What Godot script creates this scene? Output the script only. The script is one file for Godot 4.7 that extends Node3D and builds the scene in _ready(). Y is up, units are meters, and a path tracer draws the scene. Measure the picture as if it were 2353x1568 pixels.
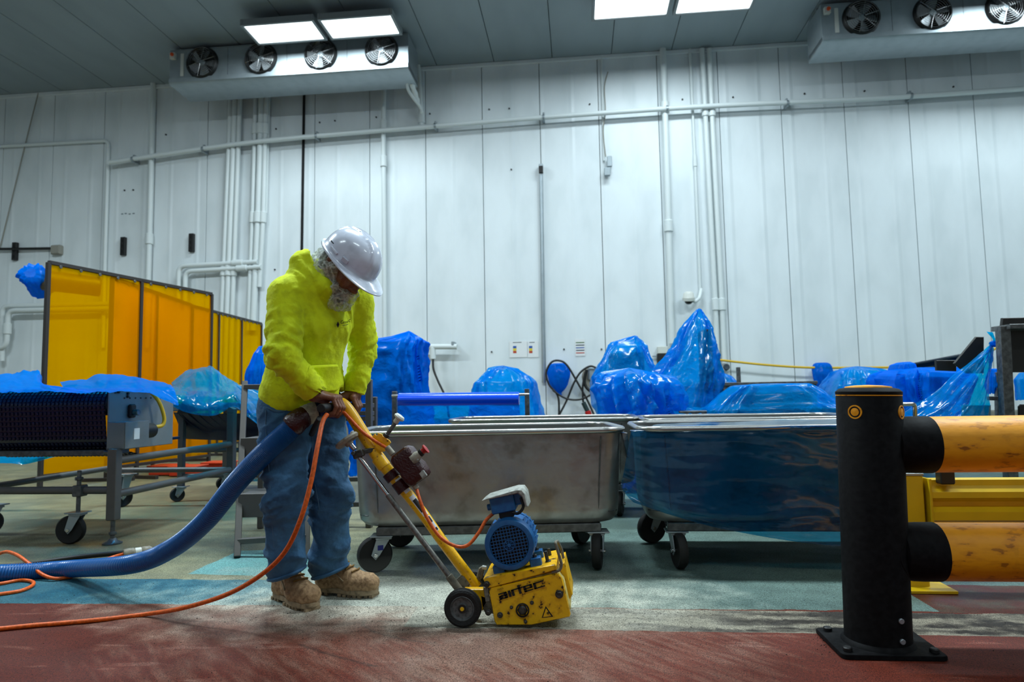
extends Node3D
# A worker grinds a floor seam with a small scarifier in a food plant hall. The back wall lies at z = -13.5, the ceiling at y = 7.87.

var names := {}
var M := {}
var N := {}


func _ready() -> void:
	var cam := Camera3D.new()
	cam.name = "camera"
	cam.position = Vector3(0, 0.87, 0)
	cam.rotation_degrees = Vector3(4.68, 5.6, -1.03)
	var lens := CameraAttributesPhysical.new()
	lens.frustum_focal_length = 23.55
	lens.frustum_focus_distance = 2.75
	lens.exposure_aperture = 3.6
	cam.fov = 54.0
	cam.attributes = lens
	cam.fov = 54.0
	add_child(cam)
	var we := WorldEnvironment.new()
	we.name = "environment"
	var env := Environment.new()
	env.background_mode = Environment.BG_COLOR
	env.background_color = Color(0.02, 0.022, 0.025)
	env.tonemap_mode = Environment.TONE_MAPPER_LINEAR
	env.tonemap_exposure = 1.0
	env.volumetric_fog_enabled = true
	env.volumetric_fog_density = 0.0
	env.sdfgi_enabled = true
	env.ssao_enabled = true
	env.ssil_enabled = true
	we.environment = env
	add_child(we)
	materials()
	lamps()
	room()


# ---------- names and tags ----------
func numbered(called: String) -> String:
	if not names.has(called):
		names[called] = 0
		return called
	names[called] += 1
	return "%s_%03d" % [called, names[called]]


func thing(called: String, label: String, category: String, at := Vector3.ZERO, group := "", turn := 0.0) -> Node3D:
	var o := Node3D.new()
	o.name = numbered(called)
	add_child(o, true)
	o.position = at
	o.rotation.y = turn
	return tag(o, label, category, group)


func tag(o: Node3D, label: String, category: String, group := "") -> Node3D:
	o.set_meta("label", label)
	o.set_meta("category", category)
	if group:
		o.set_meta("group", group)
	return o


func obj(called: String, shape, mat: Material, parent: Node3D = self, label := "") -> MeshInstance3D:
	var o := MeshInstance3D.new()
	o.name = numbered(called) if parent == self else called
	o.mesh = shape.done() if shape is MB else shape
	o.material_override = mat
	parent.add_child(o, true)
	if label:
		o.set_meta("label", label)
	return o


func struct(called: String, parent: Node3D = self) -> Node3D:
	var o := Node3D.new()
	o.name = called
	parent.add_child(o, true)
	o.set_meta("kind", "structure")
	return o


func copy(src: Node3D, called: String, label: String, group := "") -> Node3D:
	var c: Node3D = src.duplicate()
	c.name = numbered(called)
	add_child(c, true)
	c.set_meta("label", label)
	if group:
		c.set_meta("group", group)
	return c


# ---------- mesh builder ----------
class MB:
	var v := PackedVector3Array()
	var n := PackedVector3Array()
	var uv := PackedVector2Array()
	var ix := PackedInt32Array()
	var x := Transform3D.IDENTITY

	func done() -> ArrayMesh:
		var a := []
		a.resize(Mesh.ARRAY_MAX)
		a[Mesh.ARRAY_VERTEX] = v
		a[Mesh.ARRAY_NORMAL] = n
		a[Mesh.ARRAY_TEX_UV] = uv
		a[Mesh.ARRAY_INDEX] = ix
		var m := ArrayMesh.new()
		if ix.size():
			m.add_surface_from_arrays(Mesh.PRIMITIVE_TRIANGLES, a)
		return m

	func put(p: Vector3, m: Vector3, t := Vector2.ZERO) -> int:
		v.append(x * p)
		n.append((x.basis * m).normalized())
		uv.append(t)
		return v.size() - 1

	func tri(a: int, b: int, c: int) -> void:
		var f := (v[b] - v[a]).cross(v[c] - v[a])
		if f.dot(n[a] + n[b] + n[c]) > 0.0:
			ix.append_array([a, c, b])
		else:
			ix.append_array([a, b, c])

	func quad(a: int, b: int, c: int, d: int) -> void:
		tri(a, b, c)
		tri(a, c, d)

	func flat(p: PackedVector3Array) -> void:
		# a convex flat polygon; its front follows the right-hand rule
		var m := (p[1] - p[0]).cross(p[2] - p[0]).normalized()
		var f := v.size()
		for q in p:
			put(q, m, Vector2(q.x, q.y))
		for i in range(1, p.size() - 1):
			tri(f, f + i, f + i + 1)

	func box(c: Vector3, s: Vector3, b := 0.003, turn := Basis.IDENTITY) -> MB:
		# chamfered box about c; shading normals round its edges
		var h := s * 0.5
		b = minf(b, minf(h.x, minf(h.y, h.z)) * 0.98)
		var id := {}
		for sx in [-1, 1]:
			for sy in [-1, 1]:
				for sz in [-1, 1]:
					var o := Vector3(sx * h.x, sy * h.y, sz * h.z)
					for k in 3:
						var q := o
						for j in 3:
							if j != k:
								q[j] -= b * signf(o[j])
						var m := Vector3.ZERO
						m[k] = signf(o[k])
						id[[sx, sy, sz, k]] = put(c + turn * q, turn * m, Vector2(q[(k + 1) % 3], q[(k + 2) % 3]))
		for k in 3:
			var i := (k + 1) % 3
			var j := (k + 2) % 3
			for sk in [-1, 1]:
				var q := []
				for w in [[-1, -1], [1, -1], [1, 1], [-1, 1]]:
					var s3 := [0, 0, 0]
					s3[k] = sk
					s3[i] = w[0]
					s3[j] = w[1]
					q.append(id[[s3[0], s3[1], s3[2], k]])
				quad(q[0], q[1], q[2], q[3])
			for si in [-1, 1]:
				for sj in [-1, 1]:
					var lo := [0, 0, 0]
					lo[i] = si
					lo[j] = sj
					lo[k] = -1
					var hi := lo.duplicate()
					hi[k] = 1
					quad(id[[lo[0], lo[1], lo[2], i]], id[[hi[0], hi[1], hi[2], i]], id[[hi[0], hi[1], hi[2], j]], id[[lo[0], lo[1], lo[2], j]])
		for sx in [-1, 1]:
			for sy in [-1, 1]:
				for sz in [-1, 1]:
					tri(id[[sx, sy, sz, 0]], id[[sx, sy, sz, 1]], id[[sx, sy, sz, 2]])
		return self

	func bar(a: Vector3, b: Vector3, w: float, h: float, bev := 0.003, up := Vector3.UP) -> MB:
		# a box from a to b, w wide and h high
		var d := b - a
		var zz := d.normalized()
		if absf(zz.dot(up)) > 0.99:
			up = Vector3.RIGHT
		var xx := up.cross(zz).normalized()
		return box((a + b) * 0.5, Vector3(w, h, d.length()), bev, Basis(xx, zz.cross(xx), zz))

	func rows(r: Array, closed := false, out := Vector3.ZERO, us := 1.0, vs := 1.0) -> MB:
		# a smooth skin over rows of points; out: a point it turns away from, if given
		var h := r.size()
		var w: int = r[0].size()
		var f := v.size()
		for j in h:
			var a: PackedVector3Array = r[maxi(j - 1, 0)]
			var c: PackedVector3Array = r[mini(j + 1, h - 1)]
			var q: PackedVector3Array = r[j]
			for i in w:
				var l := (i - 1 + w) % w if closed else maxi(i - 1, 0)
				var g := (i + 1) % w if closed else mini(i + 1, w - 1)
				var m := (q[g] - q[l]).cross(c[i] - a[i])
				if m.length_squared() < 1e-16:
					m = (c[g] - c[l]).cross(c[i] - a[i]) + (a[g] - a[l]).cross(c[i] - a[i])
				if m.length_squared() < 1e-18:
					m = q[i] - out
				put(q[i], m, Vector2(us * i / (w - 1), vs * j / (h - 1)))
		if out != Vector3.ZERO:
			var score := 0.0
			for i in range(f, v.size()):
				score += n[i].dot(v[i] - x * out)
			if score < 0.0:
				for i in range(f, v.size()):
					n[i] = -n[i]
		for j in h - 1:
			for i in w if closed else w - 1:
				var p := f + j * w + i
				var e := f + j * w + (i + 1) % w
				quad(p, e, e + w, p + w)
		return self

	func lathe(at: Transform3D, prof: Array, k := 20, crease := 0.75) -> MB:
		# turns (radius, height) pairs about y, sharp where the profile bends sharply
		var keep := x
		x = x * at
		var rr := []
		for j in prof.size() - 1:
			var a: Vector2 = prof[j]
			var b: Vector2 = prof[j + 1]
			if a.is_equal_approx(b):
				continue
			var d := (b - a).normalized()
			rr.append([a, b, Vector2(d.y, -d.x)])
		for j in rr.size():
			var na: Vector2 = rr[j][2]
			var nb := na
			if j > 0 and na.dot(rr[j - 1][2]) > crease:
				na = (na + rr[j - 1][2]).normalized()
			if j < rr.size() - 1 and nb.dot(rr[j + 1][2]) > crease:
				nb = (nb + rr[j + 1][2]).normalized()
			var f := v.size()
			for i in k + 1:
				var u := Vector2.from_angle(TAU * i / k)
				put(Vector3(u.x * rr[j][0].x, rr[j][0].y, u.y * rr[j][0].x), Vector3(u.x * na.x, na.y, u.y * na.x), Vector2(float(i) / k, rr[j][0].y))
				put(Vector3(u.x * rr[j][1].x, rr[j][1].y, u.y * rr[j][1].x), Vector3(u.x * nb.x, nb.y, u.y * nb.x), Vector2(float(i) / k, rr[j][1].y))
			for i in k:
				quad(f + i * 2, f + i * 2 + 2, f + i * 2 + 3, f + i * 2 + 1)
		x = keep
		return self

	func rod(a: Vector3, b: Vector3, r: float, k := 12, bev := 0.0) -> MB:
		var d := b - a
		var l := d.length()
		var yy := d / l
		var xx := yy.cross(Vector3.UP if absf(yy.y) < 0.9 else Vector3.RIGHT).normalized()
		var e := minf(bev if bev > 0 else r * 0.15, l * 0.4)
		return lathe(Transform3D(Basis(xx, yy, xx.cross(yy)), a), [Vector2(0, 0), Vector2(r - e, 0), Vector2(r, e), Vector2(r, l - e), Vector2(r - e, l), Vector2(0, l)], k, 0.8)

	func tube(p: PackedVector3Array, r, k := 10, caps := true, vs := 1.0) -> MB:
		# sweeps a circle along the points; r is a radius or one for each point
		var rr := []
		var side := Vector3.ZERO
		for j in p.size():
			var t := (p[mini(j + 1, p.size() - 1)] - p[maxi(j - 1, 0)]).normalized()
			if side == Vector3.ZERO:
				side = t.cross(Vector3.UP if absf(t.y) < 0.9 else Vector3.RIGHT).normalized()
			side = (side - t * side.dot(t)).normalized()
			var up := t.cross(side)
			var row := PackedVector3Array()
			var q: float = r if r is float else r[j]
			for i in k:
				var u := Vector2.from_angle(TAU * i / k)
				row.append(p[j] + (side * u.x + up * u.y) * q)
			rr.append(row)
		var f := v.size()
		rows(rr, true, Vector3.ZERO, 1.0, vs)
		for i in range(f, v.size()):
			if n[i].dot(v[i] - x * p[(i - f) / k]) < 0.0:
				n[i] = -n[i]
		# rows() wound its faces by the normals it had; wind them again
		var first := ix.size() - (p.size() - 1) * k * 6
		for i in range(first, ix.size(), 3):
			var g := (v[ix[i + 1]] - v[ix[i]]).cross(v[ix[i + 2]] - v[ix[i]])
			if g.dot(n[ix[i]] + n[ix[i + 1]] + n[ix[i + 2]]) > 0.0:
				var s := ix[i + 1]
				ix[i + 1] = ix[i + 2]
				ix[i + 2] = s
		if caps:
			for e in [0, p.size() - 1]:
				var m: Vector3 = (p[0] - p[1]) if e == 0 else (p[e] - p[e - 1])
				var c := put(p[e], m)
				for i in k:
					put(rr[e][i], m)
				for i in k:
					tri(c, c + 1 + i, c + 1 + (i + 1) % k)
		return self

	func prism(at: Transform3D, poly: PackedVector2Array, depth: float, bev := 0.0, crease := 0.8) -> MB:
		# a polygon in xy thickened from z = 0 to z = depth
		var keep := x
		x = x * at
		if Geometry2D.is_polygon_clockwise(poly):
			poly = poly.duplicate()
			poly.reverse()
		var k := poly.size()
		var en := []
		for i in k:
			var d := (poly[(i + 1) % k] - poly[i]).normalized()
			en.append(Vector2(d.y, -d.x))
		var inner := PackedVector2Array()
		for i in k:
			var m: Vector2 = (en[i] + en[(i - 1 + k) % k])
			inner.append(poly[i] - m * bev / maxf(1.0 + en[i].dot(en[(i - 1 + k) % k]), 0.3))
		var t := Geometry2D.triangulate_polygon(inner)
		for e in 2:
			var f := v.size()
			for q in inner:
				put(Vector3(q.x, q.y, depth * e), Vector3(0, 0, 2 * e - 1), q)
			for i in range(0, t.size(), 3):
				tri(f + t[i], f + t[i + 1], f + t[i + 2])
		for i in k:
			var j := (i + 1) % k
			var na: Vector2 = en[i]
			var nb: Vector2 = en[i]
			if na.dot(en[(i - 1 + k) % k]) > crease:
				na = (na + en[(i - 1 + k) % k]).normalized()
			if nb.dot(en[j]) > crease:
				nb = (nb + en[j]).normalized()
			var lev := [[inner, 0.0, -0.7], [poly, bev, 0.0], [poly, depth - bev, 0.0], [inner, depth, 0.7]] if bev > 0 else [[poly, 0.0, 0.0], [poly, depth, 0.0]]
			var f := v.size()
			for l in lev:
				put(Vector3(l[0][i].x, l[0][i].y, l[1]), Vector3(na.x, na.y, l[2]), Vector2(i, l[1]))
				put(Vector3(l[0][j].x, l[0][j].y, l[1]), Vector3(nb.x, nb.y, l[2]), Vector2(i + 1, l[1]))
			for l in lev.size() - 1:
				quad(f + l * 2, f + l * 2 + 1, f + l * 2 + 3, f + l * 2 + 2)
		x = keep
		return self


func T(at: Vector3, deg := Vector3.ZERO) -> Transform3D:
	return Transform3D(Basis.from_euler(deg * (PI / 180.0)), at)


func along(a: Vector3, b: Vector3, up := Vector3.UP) -> Transform3D:
	# y runs from a to b
	var yy := (b - a).normalized()
	var xx := yy.cross(up if absf(yy.dot(up)) < 0.98 else Vector3.RIGHT).normalized()
	return Transform3D(Basis(xx, yy, xx.cross(yy)), a)


func spline(p: Array, per := 8) -> PackedVector3Array:
	# a Catmull-Rom curve through the points
	var o := PackedVector3Array()
	for i in p.size() - 1:
		var a: Vector3 = p[maxi(i - 1, 0)]
		var d: Vector3 = p[mini(i + 2, p.size() - 1)]
		for k in per:
			o.append(p[i].cubic_interpolate(p[i + 1], a, d, float(k) / per))
	o.append(p[-1])
	return o


func bent(p: Array, r: float, per := 5) -> PackedVector3Array:
	# straight runs with their corners rounded to the radius r
	var o := PackedVector3Array([p[0]])
	for i in range(1, p.size() - 1):
		var a: Vector3 = p[i] + (p[i - 1] - p[i]).limit_length(r)
		var b: Vector3 = p[i] + (p[i + 1] - p[i]).limit_length(r)
		for k in per + 1:
			var t := float(k) / per
			o.append(a.lerp(p[i], t).lerp(p[i].lerp(b, t), t))
	o.append(p[-1])
	return o


func loop2(w: float, h: float, r: float, per := 5) -> PackedVector2Array:
	# a rectangle with round corners about the origin
	var o := PackedVector2Array()
	for c in 4:
		var m := Vector2((w / 2 - r) * [1, -1, -1, 1][c], (h / 2 - r) * [1, 1, -1, -1][c])
		for k in per + 1:
			o.append(m + Vector2.from_angle(PI / 2 * (c + float(k) / per)) * r)
	return o


# ---------- materials ----------
func noise(sd: int, freq: float, oct := 4, kind := FastNoiseLite.TYPE_SIMPLEX_SMOOTH) -> FastNoiseLite:
	var f := FastNoiseLite.new()
	f.seed = sd
	f.frequency = freq
	f.noise_type = kind
	f.fractal_octaves = oct
	return f


func ntex(sd: int, freq: float, cols: Array, oct := 4, size := 256, bump := 0.0, fractal := FastNoiseLite.FRACTAL_FBM) -> NoiseTexture2D:
	var t := NoiseTexture2D.new()
	t.width = size
	t.height = size
	t.seamless = true
	t.noise = noise(sd, freq, oct)
	t.noise.fractal_type = fractal
	if bump > 0.0:
		t.as_normal_map = true
		t.bump_strength = bump
	elif cols.size():
		var g := Gradient.new()
		g.offsets = PackedFloat32Array(range(cols.size()).map(func(i): return lerpf(0.2, 0.8, float(i) / (cols.size() - 1))))
		g.colors = PackedColorArray(cols)
		t.color_ramp = g
	return t


func spots(sd: int, freq: float, dark: Color, light: Color, share := 0.22, oct := 5) -> NoiseTexture2D:
	# mostly clean, with chips and specks of dark where the noise is lowest
	var t := ntex(sd, freq, [dark, light], oct, 512)
	t.color_ramp.offsets = PackedFloat32Array([0.0, share, share + 0.04, share + 0.3])
	t.color_ramp.colors = PackedColorArray([dark, dark, light, Color(1, 1, 1)])
	return t


func mat(called: String, c: Color, rough := 0.6, metal := 0.0) -> StandardMaterial3D:
	var m := StandardMaterial3D.new()
	m.resource_name = called
	m.albedo_color = c
	m.roughness = rough
	m.metallic = metal
	M[called] = m
	return m


func grain(m: StandardMaterial3D, tex: Texture2D, scale: Vector3, nrm: Texture2D = null, ns := 0.4, world := true) -> StandardMaterial3D:
	m.uv1_triplanar = true
	m.uv1_world_triplanar = world
	m.uv1_scale = scale
	if tex:
		m.albedo_texture = tex
	if nrm:
		m.normal_enabled = true
		m.normal_texture = nrm
		m.normal_scale = ns
	return m


func film(called: String, c: Color, alpha: float, nrm: Texture2D, ns: float, scale: float) -> StandardMaterial3D:
	# thin coloured plastic: part of the light is scattered, part passes tinted, and it shines
	var m := mat(called, Color(c, alpha), 0.2)
	m.refraction_enabled = true
	m.refraction_scale = 0.0
	m.clearcoat_enabled = true
	m.clearcoat = 0.45
	m.clearcoat_roughness = 0.14
	m.metallic_specular = 0.3
	m.cull_mode = BaseMaterial3D.CULL_DISABLED
	m.backlight_enabled = true
	m.backlight = Color(c.r * 0.6, c.g * 0.6, c.b * 0.6)
	return grain(m, null, Vector3.ONE * scale, nrm, ns)


func materials() -> void:
	N.crinkle = ntex(3, 0.012, [], 5, 512, 14.0, FastNoiseLite.FRACTAL_RIDGED)
	N.fine = ntex(5, 0.06, [], 3, 256, 4.0)
	N.dirt = ntex(7, 0.01, [Color(0.7, 0.7, 0.69), Color(0.94, 0.94, 0.94), Color(1, 1, 1)], 5, 512)
	N.soft = ntex(17, 0.006, [Color(0.955, 0.96, 0.96), Color(0.985, 0.985, 0.985), Color(1, 1, 1)], 4, 512)
	N.scratch = ntex(8, 0.02, [Color(0.75, 0.75, 0.75), Color(1, 1, 1)], 5, 512)
	N.wear = ntex(9, 0.02, [Color(0.25, 0.22, 0.18), Color(0.95, 0.95, 0.95), Color(1, 1, 1), Color(1, 1, 1)], 5, 512)
	grain(mat("wall", Color(0.86, 0.89, 0.9), 0.42), N.soft, Vector3(0.4, 0.16, 0.4), ribs(), 0.35)
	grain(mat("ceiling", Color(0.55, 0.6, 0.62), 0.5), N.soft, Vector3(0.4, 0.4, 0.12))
	mat("joint", Color(0.3, 0.34, 0.35), 0.8)
	grain(mat("concrete_far", Color(0.5, 0.5, 0.46), 0.75), N.dirt, Vector3.ONE * 0.3)
	mat("pipe", Color(0.82, 0.85, 0.85), 0.4)
	grain(mat("galvanised", Color(0.62, 0.66, 0.68), 0.4, 0.6), N.soft, Vector3.ONE * 1.2)
	grain(mat("steel", Color(0.56, 0.55, 0.53), 0.3, 1.0), N.dirt, Vector3.ONE * 1.7, N.fine, 0.1)
	grain(mat("steel_dull", Color(0.42, 0.43, 0.43), 0.42, 0.6), N.scratch, Vector3.ONE * 2.0, N.fine, 0.15)
	grain(mat("frame_steel", Color(0.36, 0.35, 0.34), 0.45, 0.3), N.soft, Vector3.ONE * 2.0)
	grain(mat("plate_grey", Color(0.48, 0.5, 0.5), 0.45, 0.2), N.soft, Vector3.ONE * 1.5)
	grain(mat("hopper", Color(0.16, 0.155, 0.145), 0.45, 0.3), N.soft, Vector3.ONE * 1.5)
	mat("frame_brown", Color(0.2, 0.18, 0.17), 0.5, 0.3)
	mat("belt_rib", Color(0.05, 0.09, 0.16), 0.4)
	grain(mat("white_dusty", Color(0.66, 0.67, 0.64), 0.6), N.dirt, Vector3.ONE * 6.0)
	grain(mat("knob_grey", Color(0.6, 0.57, 0.5), 0.5), N.dirt, Vector3.ONE * 6.0)
	grain(mat("rod_worn", Color(0.5, 0.5, 0.48), 0.45, 0.7), N.dirt, Vector3.ONE * 8.0)
	grain(mat("tyre", Color(0.07, 0.07, 0.068), 0.75), ntex(37, 0.05, [Color(1, 1, 1), Color(1, 1, 1), Color(1, 1, 1)], 3), Vector3.ONE * 8.0, N.fine, 0.8)
	grain(mat("wheel_rim", Color(0.42, 0.43, 0.43), 0.55, 0.5), N.dirt, Vector3.ONE * 9.0)
	mat("plug_red", Color(0.65, 0.06, 0.05), 0.35)
	mat("chip", Color(0.14, 0.12, 0.1), 0.9)
	mat("box_line", Color(0.45, 0.5, 0.52), 0.7)
	mat("chrome", Color(0.72, 0.72, 0.72), 0.2, 1.0)
	mat("black_rubber", Color(0.045, 0.045, 0.045), 0.7)
	mat("black", Color(0.03, 0.03, 0.032), 0.5)
	mat("white_plastic", Color(0.8, 0.81, 0.78), 0.4)
	mat("dark_gap", Color(0.03, 0.035, 0.04), 0.9)
	mat("lamp_frame", Color(0.5, 0.53, 0.54), 0.5)
	film("film", Color(0.0, 0.63, 0.95), 0.26, N.crinkle, 0.45, 1.3)
	film("film_deep", Color(0.0, 0.46, 0.9), 0.5, N.crinkle, 0.3, 0.9)
	M.film_deep.clearcoat = 0.12
	M.film_deep.metallic_specular = 0.2
	film("film_clear", Color(0.06, 0.46, 0.7), 0.13, N.crinkle, 1.6, 1.8)
	M.film_clear.clearcoat = 1.0
	var l := mat("lamp_glow", Color(1, 1, 1), 0.5)
	l.emission_enabled = true
	l.emission = Color(0.94, 0.99, 1.0)
	l.emission_energy_multiplier = 3.0


func ribs() -> Texture2D:
	# the fine upright ribs of the insulated panels, as a normal map
	var im := Image.create(128, 8, false, Image.FORMAT_RGB8)
	for x in 128:
		var s := 0.0
		for k in 4:
			var u := fposmod(x - k * 32.0, 128.0)
			if u < 3.0:
				s += 0.25
			elif u >= 29.0 and u < 32.0:
				s -= 0.12
		for y in 8:
			im.set_pixel(x, y, Color(0.5 + s, 0.5, 0.95))
	return ImageTexture.create_from_image(im)


# ---------- the hall ----------
func lamps() -> void:
	# pairs of flat panel lights hang below the ceiling in rows
	var fr := MB.new()
	for s in [-1, 1]:
		fr.box(Vector3(s * 0.655, 0, 0), Vector3(0.05, 0.12, 0.7), 0.006)
		fr.box(Vector3(0, 0, s * 0.325), Vector3(1.26, 0.12, 0.05), 0.006)
	fr.box(Vector3(0, 0.035, 0), Vector3(1.27, 0.04, 0.62), 0.004)
	var frame := fr.done()
	var glow := MB.new().box(Vector3(0, -0.02, 0), Vector3(1.258, 0.05, 0.598), 0.004).done()
	var rod := MB.new().rod(Vector3(0, 0.06, 0), Vector3(0, 0.3, 0), 0.006, 6).done()
	var rows := [[-11.3, [-4.47, 1.8, 8.3], 0.64], [-5.0, [-7.6, -1.3, 5.0], 2.2], [1.6, [-4.47, 1.8, 8.3], 0.38]]
	var k := 0
	for r in rows:
		for cx in r[1]:
			for s in [-1, 1]:
				var text: String = ["left panel light of the pair above the left cooling unit", "right panel light of the pair above the left cooling unit", "left half of the panel light pair at the top middle of the hall ceiling", "right half of the panel light pair at the top middle of the hall ceiling"][k] if k < 4 else "panel light out of the picture, %s of its row, over the %s" % [["leftmost", "second", "third", "fourth", "fifth", "rightmost"][r[1].find(cx) * 2 + (s + 1) / 2], ["wall side equipment", "middle of the hall", "red floor"][rows.find(r)]]
				var t := thing("ceiling_light", text, "light", Vector3(cx + s * 0.715, 7.62, r[0]), "panel lights under the ceiling")
				obj("frame", frame, M.lamp_frame, t)
				obj("diffuser", glow, M.lamp_glow, t)
				for e in [-0.5, 0.5]:
					obj("hanger", rod, M.lamp_frame, t).position.x = e
				var a := AreaLight3D.new()
				a.name = "panel_lamp"
				a.area_size = Vector2(1.22, 0.56)
				a.light_color = Color(0.9, 0.97, 1.0)
				a.light_energy = 13.0 * r[2]
				a.shadow_enabled = true
				a.area_range = 40.0
				a.position = Vector3(0, -0.055, 0)
				a.rotation.x = -PI / 2
				t.add_child(a)
				k += 1


func panel_row(root: Node3D, from: float, to: float, w: float, put: Callable) -> void:
	var x0 := from
	while x0 < to:
		put.call(x0, minf(x0 + w, to))
		x0 += w


func room() -> void:
	var wall := struct("wall_back")
	obj("backing", MB.new().box(Vector3(-1, 4, -13.72), Vector3(29, 8.4, 0.2), 0.0), M.joint, wall)
	panel_row(wall, -12.766 - 1.211 * 2, 13.2, 1.211, func(a, b):
		obj("panel", MB.new().box(Vector3((a + b) / 2, 4, -13.56), Vector3(b - a - 0.012, 8.2, 0.12), 0.004), M.wall, wall))
	for p in [Vector3(-9.86, 4.999, -13.5), Vector3(-9.779, 5.005, -13.5), Vector3(-9.687, 4.991, -13.5), Vector3(-9.596, 4.997, -13.5)]:
		obj("print_mark", MB.new().box(p + Vector3(0, 0, 0.002), Vector3(0.05, 0.025, 0.003), 0.0), M.box_line, wall)
	for p in [Vector3(-9.403, 8.883, -13.5), Vector3(-1.028, 8.911, -13.5), Vector3(-1.717, 6.864, -13.5), Vector3(-1.295, 6.857, -13.5), Vector3(0.378, 6.847, -13.5), Vector3(2.256, 6.831, -13.5), Vector3(3.258, 6.814, -13.5), Vector3(4.651, 6.798, -13.5), Vector3(5.8, 6.778, -13.5), Vector3(7.465, 6.759, -13.5), Vector3(-1.273, 5.55, -13.5), Vector3(-9.816, 5.524, -13.5), Vector3(-9.612, 5.523, -13.5), Vector3(-5.389, 6.8, -13.5), Vector3(-5.052, 6.818, -13.5), Vector3(-4.142, 6.841, -13.5), Vector3(-2.981, 6.847, -13.5), Vector3(-6.363, 6.712, -13.5), Vector3(-1.742, 1.769, -13.5), Vector3(0.474, 1.768, -13.5), Vector3(-0.274, 1.786, -13.5), Vector3(-6.357, 3.634, -13.5), Vector3(-8.884, 6.731, -13.5)]:
		if p.y < 7.7:
			obj("screw", MB.new().rod(p, p + Vector3(0, 0, 0.025), 0.018, 6), M.black, wall)
	var curb := struct("baseboard_back")
	obj("curb", MB.new().box(Vector3(-1, 0.22, -13.42), Vector3(28.4, 0.44, 0.2), 0.03), M.concrete_far, curb)
	var ceil := struct("ceiling")
	obj("deck", MB.new().box(Vector3(-1, 8.1, -2.3), Vector3(29, 0.2, 23.4), 0.0), M.joint, ceil)
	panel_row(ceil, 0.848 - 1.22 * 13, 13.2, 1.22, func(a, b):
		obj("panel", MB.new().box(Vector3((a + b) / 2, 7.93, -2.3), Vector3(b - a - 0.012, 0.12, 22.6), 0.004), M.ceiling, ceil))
	for s in [["wall_left", Vector3(-15.2, 4, -2.3), Vector3(0.3, 8.4, 23.2)], ["wall_right", Vector3(13.2, 4, -2.3), Vector3(0.3, 8.4, 23.2)], ["wall_front", Vector3(-1, 4, 9.1), Vector3(29, 8.4, 0.3)]]:
		obj(s[0], MB.new().box(s[1], s[2], 0.0), M.wall).set_meta("kind", "structure")
	var trim := obj("trim_1", MB.new().box(Vector3(-1, 7.83, -13.47), Vector3(28, 0.08, 0.06), 0.01), M.wall)
	trim.set_meta("kind", "structure")
	floor_of_hall()
	wall_pipes()
	coolers()
	wall_things()
	tubs()
	barrier()
	background()
	screens()
	conveyors()
	step_stand()
	scarifier()
	worker()
	dust()


func inside(p: Vector2, q: PackedVector2Array, soft: float, wob: float) -> float:
	# 1 within the convex polygon, 0 outside, soft at its edge
	var d := 1e9
	var k := q.size()
	for i in k:
		var e := (q[(i + 1) % k] - q[i]).normalized()
		d = minf(d, (p - q[i]).dot(Vector2(-e.y, e.x)))
	return clampf((d + wob) / soft + 0.5, 0.0, 1.0)


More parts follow.
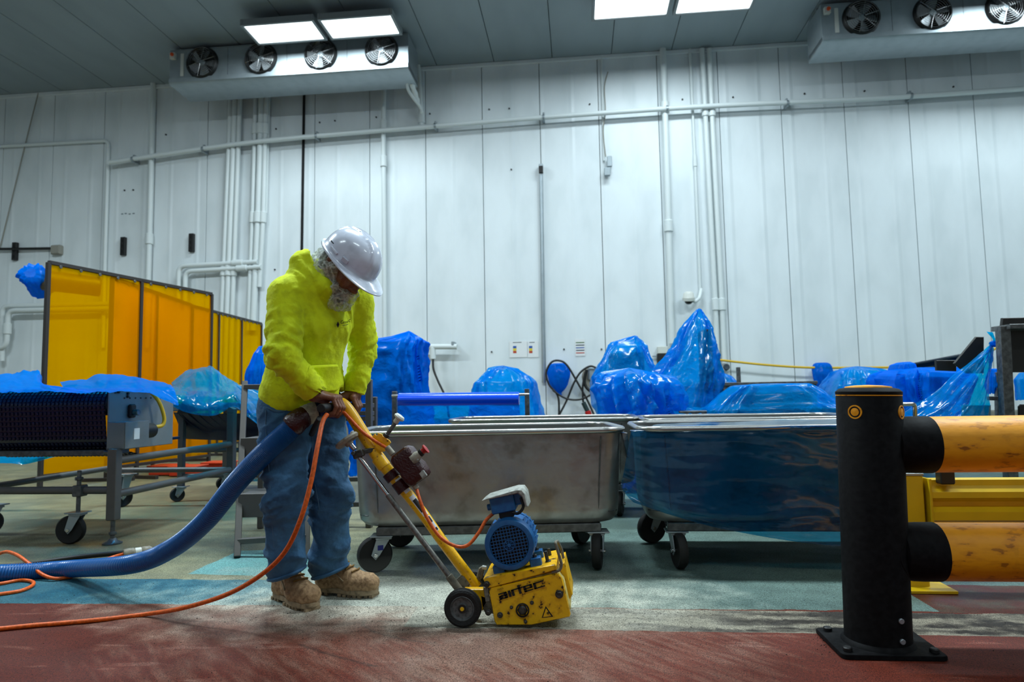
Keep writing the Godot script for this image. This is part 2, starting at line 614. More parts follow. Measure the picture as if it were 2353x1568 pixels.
func floor_of_hall() -> void:
	var root := struct("floor")
	obj("slab", MB.new().box(Vector3(-1, -0.15, -2.3), Vector3(29, 0.2, 23.4), 0.0), M.concrete_far, root)
	var grit := ntex(33, 0.11, [Color(0.5, 0.5, 0.5), Color(0.92, 0.92, 0.92), Color(1, 1, 1)], 3, 1024)
	var near_tex := floor_image(Rect2(-4.2, -4.4, 8.0, 3.4), 2048, 1024, true)
	var far_tex := floor_image(Rect2(-15.2, -13.6, 28.4, 23.0), 768, 640, false)
	for s in [["floor_near", near_tex], ["floor_far", far_tex]]:
		var m := mat(s[0], Color.WHITE, 0.85)
		m.metallic_specular = 0.32
		m.albedo_texture = s[1]
		m.roughness_texture = ntex(31, 0.02, [Color(0.5, 0.5, 0.5), Color(1, 1, 1)], 4)
		m.detail_enabled = true
		m.detail_blend_mode = BaseMaterial3D.BLEND_MODE_MUL
		m.detail_albedo = grit
		m.detail_uv_layer = BaseMaterial3D.DETAIL_UV_2
		m.uv2_triplanar = true
		m.uv2_world_triplanar = true
		m.uv2_scale = Vector3(1.6, 1.6, 1.6)
	var b := MB.new()
	var nr := Rect2(-4.2, -4.4, 8.0, 3.4)
	# flat coats round the milled strip
	for r in [Rect2(-4.2, -4.4, 8.0, 4.4 - 2.825), Rect2(-4.2, -2.575, 8.0, 1.575), Rect2(-4.2, -2.825, 3.52, 0.25)]:
		floor_piece(b, r, nr)
	obj("coating", b, M.floor_near, root)
	var fb := MB.new()
	var fr := Rect2(-15.2, -13.6, 28.4, 23.0)
	for r in [Rect2(-15.2, -13.6, 28.4, 9.2), Rect2(-15.2, -1.0, 28.4, 10.4), Rect2(-15.2, -4.4, 11.0, 3.4), Rect2(3.8, -4.4, 9.4, 3.4)]:
		floor_piece(fb, r, fr)
	obj("coating", fb, M.floor_far, root)
	# the strip the machine has milled out: rough concrete a few millimetres down
	var g := MB.new()
	var nz := noise(41, 9.0, 4)
	var rr := []
	for j in 15:
		var row := PackedVector3Array()
		for i in 250:
			var p := Vector3(-0.68 + 4.48 * i / 249.0, 0, -2.825 + 0.25 * j / 14.0)
			var edge := minf(minf(j, 14 - j) / 2.0, 1.0) * minf(i / 4.0, 1.0)
			p.y = -0.0 - edge * (0.007 + 0.006 * nz.get_noise_2d(p.x * 2.0, p.z * 5.0) + 0.004 * nz.get_noise_2d(p.x * 7.0, p.z * 9.0))
			row.append(p)
		rr.append(row)
	g.rows(rr, false, Vector3(0, -5, -2.7))
	for i in g.v.size():
		g.uv[i] = Vector2((g.v[i].x - nr.position.x) / nr.size.x, (g.v[i].z - nr.position.y) / nr.size.y)
	var chips := MB.new()
	var rng := RandomNumberGenerator.new()
	rng.seed = 77
	for i in 420:
		var where := Vector2.ZERO
		if i < 60:
			where = Vector2(0.86, -2.5) + Vector2(rng.randfn() * 0.06, rng.randfn() * 0.05)
		elif i < 230:
			where = Vector2(-0.75, -2.75) + Vector2(rng.randfn() * 0.35, rng.randfn() * 0.09)
		else:
			where = Vector2(rng.randf_range(-2.4, 1.6), rng.randf_range(-3.3, -2.1))
		var e := rng.randf_range(0.0009, 0.0028)
		chips.box(Vector3(where.x, e * 0.4, where.y), Vector3(e * 1.6, e, e), e * 0.25, Basis(Vector3.UP, rng.randf() * TAU))
	var ch := obj("debris", chips, M.chip)
	ch.set_meta("kind", "stuff")
	tag(ch, "small dark chips and grit scattered on the floor round the machine", "debris")
	obj("milled_strip", g, M.floor_near, root, "rough strip of bare concrete milled out of the floor")


func floor_piece(b: MB, r: Rect2, whole: Rect2) -> void:
	var f := b.v.size()
	for p in [r.position, r.position + Vector2(r.size.x, 0), r.end, r.position + Vector2(0, r.size.y)]:
		b.put(Vector3(p.x, 0, p.y), Vector3.UP, (p - whole.position) / whole.size)
	b.quad(f, f + 1, f + 2, f + 3)


func floor_image(r: Rect2, w: int, h: int, fine: bool) -> Texture2D:
	var n1 := noise(11, 0.9, 4)
	var n2 := noise(12, 6.0, 4)
	var n3 := noise(13, 60.0, 2)
	var n4 := noise(14, 2.2, 3)
	var red := Color(0.45, 0.185, 0.12)
	var red_dark := Color(0.36, 0.14, 0.09)
	var blue := Color(0.16, 0.40, 0.48)
	var teal := Color(0.47, 0.70, 0.69)
	var beige := Color(0.6, 0.57, 0.43)
	var green := Color(0.36, 0.47, 0.46)
	var dust := Color(0.82, 0.81, 0.74)
	var conc := Color(0.60, 0.57, 0.50)
	var square := PackedVector2Array([Vector2(-1.995, -3.291), Vector2(-1.284, -3.248), Vector2(-1.526, -3.858), Vector2(-1.994, -3.805)])
	square.reverse()
	var scuffs := [[Vector2(-1.01, -2.377), Vector2(-0.903, -2.309), Vector2(-0.702, -2.208), Vector2(-0.451, -2.114)], [Vector2(-0.871, -2.674), Vector2(-0.852, -2.593), Vector2(-0.788, -2.52), Vector2(-0.656, -2.445), Vector2(-0.529, -2.409)], [Vector2(-0.803, -2.635), Vector2(-0.669, -2.621), Vector2(-0.601, -2.624)]]
	var bytes := PackedByteArray()
	bytes.resize(w * h * 3)
	var at := 0
	for j in h:
		var z := r.position.y + r.size.y * (j + 0.5) / h
		for i in w:
			var x := r.position.x + r.size.x * (i + 0.5) / w
			var a := n1.get_noise_2d(x, z)
			var b := n2.get_noise_2d(x, z)
			var c: Color
			var wob := 0.012 * b + 0.02 * a
			if z > -2.83 + wob - 0.012 * x:
				c = red.lerp(red_dark, clampf(0.5 + 1.2 * a + 0.6 * b, 0, 1))
				var scuff := n4.get_noise_2d(x * 0.8 - z * 0.3, z * 4.0)
				c = c.lerp(Color(0.62, 0.45, 0.40), clampf(2.4 * (scuff - 0.4), 0.0, 0.35))
			else:
				c = beige.lerp(Color(0.47, 0.46, 0.37), clampf(0.5 + a + 0.4 * n4.get_noise_2d(x * 0.6, z * 3.0), 0, 1))
				c = c.lerp(green, smoothstep(-1.6, -0.5, x + 0.3 * a + 0.25 * (z + 4.0)) * 0.8)
				c = c.lerp(green, smoothstep(-0.6, 0.2, n1.get_noise_2d(x * 0.5 + 40.0, z * 0.5)) * 0.2)
				if z > -3.19 + 0.06 * x * 0.0 + wob and x < -0.3:
					c = blue.lerp(Color(0.22, 0.42, 0.47), clampf(0.5 + 1.2 * a + b, 0, 1))
					c = c.lerp(green, smoothstep(-1.2, -0.5, x))
				if fine:
					var q := inside(Vector2(x, z), square, 0.012, wob * 0.7)
					if q > 0.0:
						c = c.lerp(teal.lerp(Color(0.42, 0.60, 0.60), clampf(0.4 + b, 0, 1)), q)
			if fine:
				if z < -2.575 + wob * 0.6 and z > -2.825 + wob * 0.5 and x > -0.69:
					var d := n4.get_noise_2d(x * 1.2, z * 6.0)
					c = conc.lerp(Color(0.22, 0.2, 0.18), clampf(0.25 + 1.1 * d + 0.9 * b + 0.25 * clampf(x, 0.0, 2.0), 0, 1))
				if x > 1.38 and z > -3.22 + wob and z < -2.83:
					c = red_dark.lerp(Color(0.3, 0.25, 0.2), clampf(0.45 + b, 0, 1))
				if z > -2.66 and z < -2.2 and x > -1.2 and x < 0.3:
					for s in scuffs:
						for k in s.size() - 1:
							var v: Vector2 = s[k + 1] - s[k]
							var w2: Vector2 = Vector2(x, z) - s[k]
							var d2: float = (w2 - v * clampf(w2.dot(v) / v.length_squared(), 0.0, 1.0)).length()
							if d2 < 0.012:
								c = c.darkened(0.35 * (1.0 - d2 / 0.012))
				# dust thrown out round the machine and walked about
				var e := Vector2((x + 0.75) / 0.95, (z + 2.93) / 0.42).length()
				var p := clampf(1.6 - e + 0.35 * a + 0.3 * b, 0.0, 1.0) * 0.88
				var e2 := Vector2((x + 0.35) / 1.0, (z + 2.4) / 0.5).length()
				var sweep := n4.get_noise_2d((x + z) * 1.2, (x - z) * 7.0)
				p = maxf(p, clampf(1.15 - e2 + 0.55 * a + 0.5 * sweep, 0.0, 1.0) * 0.42)
				c = c.lerp(dust, p)
				var g := n3.get_noise_2d(x, z)
				c = c * (1.0 + 0.16 * g + 0.12 * b)
				if n3.get_noise_2d(x * 1.7 + 90.0, z * 1.7) > 0.66 - 0.12 * p:
					c = c.darkened(0.55)
			else:
				c = c * (1.0 + 0.12 * b)
			bytes[at] = int(clampf(c.r, 0, 1) * 255.0)
			bytes[at + 1] = int(clampf(c.g, 0, 1) * 255.0)
			bytes[at + 2] = int(clampf(c.b, 0, 1) * 255.0)
			at += 3
	return ImageTexture.create_from_image(Image.create_from_data(w, h, false, Image.FORMAT_RGB8, bytes))


# ---------- pipes, coolers and fittings on the back wall ----------
func pipe(called: String, label: String, pts: Array, r: float, couplings := [], m: Material = null, group := "pipes on the back wall") -> Node3D:
	# a run of pipe with rounded corners; couplings: [where along the first and last point of a leg, leg]
	var t := thing(called, label, "pipe", Vector3.ZERO, group)
	var path := bent(pts, r * 3.0) if pts.size() > 2 else PackedVector3Array(pts)
	obj("tube", MB.new().tube(path, r, 12), m if m else M.pipe, t)
	for c in couplings:
		var a: Vector3 = pts[c[1]]
		var b: Vector3 = pts[c[1] + 1]
		var p := a.lerp(b, c[0])
		var d := (b - a).normalized() * 0.12
		obj("coupling", MB.new().rod(p - d, p + d, r * 1.45, 12), m if m else M.pipe, t)
	return t


func wall_pipes() -> void:
	pipe("conduit", "thin white conduit that bends down the wall from the run at the top left", [Vector3(-13.108, 6.664, -13.43), Vector3(-10.19, 6.65, -13.43), Vector3(-10.178, 3.569, -13.43), Vector3(-10.166, 2.054, -13.43)], 0.04)
	pipe("pipe", "white upright pipe to the right of the thin conduit on the left wall part", [Vector3(-9.155, 7.941, -13.4), Vector3(-9.147, 5.441, -13.4), Vector3(-9.148, 3.339, -13.4), Vector3(-9.151, 2.027, -13.4)], 0.055, [[0.5, 1], [0.1, 2]])
	pipe("pipe", "left pipe of the three tall white pipes below the left cooling unit", [Vector3(-7.343, 7.523, -13.39), Vector3(-7.407, 4.972, -13.39), Vector3(-7.47, 2.537, -13.39), Vector3(-7.481, 1.07, -13.39)], 0.05, [[0.55, 1]])
	pipe("pipe", "middle pipe of the three tall white pipes below the left cooling unit", [Vector3(-7.244, 7.517, -13.39), Vector3(-7.3, 4.967, -13.39), Vector3(-7.354, 2.534, -13.39), Vector3(-7.367, 1.068, -13.39)], 0.06, [[0.55, 1]])
	pipe("pipe", "right pipe of the three tall white pipes below the left cooling unit", [Vector3(-7.135, 7.51, -13.39), Vector3(-7.187, 4.962, -13.39), Vector3(-7.239, 2.53, -13.39), Vector3(-7.252, 1.066, -13.39)], 0.05, [[0.55, 1]])
	pipe("pipe", "left pipe of the second cluster of white pipes beside the black wall strip", [Vector3(-6.781, 7.536, -13.39), Vector3(-6.821, 4.756, -13.39), Vector3(-6.881, 2.336, -13.39)], 0.045, [[0.3, 0], [0.0, 1]])
	pipe("pipe", "middle pipe of the second cluster of white pipes beside the black wall strip", [Vector3(-6.643, 7.527, -13.39), Vector3(-6.698, 4.75, -13.39), Vector3(-6.776, 2.333, -13.39)], 0.065, [[0.3, 0], [0.0, 1]])
	pipe("pipe", "right pipe of the second cluster of white pipes beside the black wall strip", [Vector3(-6.545, 7.521, -13.39), Vector3(-6.58, 4.745, -13.39), Vector3(-6.645, 3.252, -13.39)], 0.05, [[0.3, 0], [0.0, 1]])
	pipe("conduit", "short thin conduit at the right edge of the second pipe cluster", [Vector3(-6.5, 7.492, -13.44), Vector3(-6.536, 4.851, -13.44)], 0.022)
	tag(obj("strip", MB.new().bar(Vector3(-5.736, 7.608, -13.48), Vector3(-5.778, 1.948, -13.48), 0.05, 0.03, 0.004, Vector3.BACK), M.dark_gap), "black sealing strip that runs up the wall behind the worker", "strip")
	pipe("pipe", "white upright pipe behind the worker's hard hat", [Vector3(-3.949, 7.55, -13.4), Vector3(-3.961, 6.503, -13.4), Vector3(-3.948, 4.261, -13.4), Vector3(-3.945, 1.718, -13.4)], 0.05, [[0.9, 0], [0.3, 1]])
	pipe("pipe", "short white drain pipe under the right end of the left cooling unit", [Vector3(-3.207, 7.968, -13.38), Vector3(-3.156, 7.156, -13.38), Vector3(-3.133, 6.541, -13.38)], 0.05, [[0.7, 1]])
	var box := pipe("conduit", "grey upright conduit topped by a small black box in the middle of the wall", [Vector3(-0.658, 5.427, -13.45), Vector3(-0.671, 3.595, -13.45), Vector3(-0.698, 1.119, -13.45)], 0.038, [], M.galvanised)
	obj("head_box", MB.new().box(Vector3(-0.655, 5.49, -13.42), Vector3(0.085, 0.16, 0.1), 0.01), M.black, box)
	obj("box_top", MB.new().box(Vector3(-0.653, 5.573, -13.42), Vector3(0.09, 0.05, 0.11), 0.01), M.galvanised, box)
	pipe("pipe", "white upright pipe that crosses the long pipe left of the dome camera", [Vector3(1.886, 7.874, -13.38), Vector3(1.883, 6.564, -13.38), Vector3(1.866, 4.189, -13.38), Vector3(1.847, 1.837, -13.38)], 0.062, [[0.95, 0], [0.0, 2]])
	pipe("conduit", "thin white conduit that comes down to the dome camera", [Vector3(2.437, 7.872, -13.45), Vector3(2.448, 5.519, -13.45), Vector3(2.447, 2.909, -13.45)], 0.026, [[0.0, 1]])
	pipe("pipe", "left pipe of the two white pipes to the right of the dome camera", [Vector3(2.669, 7.829, -13.4), Vector3(2.692, 5.22, -13.4), Vector3(2.718, 2.589, -13.4), Vector3(2.707, 1.136, -13.4)], 0.05, [[0.5, 0], [0.0, 2]])
	pipe("pipe", "right pipe of the two white pipes to the right of the dome camera", [Vector3(2.807, 7.819, -13.4), Vector3(2.819, 5.214, -13.4), Vector3(2.843, 2.585, -13.4), Vector3(2.84, 1.133, -13.4)], 0.05, [[0.5, 0], [0.0, 2]])
	var run := thing("pipe", "long white pipe that climbs gently across the whole back wall", "pipe", Vector3.ZERO, "pipes on the back wall")
	obj("tube", MB.new().tube(spline([Vector3(-10.064, 6.095, -13.3), Vector3(-6.701, 6.373, -13.3), Vector3(-2.828, 6.49, -13.3), Vector3(1.89, 6.574, -13.3), Vector3(5.819, 6.534, -13.3), Vector3(9.149, 6.564, -13.3)], 8), 0.05, 12), M.pipe, run)
	for p in [Vector3(-9.5, 6.132, -13.3), Vector3(-7.901, 6.268, -13.3), Vector3(-5.384, 6.422, -13.3), Vector3(-2.828, 6.49, -13.3), Vector3(-0.572, 6.541, -13.3), Vector3(1.916, 6.572, -13.3), Vector3(4.249, 6.535, -13.3), Vector3(6.571, 6.539, -13.3)]:
		obj("clamp", MB.new().lathe(T(p, Vector3(0, 0, 90)), [Vector2(0.05, -0.02), Vector2(0.066, -0.02), Vector2(0.066, 0.02), Vector2(0.05, 0.02)], 12).box(p + Vector3(0, 0.03, -0.1), Vector3(0.04, 0.17, 0.18), 0.005), M.galvanised, run)
	pipe("pipe", "upper elbow pipe low on the wall behind the yellow screens", [Vector3(-8.41, 2.93, -13.34), Vector3(-8.42, 3.754, -13.34), Vector3(-6.666, 3.782, -13.34)], 0.05, [[0.75, 1]])
	pipe("pipe", "lower elbow pipe low on the wall behind the yellow screens", [Vector3(-8.263, 2.926, -13.34), Vector3(-8.27, 3.636, -13.34), Vector3(-6.588, 3.668, -13.34)], 0.05, [[0.75, 1]])
	pipe("pipe", "upper white pipe at the far left edge behind the yellow screens", [Vector3(-12.43, 1.82, -13.34), Vector3(-12.467, 3.02, -13.34), Vector3(-9.891, 2.996, -13.34)], 0.055)
	pipe("pipe", "lower white pipe with a return bend at the far left edge", [Vector3(-12.735, 2.079, -13.28), Vector3(-12.277, 2.115, -13.28), Vector3(-12.273, 2.91, -13.28), Vector3(-9.843, 2.883, -13.28)], 0.055, [[0.5, 1]])
	var tee := pipe("pipe", "white pipe tee on the wall with a black cable hanging from it", [Vector3(-3.248, 1.892, -13.2), Vector3(-2.404, 1.871, -13.2)], 0.055)
	obj("branch", MB.new().rod(Vector3(-2.9, 1.875, -13.2), Vector3(-2.893, 1.629, -13.2), 0.06), M.pipe, tee)
	obj("cable", MB.new().tube(spline([Vector3(-2.893, 1.629, -13.2), Vector3(-2.882, 1.436, -13.18), Vector3(-2.789, 1.199, -13.15), Vector3(-2.624, 0.85, -13.1), Vector3(-2.558, 0.464, -13.1)], 6), 0.022, 8), M.black, tee)
	for x in [Vector3(-3.092, 1.94, -13.3), Vector3(-2.484, 1.924, -13.3)]:
		obj("clamp", MB.new().box(x, Vector3(0.05, 0.1, 0.3), 0.005), M.galvanised, tee)


func coolers() -> void:
	var unit := thing("cooling_unit", "galvanised cooling unit with four fans under the ceiling, by the two left panel lights", "cooler", Vector3(-7.86, 7.12, -12.0), "ceiling cooling units")
	var w := 4.8
	var h := 0.66
	var d := 0.74
	var body := MB.new()
	for k in 4:
		# front sheet of each fan bay, with a round opening
		var x0 := w * k / 4.0
		var sq := PackedVector2Array()
		var ci := PackedVector2Array()
		for i in 32:
			var u := Vector2.from_angle(TAU * i / 32.0)
			var q := u / maxf(absf(u.x), absf(u.y))
			sq.append(Vector2(x0 + 0.6 + q.x * 0.597, 0.37 + q.y * 0.285))
			ci.append(Vector2(x0 + 0.6 + u.x * 0.275 + 0.08, 0.37 + u.y * 0.275))
		var f := body.v.size()
		for i in 32:
			body.put(Vector3(sq[i].x, sq[i].y, 0), Vector3.BACK)
			body.put(Vector3(ci[i].x, ci[i].y, 0), Vector3.BACK)
		for i in 32:
			var j := (i + 1) % 32
			body.quad(f + i * 2, f + j * 2, f + j * 2 + 1, f + i * 2 + 1)
	body.box(Vector3(w / 2, h + 0.01, -d / 2), Vector3(w, 0.02, d), 0.004)
	body.box(Vector3(0.01, h / 2, -d / 2 - 0.005), Vector3(0.02, h, d), 0.004)
	body.box(Vector3(w - 0.01, h / 2, -d / 2 - 0.005), Vector3(0.02, h, d), 0.004)
	obj("casing", body, M.galvanised, unit)
	obj("coil", MB.new().box(Vector3(w / 2, h / 2, -d + 0.1), Vector3(w - 0.06, h - 0.04, 0.16), 0.004), M.dark_gap, unit)
	obj("drip_tray", MB.new().prism(T(Vector3(0, 0, 0), Vector3(0, 90, 0)), PackedVector2Array([Vector2(-0.03, 0.085), Vector2(-0.03, 0.0), Vector2(0.02, -0.03), Vector2(d, -0.05), Vector2(d, 0.085)]), w, 0.004), M.galvanised, unit)
	for k in 5:
		obj("hanger", MB.new().bar(Vector3(0.05 + k * 1.17, h, -0.3), Vector3(0.05 + k * 1.17, h + 0.12, -0.3), 0.05, 0.05), M.galvanised, unit)
	obj("switch", MB.new().box(Vector3(0.09, 0.53, 0.04), Vector3(0.11, 0.13, 0.08), 0.01), M.white_plastic, unit)
	obj("switch_knob", MB.new().rod(Vector3(0.1, 0.54, 0.08), Vector3(0.1, 0.54, 0.11), 0.035), mat("orange_knob", Color(0.85, 0.3, 0.05), 0.4), unit)
	obj("rating_plate", MB.new().box(Vector3(0.26, 0.36, 0.004), Vector3(0.07, 0.46, 0.006), 0.002), M.white_plastic, unit)
	var ring := MB.new().lathe(T(Vector3.ZERO, Vector3(90, 0, 0)), [Vector2(0.27, -0.1), Vector2(0.28, 0.05), Vector2(0.3, 0.07), Vector2(0.315, 0.05), Vector2(0.33, 0.0)], 36).done()
	var hub := MB.new().rod(Vector3(0, 0, -0.06), Vector3(0, 0, 0.03), 0.06, 16).done()
	var guard := MB.new()
	for k in 7:
		var p := PackedVector3Array()
		for i in 33:
			p.append(Vector3(cos(TAU * i / 32), sin(TAU * i / 32), 0) * (0.06 + k * 0.037) + Vector3(0, 0, 0.075))
		guard.tube(p, 0.0025, 4, false)
	for k in 6:
		var u := Vector3(cos(TAU * k / 6 + 0.3), sin(TAU * k / 6 + 0.3), 0)
		guard.rod(u * 0.04 + Vector3(0, 0, 0.078), u * 0.31 + Vector3(0, 0, 0.06), 0.005, 5)
	var guard_mesh := guard.done()
	var blade := MB.new().rows([PackedVector3Array([Vector3(0.05, -0.03, 0.02), Vector3(0.05, 0.03, -0.01)]), PackedVector3Array([Vector3(0.15, -0.08, 0.03), Vector3(0.16, 0.06, -0.03)]), PackedVector3Array([Vector3(0.24, -0.11, 0.04), Vector3(0.25, 0.06, -0.04)]), PackedVector3Array([Vector3(0.265, -0.04, 0.02), Vector3(0.268, 0.02, -0.03)])]).done()
	mat("blade", Color(0.5, 0.52, 0.53), 0.4, 0.7).cull_mode = BaseMaterial3D.CULL_DISABLED
	for k in 4:
		var f := obj("fan", ring, M.black, unit)
		f.position = Vector3(w * k / 4.0 + 0.68, 0.37, 0)
		obj("hub", hub, M.galvanised, f)
		obj("guard", guard_mesh, M.chrome, f)
		for i in 5:
			obj("blade", blade, M.blade, f).rotation.z = TAU * i / 5 + k * 0.4
	var b := copy(unit, "cooling_unit", "galvanised cooling unit with fans that runs out of the picture at the top right")
	b.position = Vector3(4.5, 7.1, -12.0)
	var hose := thing("drain_hose", "crumpled white drain hose at the right end of the left cooling unit", "hose")
	obj("hose", MB.new().tube(spline([Vector3(-3.211, 7.148, -12.476), Vector3(-3.239, 7.025, -12.685), Vector3(-3.163, 6.894, -12.804), Vector3(-3.082, 6.804, -13.021), Vector3(-3.041, 6.67, -13.036)], 8), 0.035, 8), M.pipe, hose)
	obj("wrap", MB.new().tube(spline([Vector3(-3.143, 7.107, -12.587), Vector3(-3.135, 6.981, -12.8), Vector3(-3.107, 6.849, -13.015)], 6), PackedFloat32Array([0.05, 0.055, 0.06, 0.05, 0.05, 0.06, 0.07, 0.06, 0.05, 0.06, 0.05, 0.04, 0.03]), 8), M.pipe, hose)


func wall_things() -> void:
	var brown := mat("rust_wash", Color(0.75, 0.65, 0.5), 0.6)
	var where := [[Vector3(-12.336, 4.253, -13.45), "black wall bracket with a cable across it at the left edge"], [Vector3(-9.781, 4.267, -13.45), "black wall bracket between the thin conduit and the white pipe"], [Vector3(-8.214, 4.28, -13.45), "black wall bracket left of the three tall pipes"]]
	for a in where:
		var t := thing("wall_bracket", a[1], "bracket", a[0], "black wall brackets")
		obj("channel", MB.new().box(Vector3(0, 0, -0.01), Vector3(0.11, 0.4, 0.08), 0.008), M.black, t)
		for s in [-0.12, 0.0, 0.12]:
			obj("slot", MB.new().box(Vector3(0.0, s, 0.032), Vector3(0.03, 0.07, 0.006), 0.002), M.dark_gap, t)
	var jb := thing("junction_box", "small grey junction box at the end of a black cable on the left wall", "box", Vector3(-11.321, 4.24, -13.44))
	obj("case", MB.new().box(Vector3.ZERO, Vector3(0.23, 0.21, 0.12), 0.02), mat("box_grey", Color(0.55, 0.54, 0.5), 0.5), jb)
	obj("lid", MB.new().box(Vector3(0, 0, 0.065), Vector3(0.19, 0.17, 0.02), 0.006), M.box_grey, jb)
	obj("cable", MB.new().tube(PackedVector3Array([Vector3(-13.067, 4.32, -13.4) - jb.position, Vector3(-12.022, 4.288, -13.4) - jb.position, Vector3(-11.419, 4.278, -13.42) - jb.position]), 0.03, 8), M.black, jb)
	tag(obj("wire", MB.new().tube(PackedVector3Array([Vector3(-11.92, 7.849, -13.44), Vector3(-12.124, 6.998, -13.45), Vector3(-12.403, 5.714, -13.45), Vector3(-12.696, 4.345, -13.45)]), 0.012, 6), M.box_grey), "thin grey wire slanting down the left end of the back wall", "wire")
	# dome camera
	var dc := thing("dome_camera", "white dome security camera on a curved arm on the back wall", "camera", Vector3(2.18, 2.723, -13.25))
	obj("housing", MB.new().lathe(T(Vector3(0, -0.02, 0), Vector3(14, 0, 0)), [Vector2(0.0, 0.14), Vector2(0.06, 0.135), Vector2(0.1, 0.1), Vector2(0.11, 0.03), Vector2(0.12, 0.02), Vector2(0.12, -0.04), Vector2(0.09, -0.05)], 20), M.white_plastic, dc)
	obj("dome", MB.new().lathe(T(Vector3(0, -0.06, 0.01), Vector3(194, 0, 0)), [Vector2(0.085, 0), Vector2(0.075, 0.04), Vector2(0.045, 0.07), Vector2(0, 0.08)], 16), mat("smoked", Color(0.02, 0.03, 0.03), 0.08), dc)
	obj("arm", MB.new().tube(spline([Vector3(0.08, -0.03, 0), Vector3(2.301, 2.642, -13.25) - dc.position, Vector3(2.396, 2.723, -13.3) - dc.position, Vector3(2.458, 2.903, -13.42) - dc.position], 6), 0.035, 10), M.pipe, dc)
	# sensor boxes with a hanging lead
	var sb := thing("sensor_box", "two small grey boxes hung on a wire high on the wall", "box", Vector3(0.711, 5.576, -13.4))
	obj("upper_box", MB.new().box(Vector3(0.03, 0, 0), Vector3(0.1, 0.22, 0.08), 0.012), M.galvanised, sb)
	obj("lower_box", MB.new().box(Vector3(-0.02, -0.21, 0.0), Vector3(0.12, 0.17, 0.1), 0.012), M.galvanised, sb)
	obj("wire", MB.new().tube(spline([Vector3(0.77, 7.501, -13.46) - sb.position, Vector3(0.689, 7.181, -13.46) - sb.position, Vector3(0.69, 6.654, -13.42) - sb.position, Vector3(0.636, 6.256, -13.45) - sb.position, Vector3(0.659, 5.839, -13.44) - sb.position, Vector3(0.671, 5.694, -13.42) - sb.position], 6), 0.012, 6), M.box_grey, sb)
	obj("conduit", MB.new().rod(Vector3(0.646, 7.842, -13.47) - sb.position, Vector3(0.636, 5.623, -13.47) - sb.position, 0.022, 8), M.pipe, sb)
	# paper notices
	var notes := [[Vector3(-1.197, 1.808, -13.49), 0.36, 0.33, "white notice with blue and yellow blocks left of the grey conduit"], [Vector3(-0.897, 1.801, -13.49), 0.22, 0.33, "small white notice with stacked colour blocks beside the grey conduit"], [Vector3(0.05, 1.812, -13.49), 0.2, 0.34, "white notice with coloured stripes above the cable loops"]]
	var paper := mat("paper", Color(0.86, 0.87, 0.87), 0.7)
	for k in 3:
		var a: Array = notes[k]
		var t := thing("notice", a[3], "sign", a[0], "paper notices")
		obj("sheet", MB.new().box(Vector3.ZERO, Vector3(a[1], a[2], 0.006), 0.001), paper, t)
		var cols := [["ink_blue", Color(0.1, 0.3, 0.6)], ["ink_yellow", Color(0.85, 0.75, 0.15)], ["ink_red", Color(0.7, 0.25, 0.12)], ["ink_green", Color(0.25, 0.4, 0.2)], ["ink_dark", Color(0.2, 0.24, 0.28)]]
		for c in cols:
			if not M.has(c[0]):
				mat(c[0], c[1], 0.7)
		if k < 2:
			for j in 3:
				obj("colour_block", MB.new().box(Vector3(-a[1] * (0.2 if k == 0 else 0.22), 0.045 - j * 0.05, 0.004), Vector3(0.07, 0.046, 0.004), 0.001), M[["ink_blue", "ink_yellow", "ink_red"][j]], t)
			obj("print_line", MB.new().box(Vector3(-0.02, 0.14, 0.004), Vector3(a[1] * 0.5, 0.012, 0.003), 0.0), M.ink_dark, t)
		else:
			for j in 5:
				obj("stripe", MB.new().box(Vector3(0.0, 0.1 - j * 0.052, 0.004), Vector3(0.17, 0.02, 0.004), 0.001), M[["ink_green", "ink_dark", "ink_blue", "ink_dark", "ink_red"][j]], t)
	# small control box on the wall behind the tall wrapped cone
	var cb := thing("control_box", "small white control box with a black base left of the tall blue cone", "box", Vector3(1.662, 1.715, -13.41))
	obj("case", MB.new().box(Vector3.ZERO, Vector3(0.2, 0.14, 0.15), 0.01), M.white_plastic, cb)
	obj("base", MB.new().box(Vector3(-0.02, -0.17, 0), Vector3(0.18, 0.2, 0.16), 0.01), M.black, cb)
	obj("post", MB.new().bar(Vector3(-0.2, -0.12, 0), Vector3(-0.03, -0.12, 0), 0.05, 0.03), M.galvanised, cb)
	# yellow air hose strung along the wall
	var yh := obj("air_hose", MB.new().tube(spline([Vector3(2.611, 1.504, -13.25), Vector3(3.502, 1.383, -13.25), Vector3(4.383, 1.305, -13.25), Vector3(5.411, 1.283, -13.25), Vector3(6.269, 1.28, -13.25), Vector3(7.045, 1.352, -13.25), Vector3(7.394, 1.425, -13.25), Vector3(7.749, 1.595, -13.25)], 8), 0.022, 8), mat("hose_yellow", Color(0.82, 0.66, 0.12), 0.5))
	tag(yh, "thin yellow air hose strung along the low back wall", "hose")
	var valves := [[Vector3(2.679, 1.319, -13.3), "ink_red", "red handled valve low on the wall beside the tall blue cone"], [Vector3(2.842, 1.299, -13.3), "ink_dark", "dark handled valve under the right one of the two white pipes"]]
	for a in valves:
		var t := thing("valve", a[2], "valve", a[0])
		obj("stem", MB.new().rod(Vector3(0, 0.1, 0), Vector3(0, -0.3, 0), 0.03), M.galvanised, t)
		obj("handwheel", MB.new().lathe(T(Vector3(0, 0.05, 0.06), Vector3(90, 0, 0)), [Vector2(0, -0.015), Vector2(0.05, -0.02), Vector2(0.065, 0), Vector2(0.05, 0.02), Vector2(0, 0.015)], 14), M[a[1]], t)
	# two hose reels with loops of black cable
	var reel := thing("hose_reel", "blue wrapped hose reel with a loop of black cable round it", "reel", Vector3(-0.387, 1.214, -13.3))
	var red: Material = M.plug_red
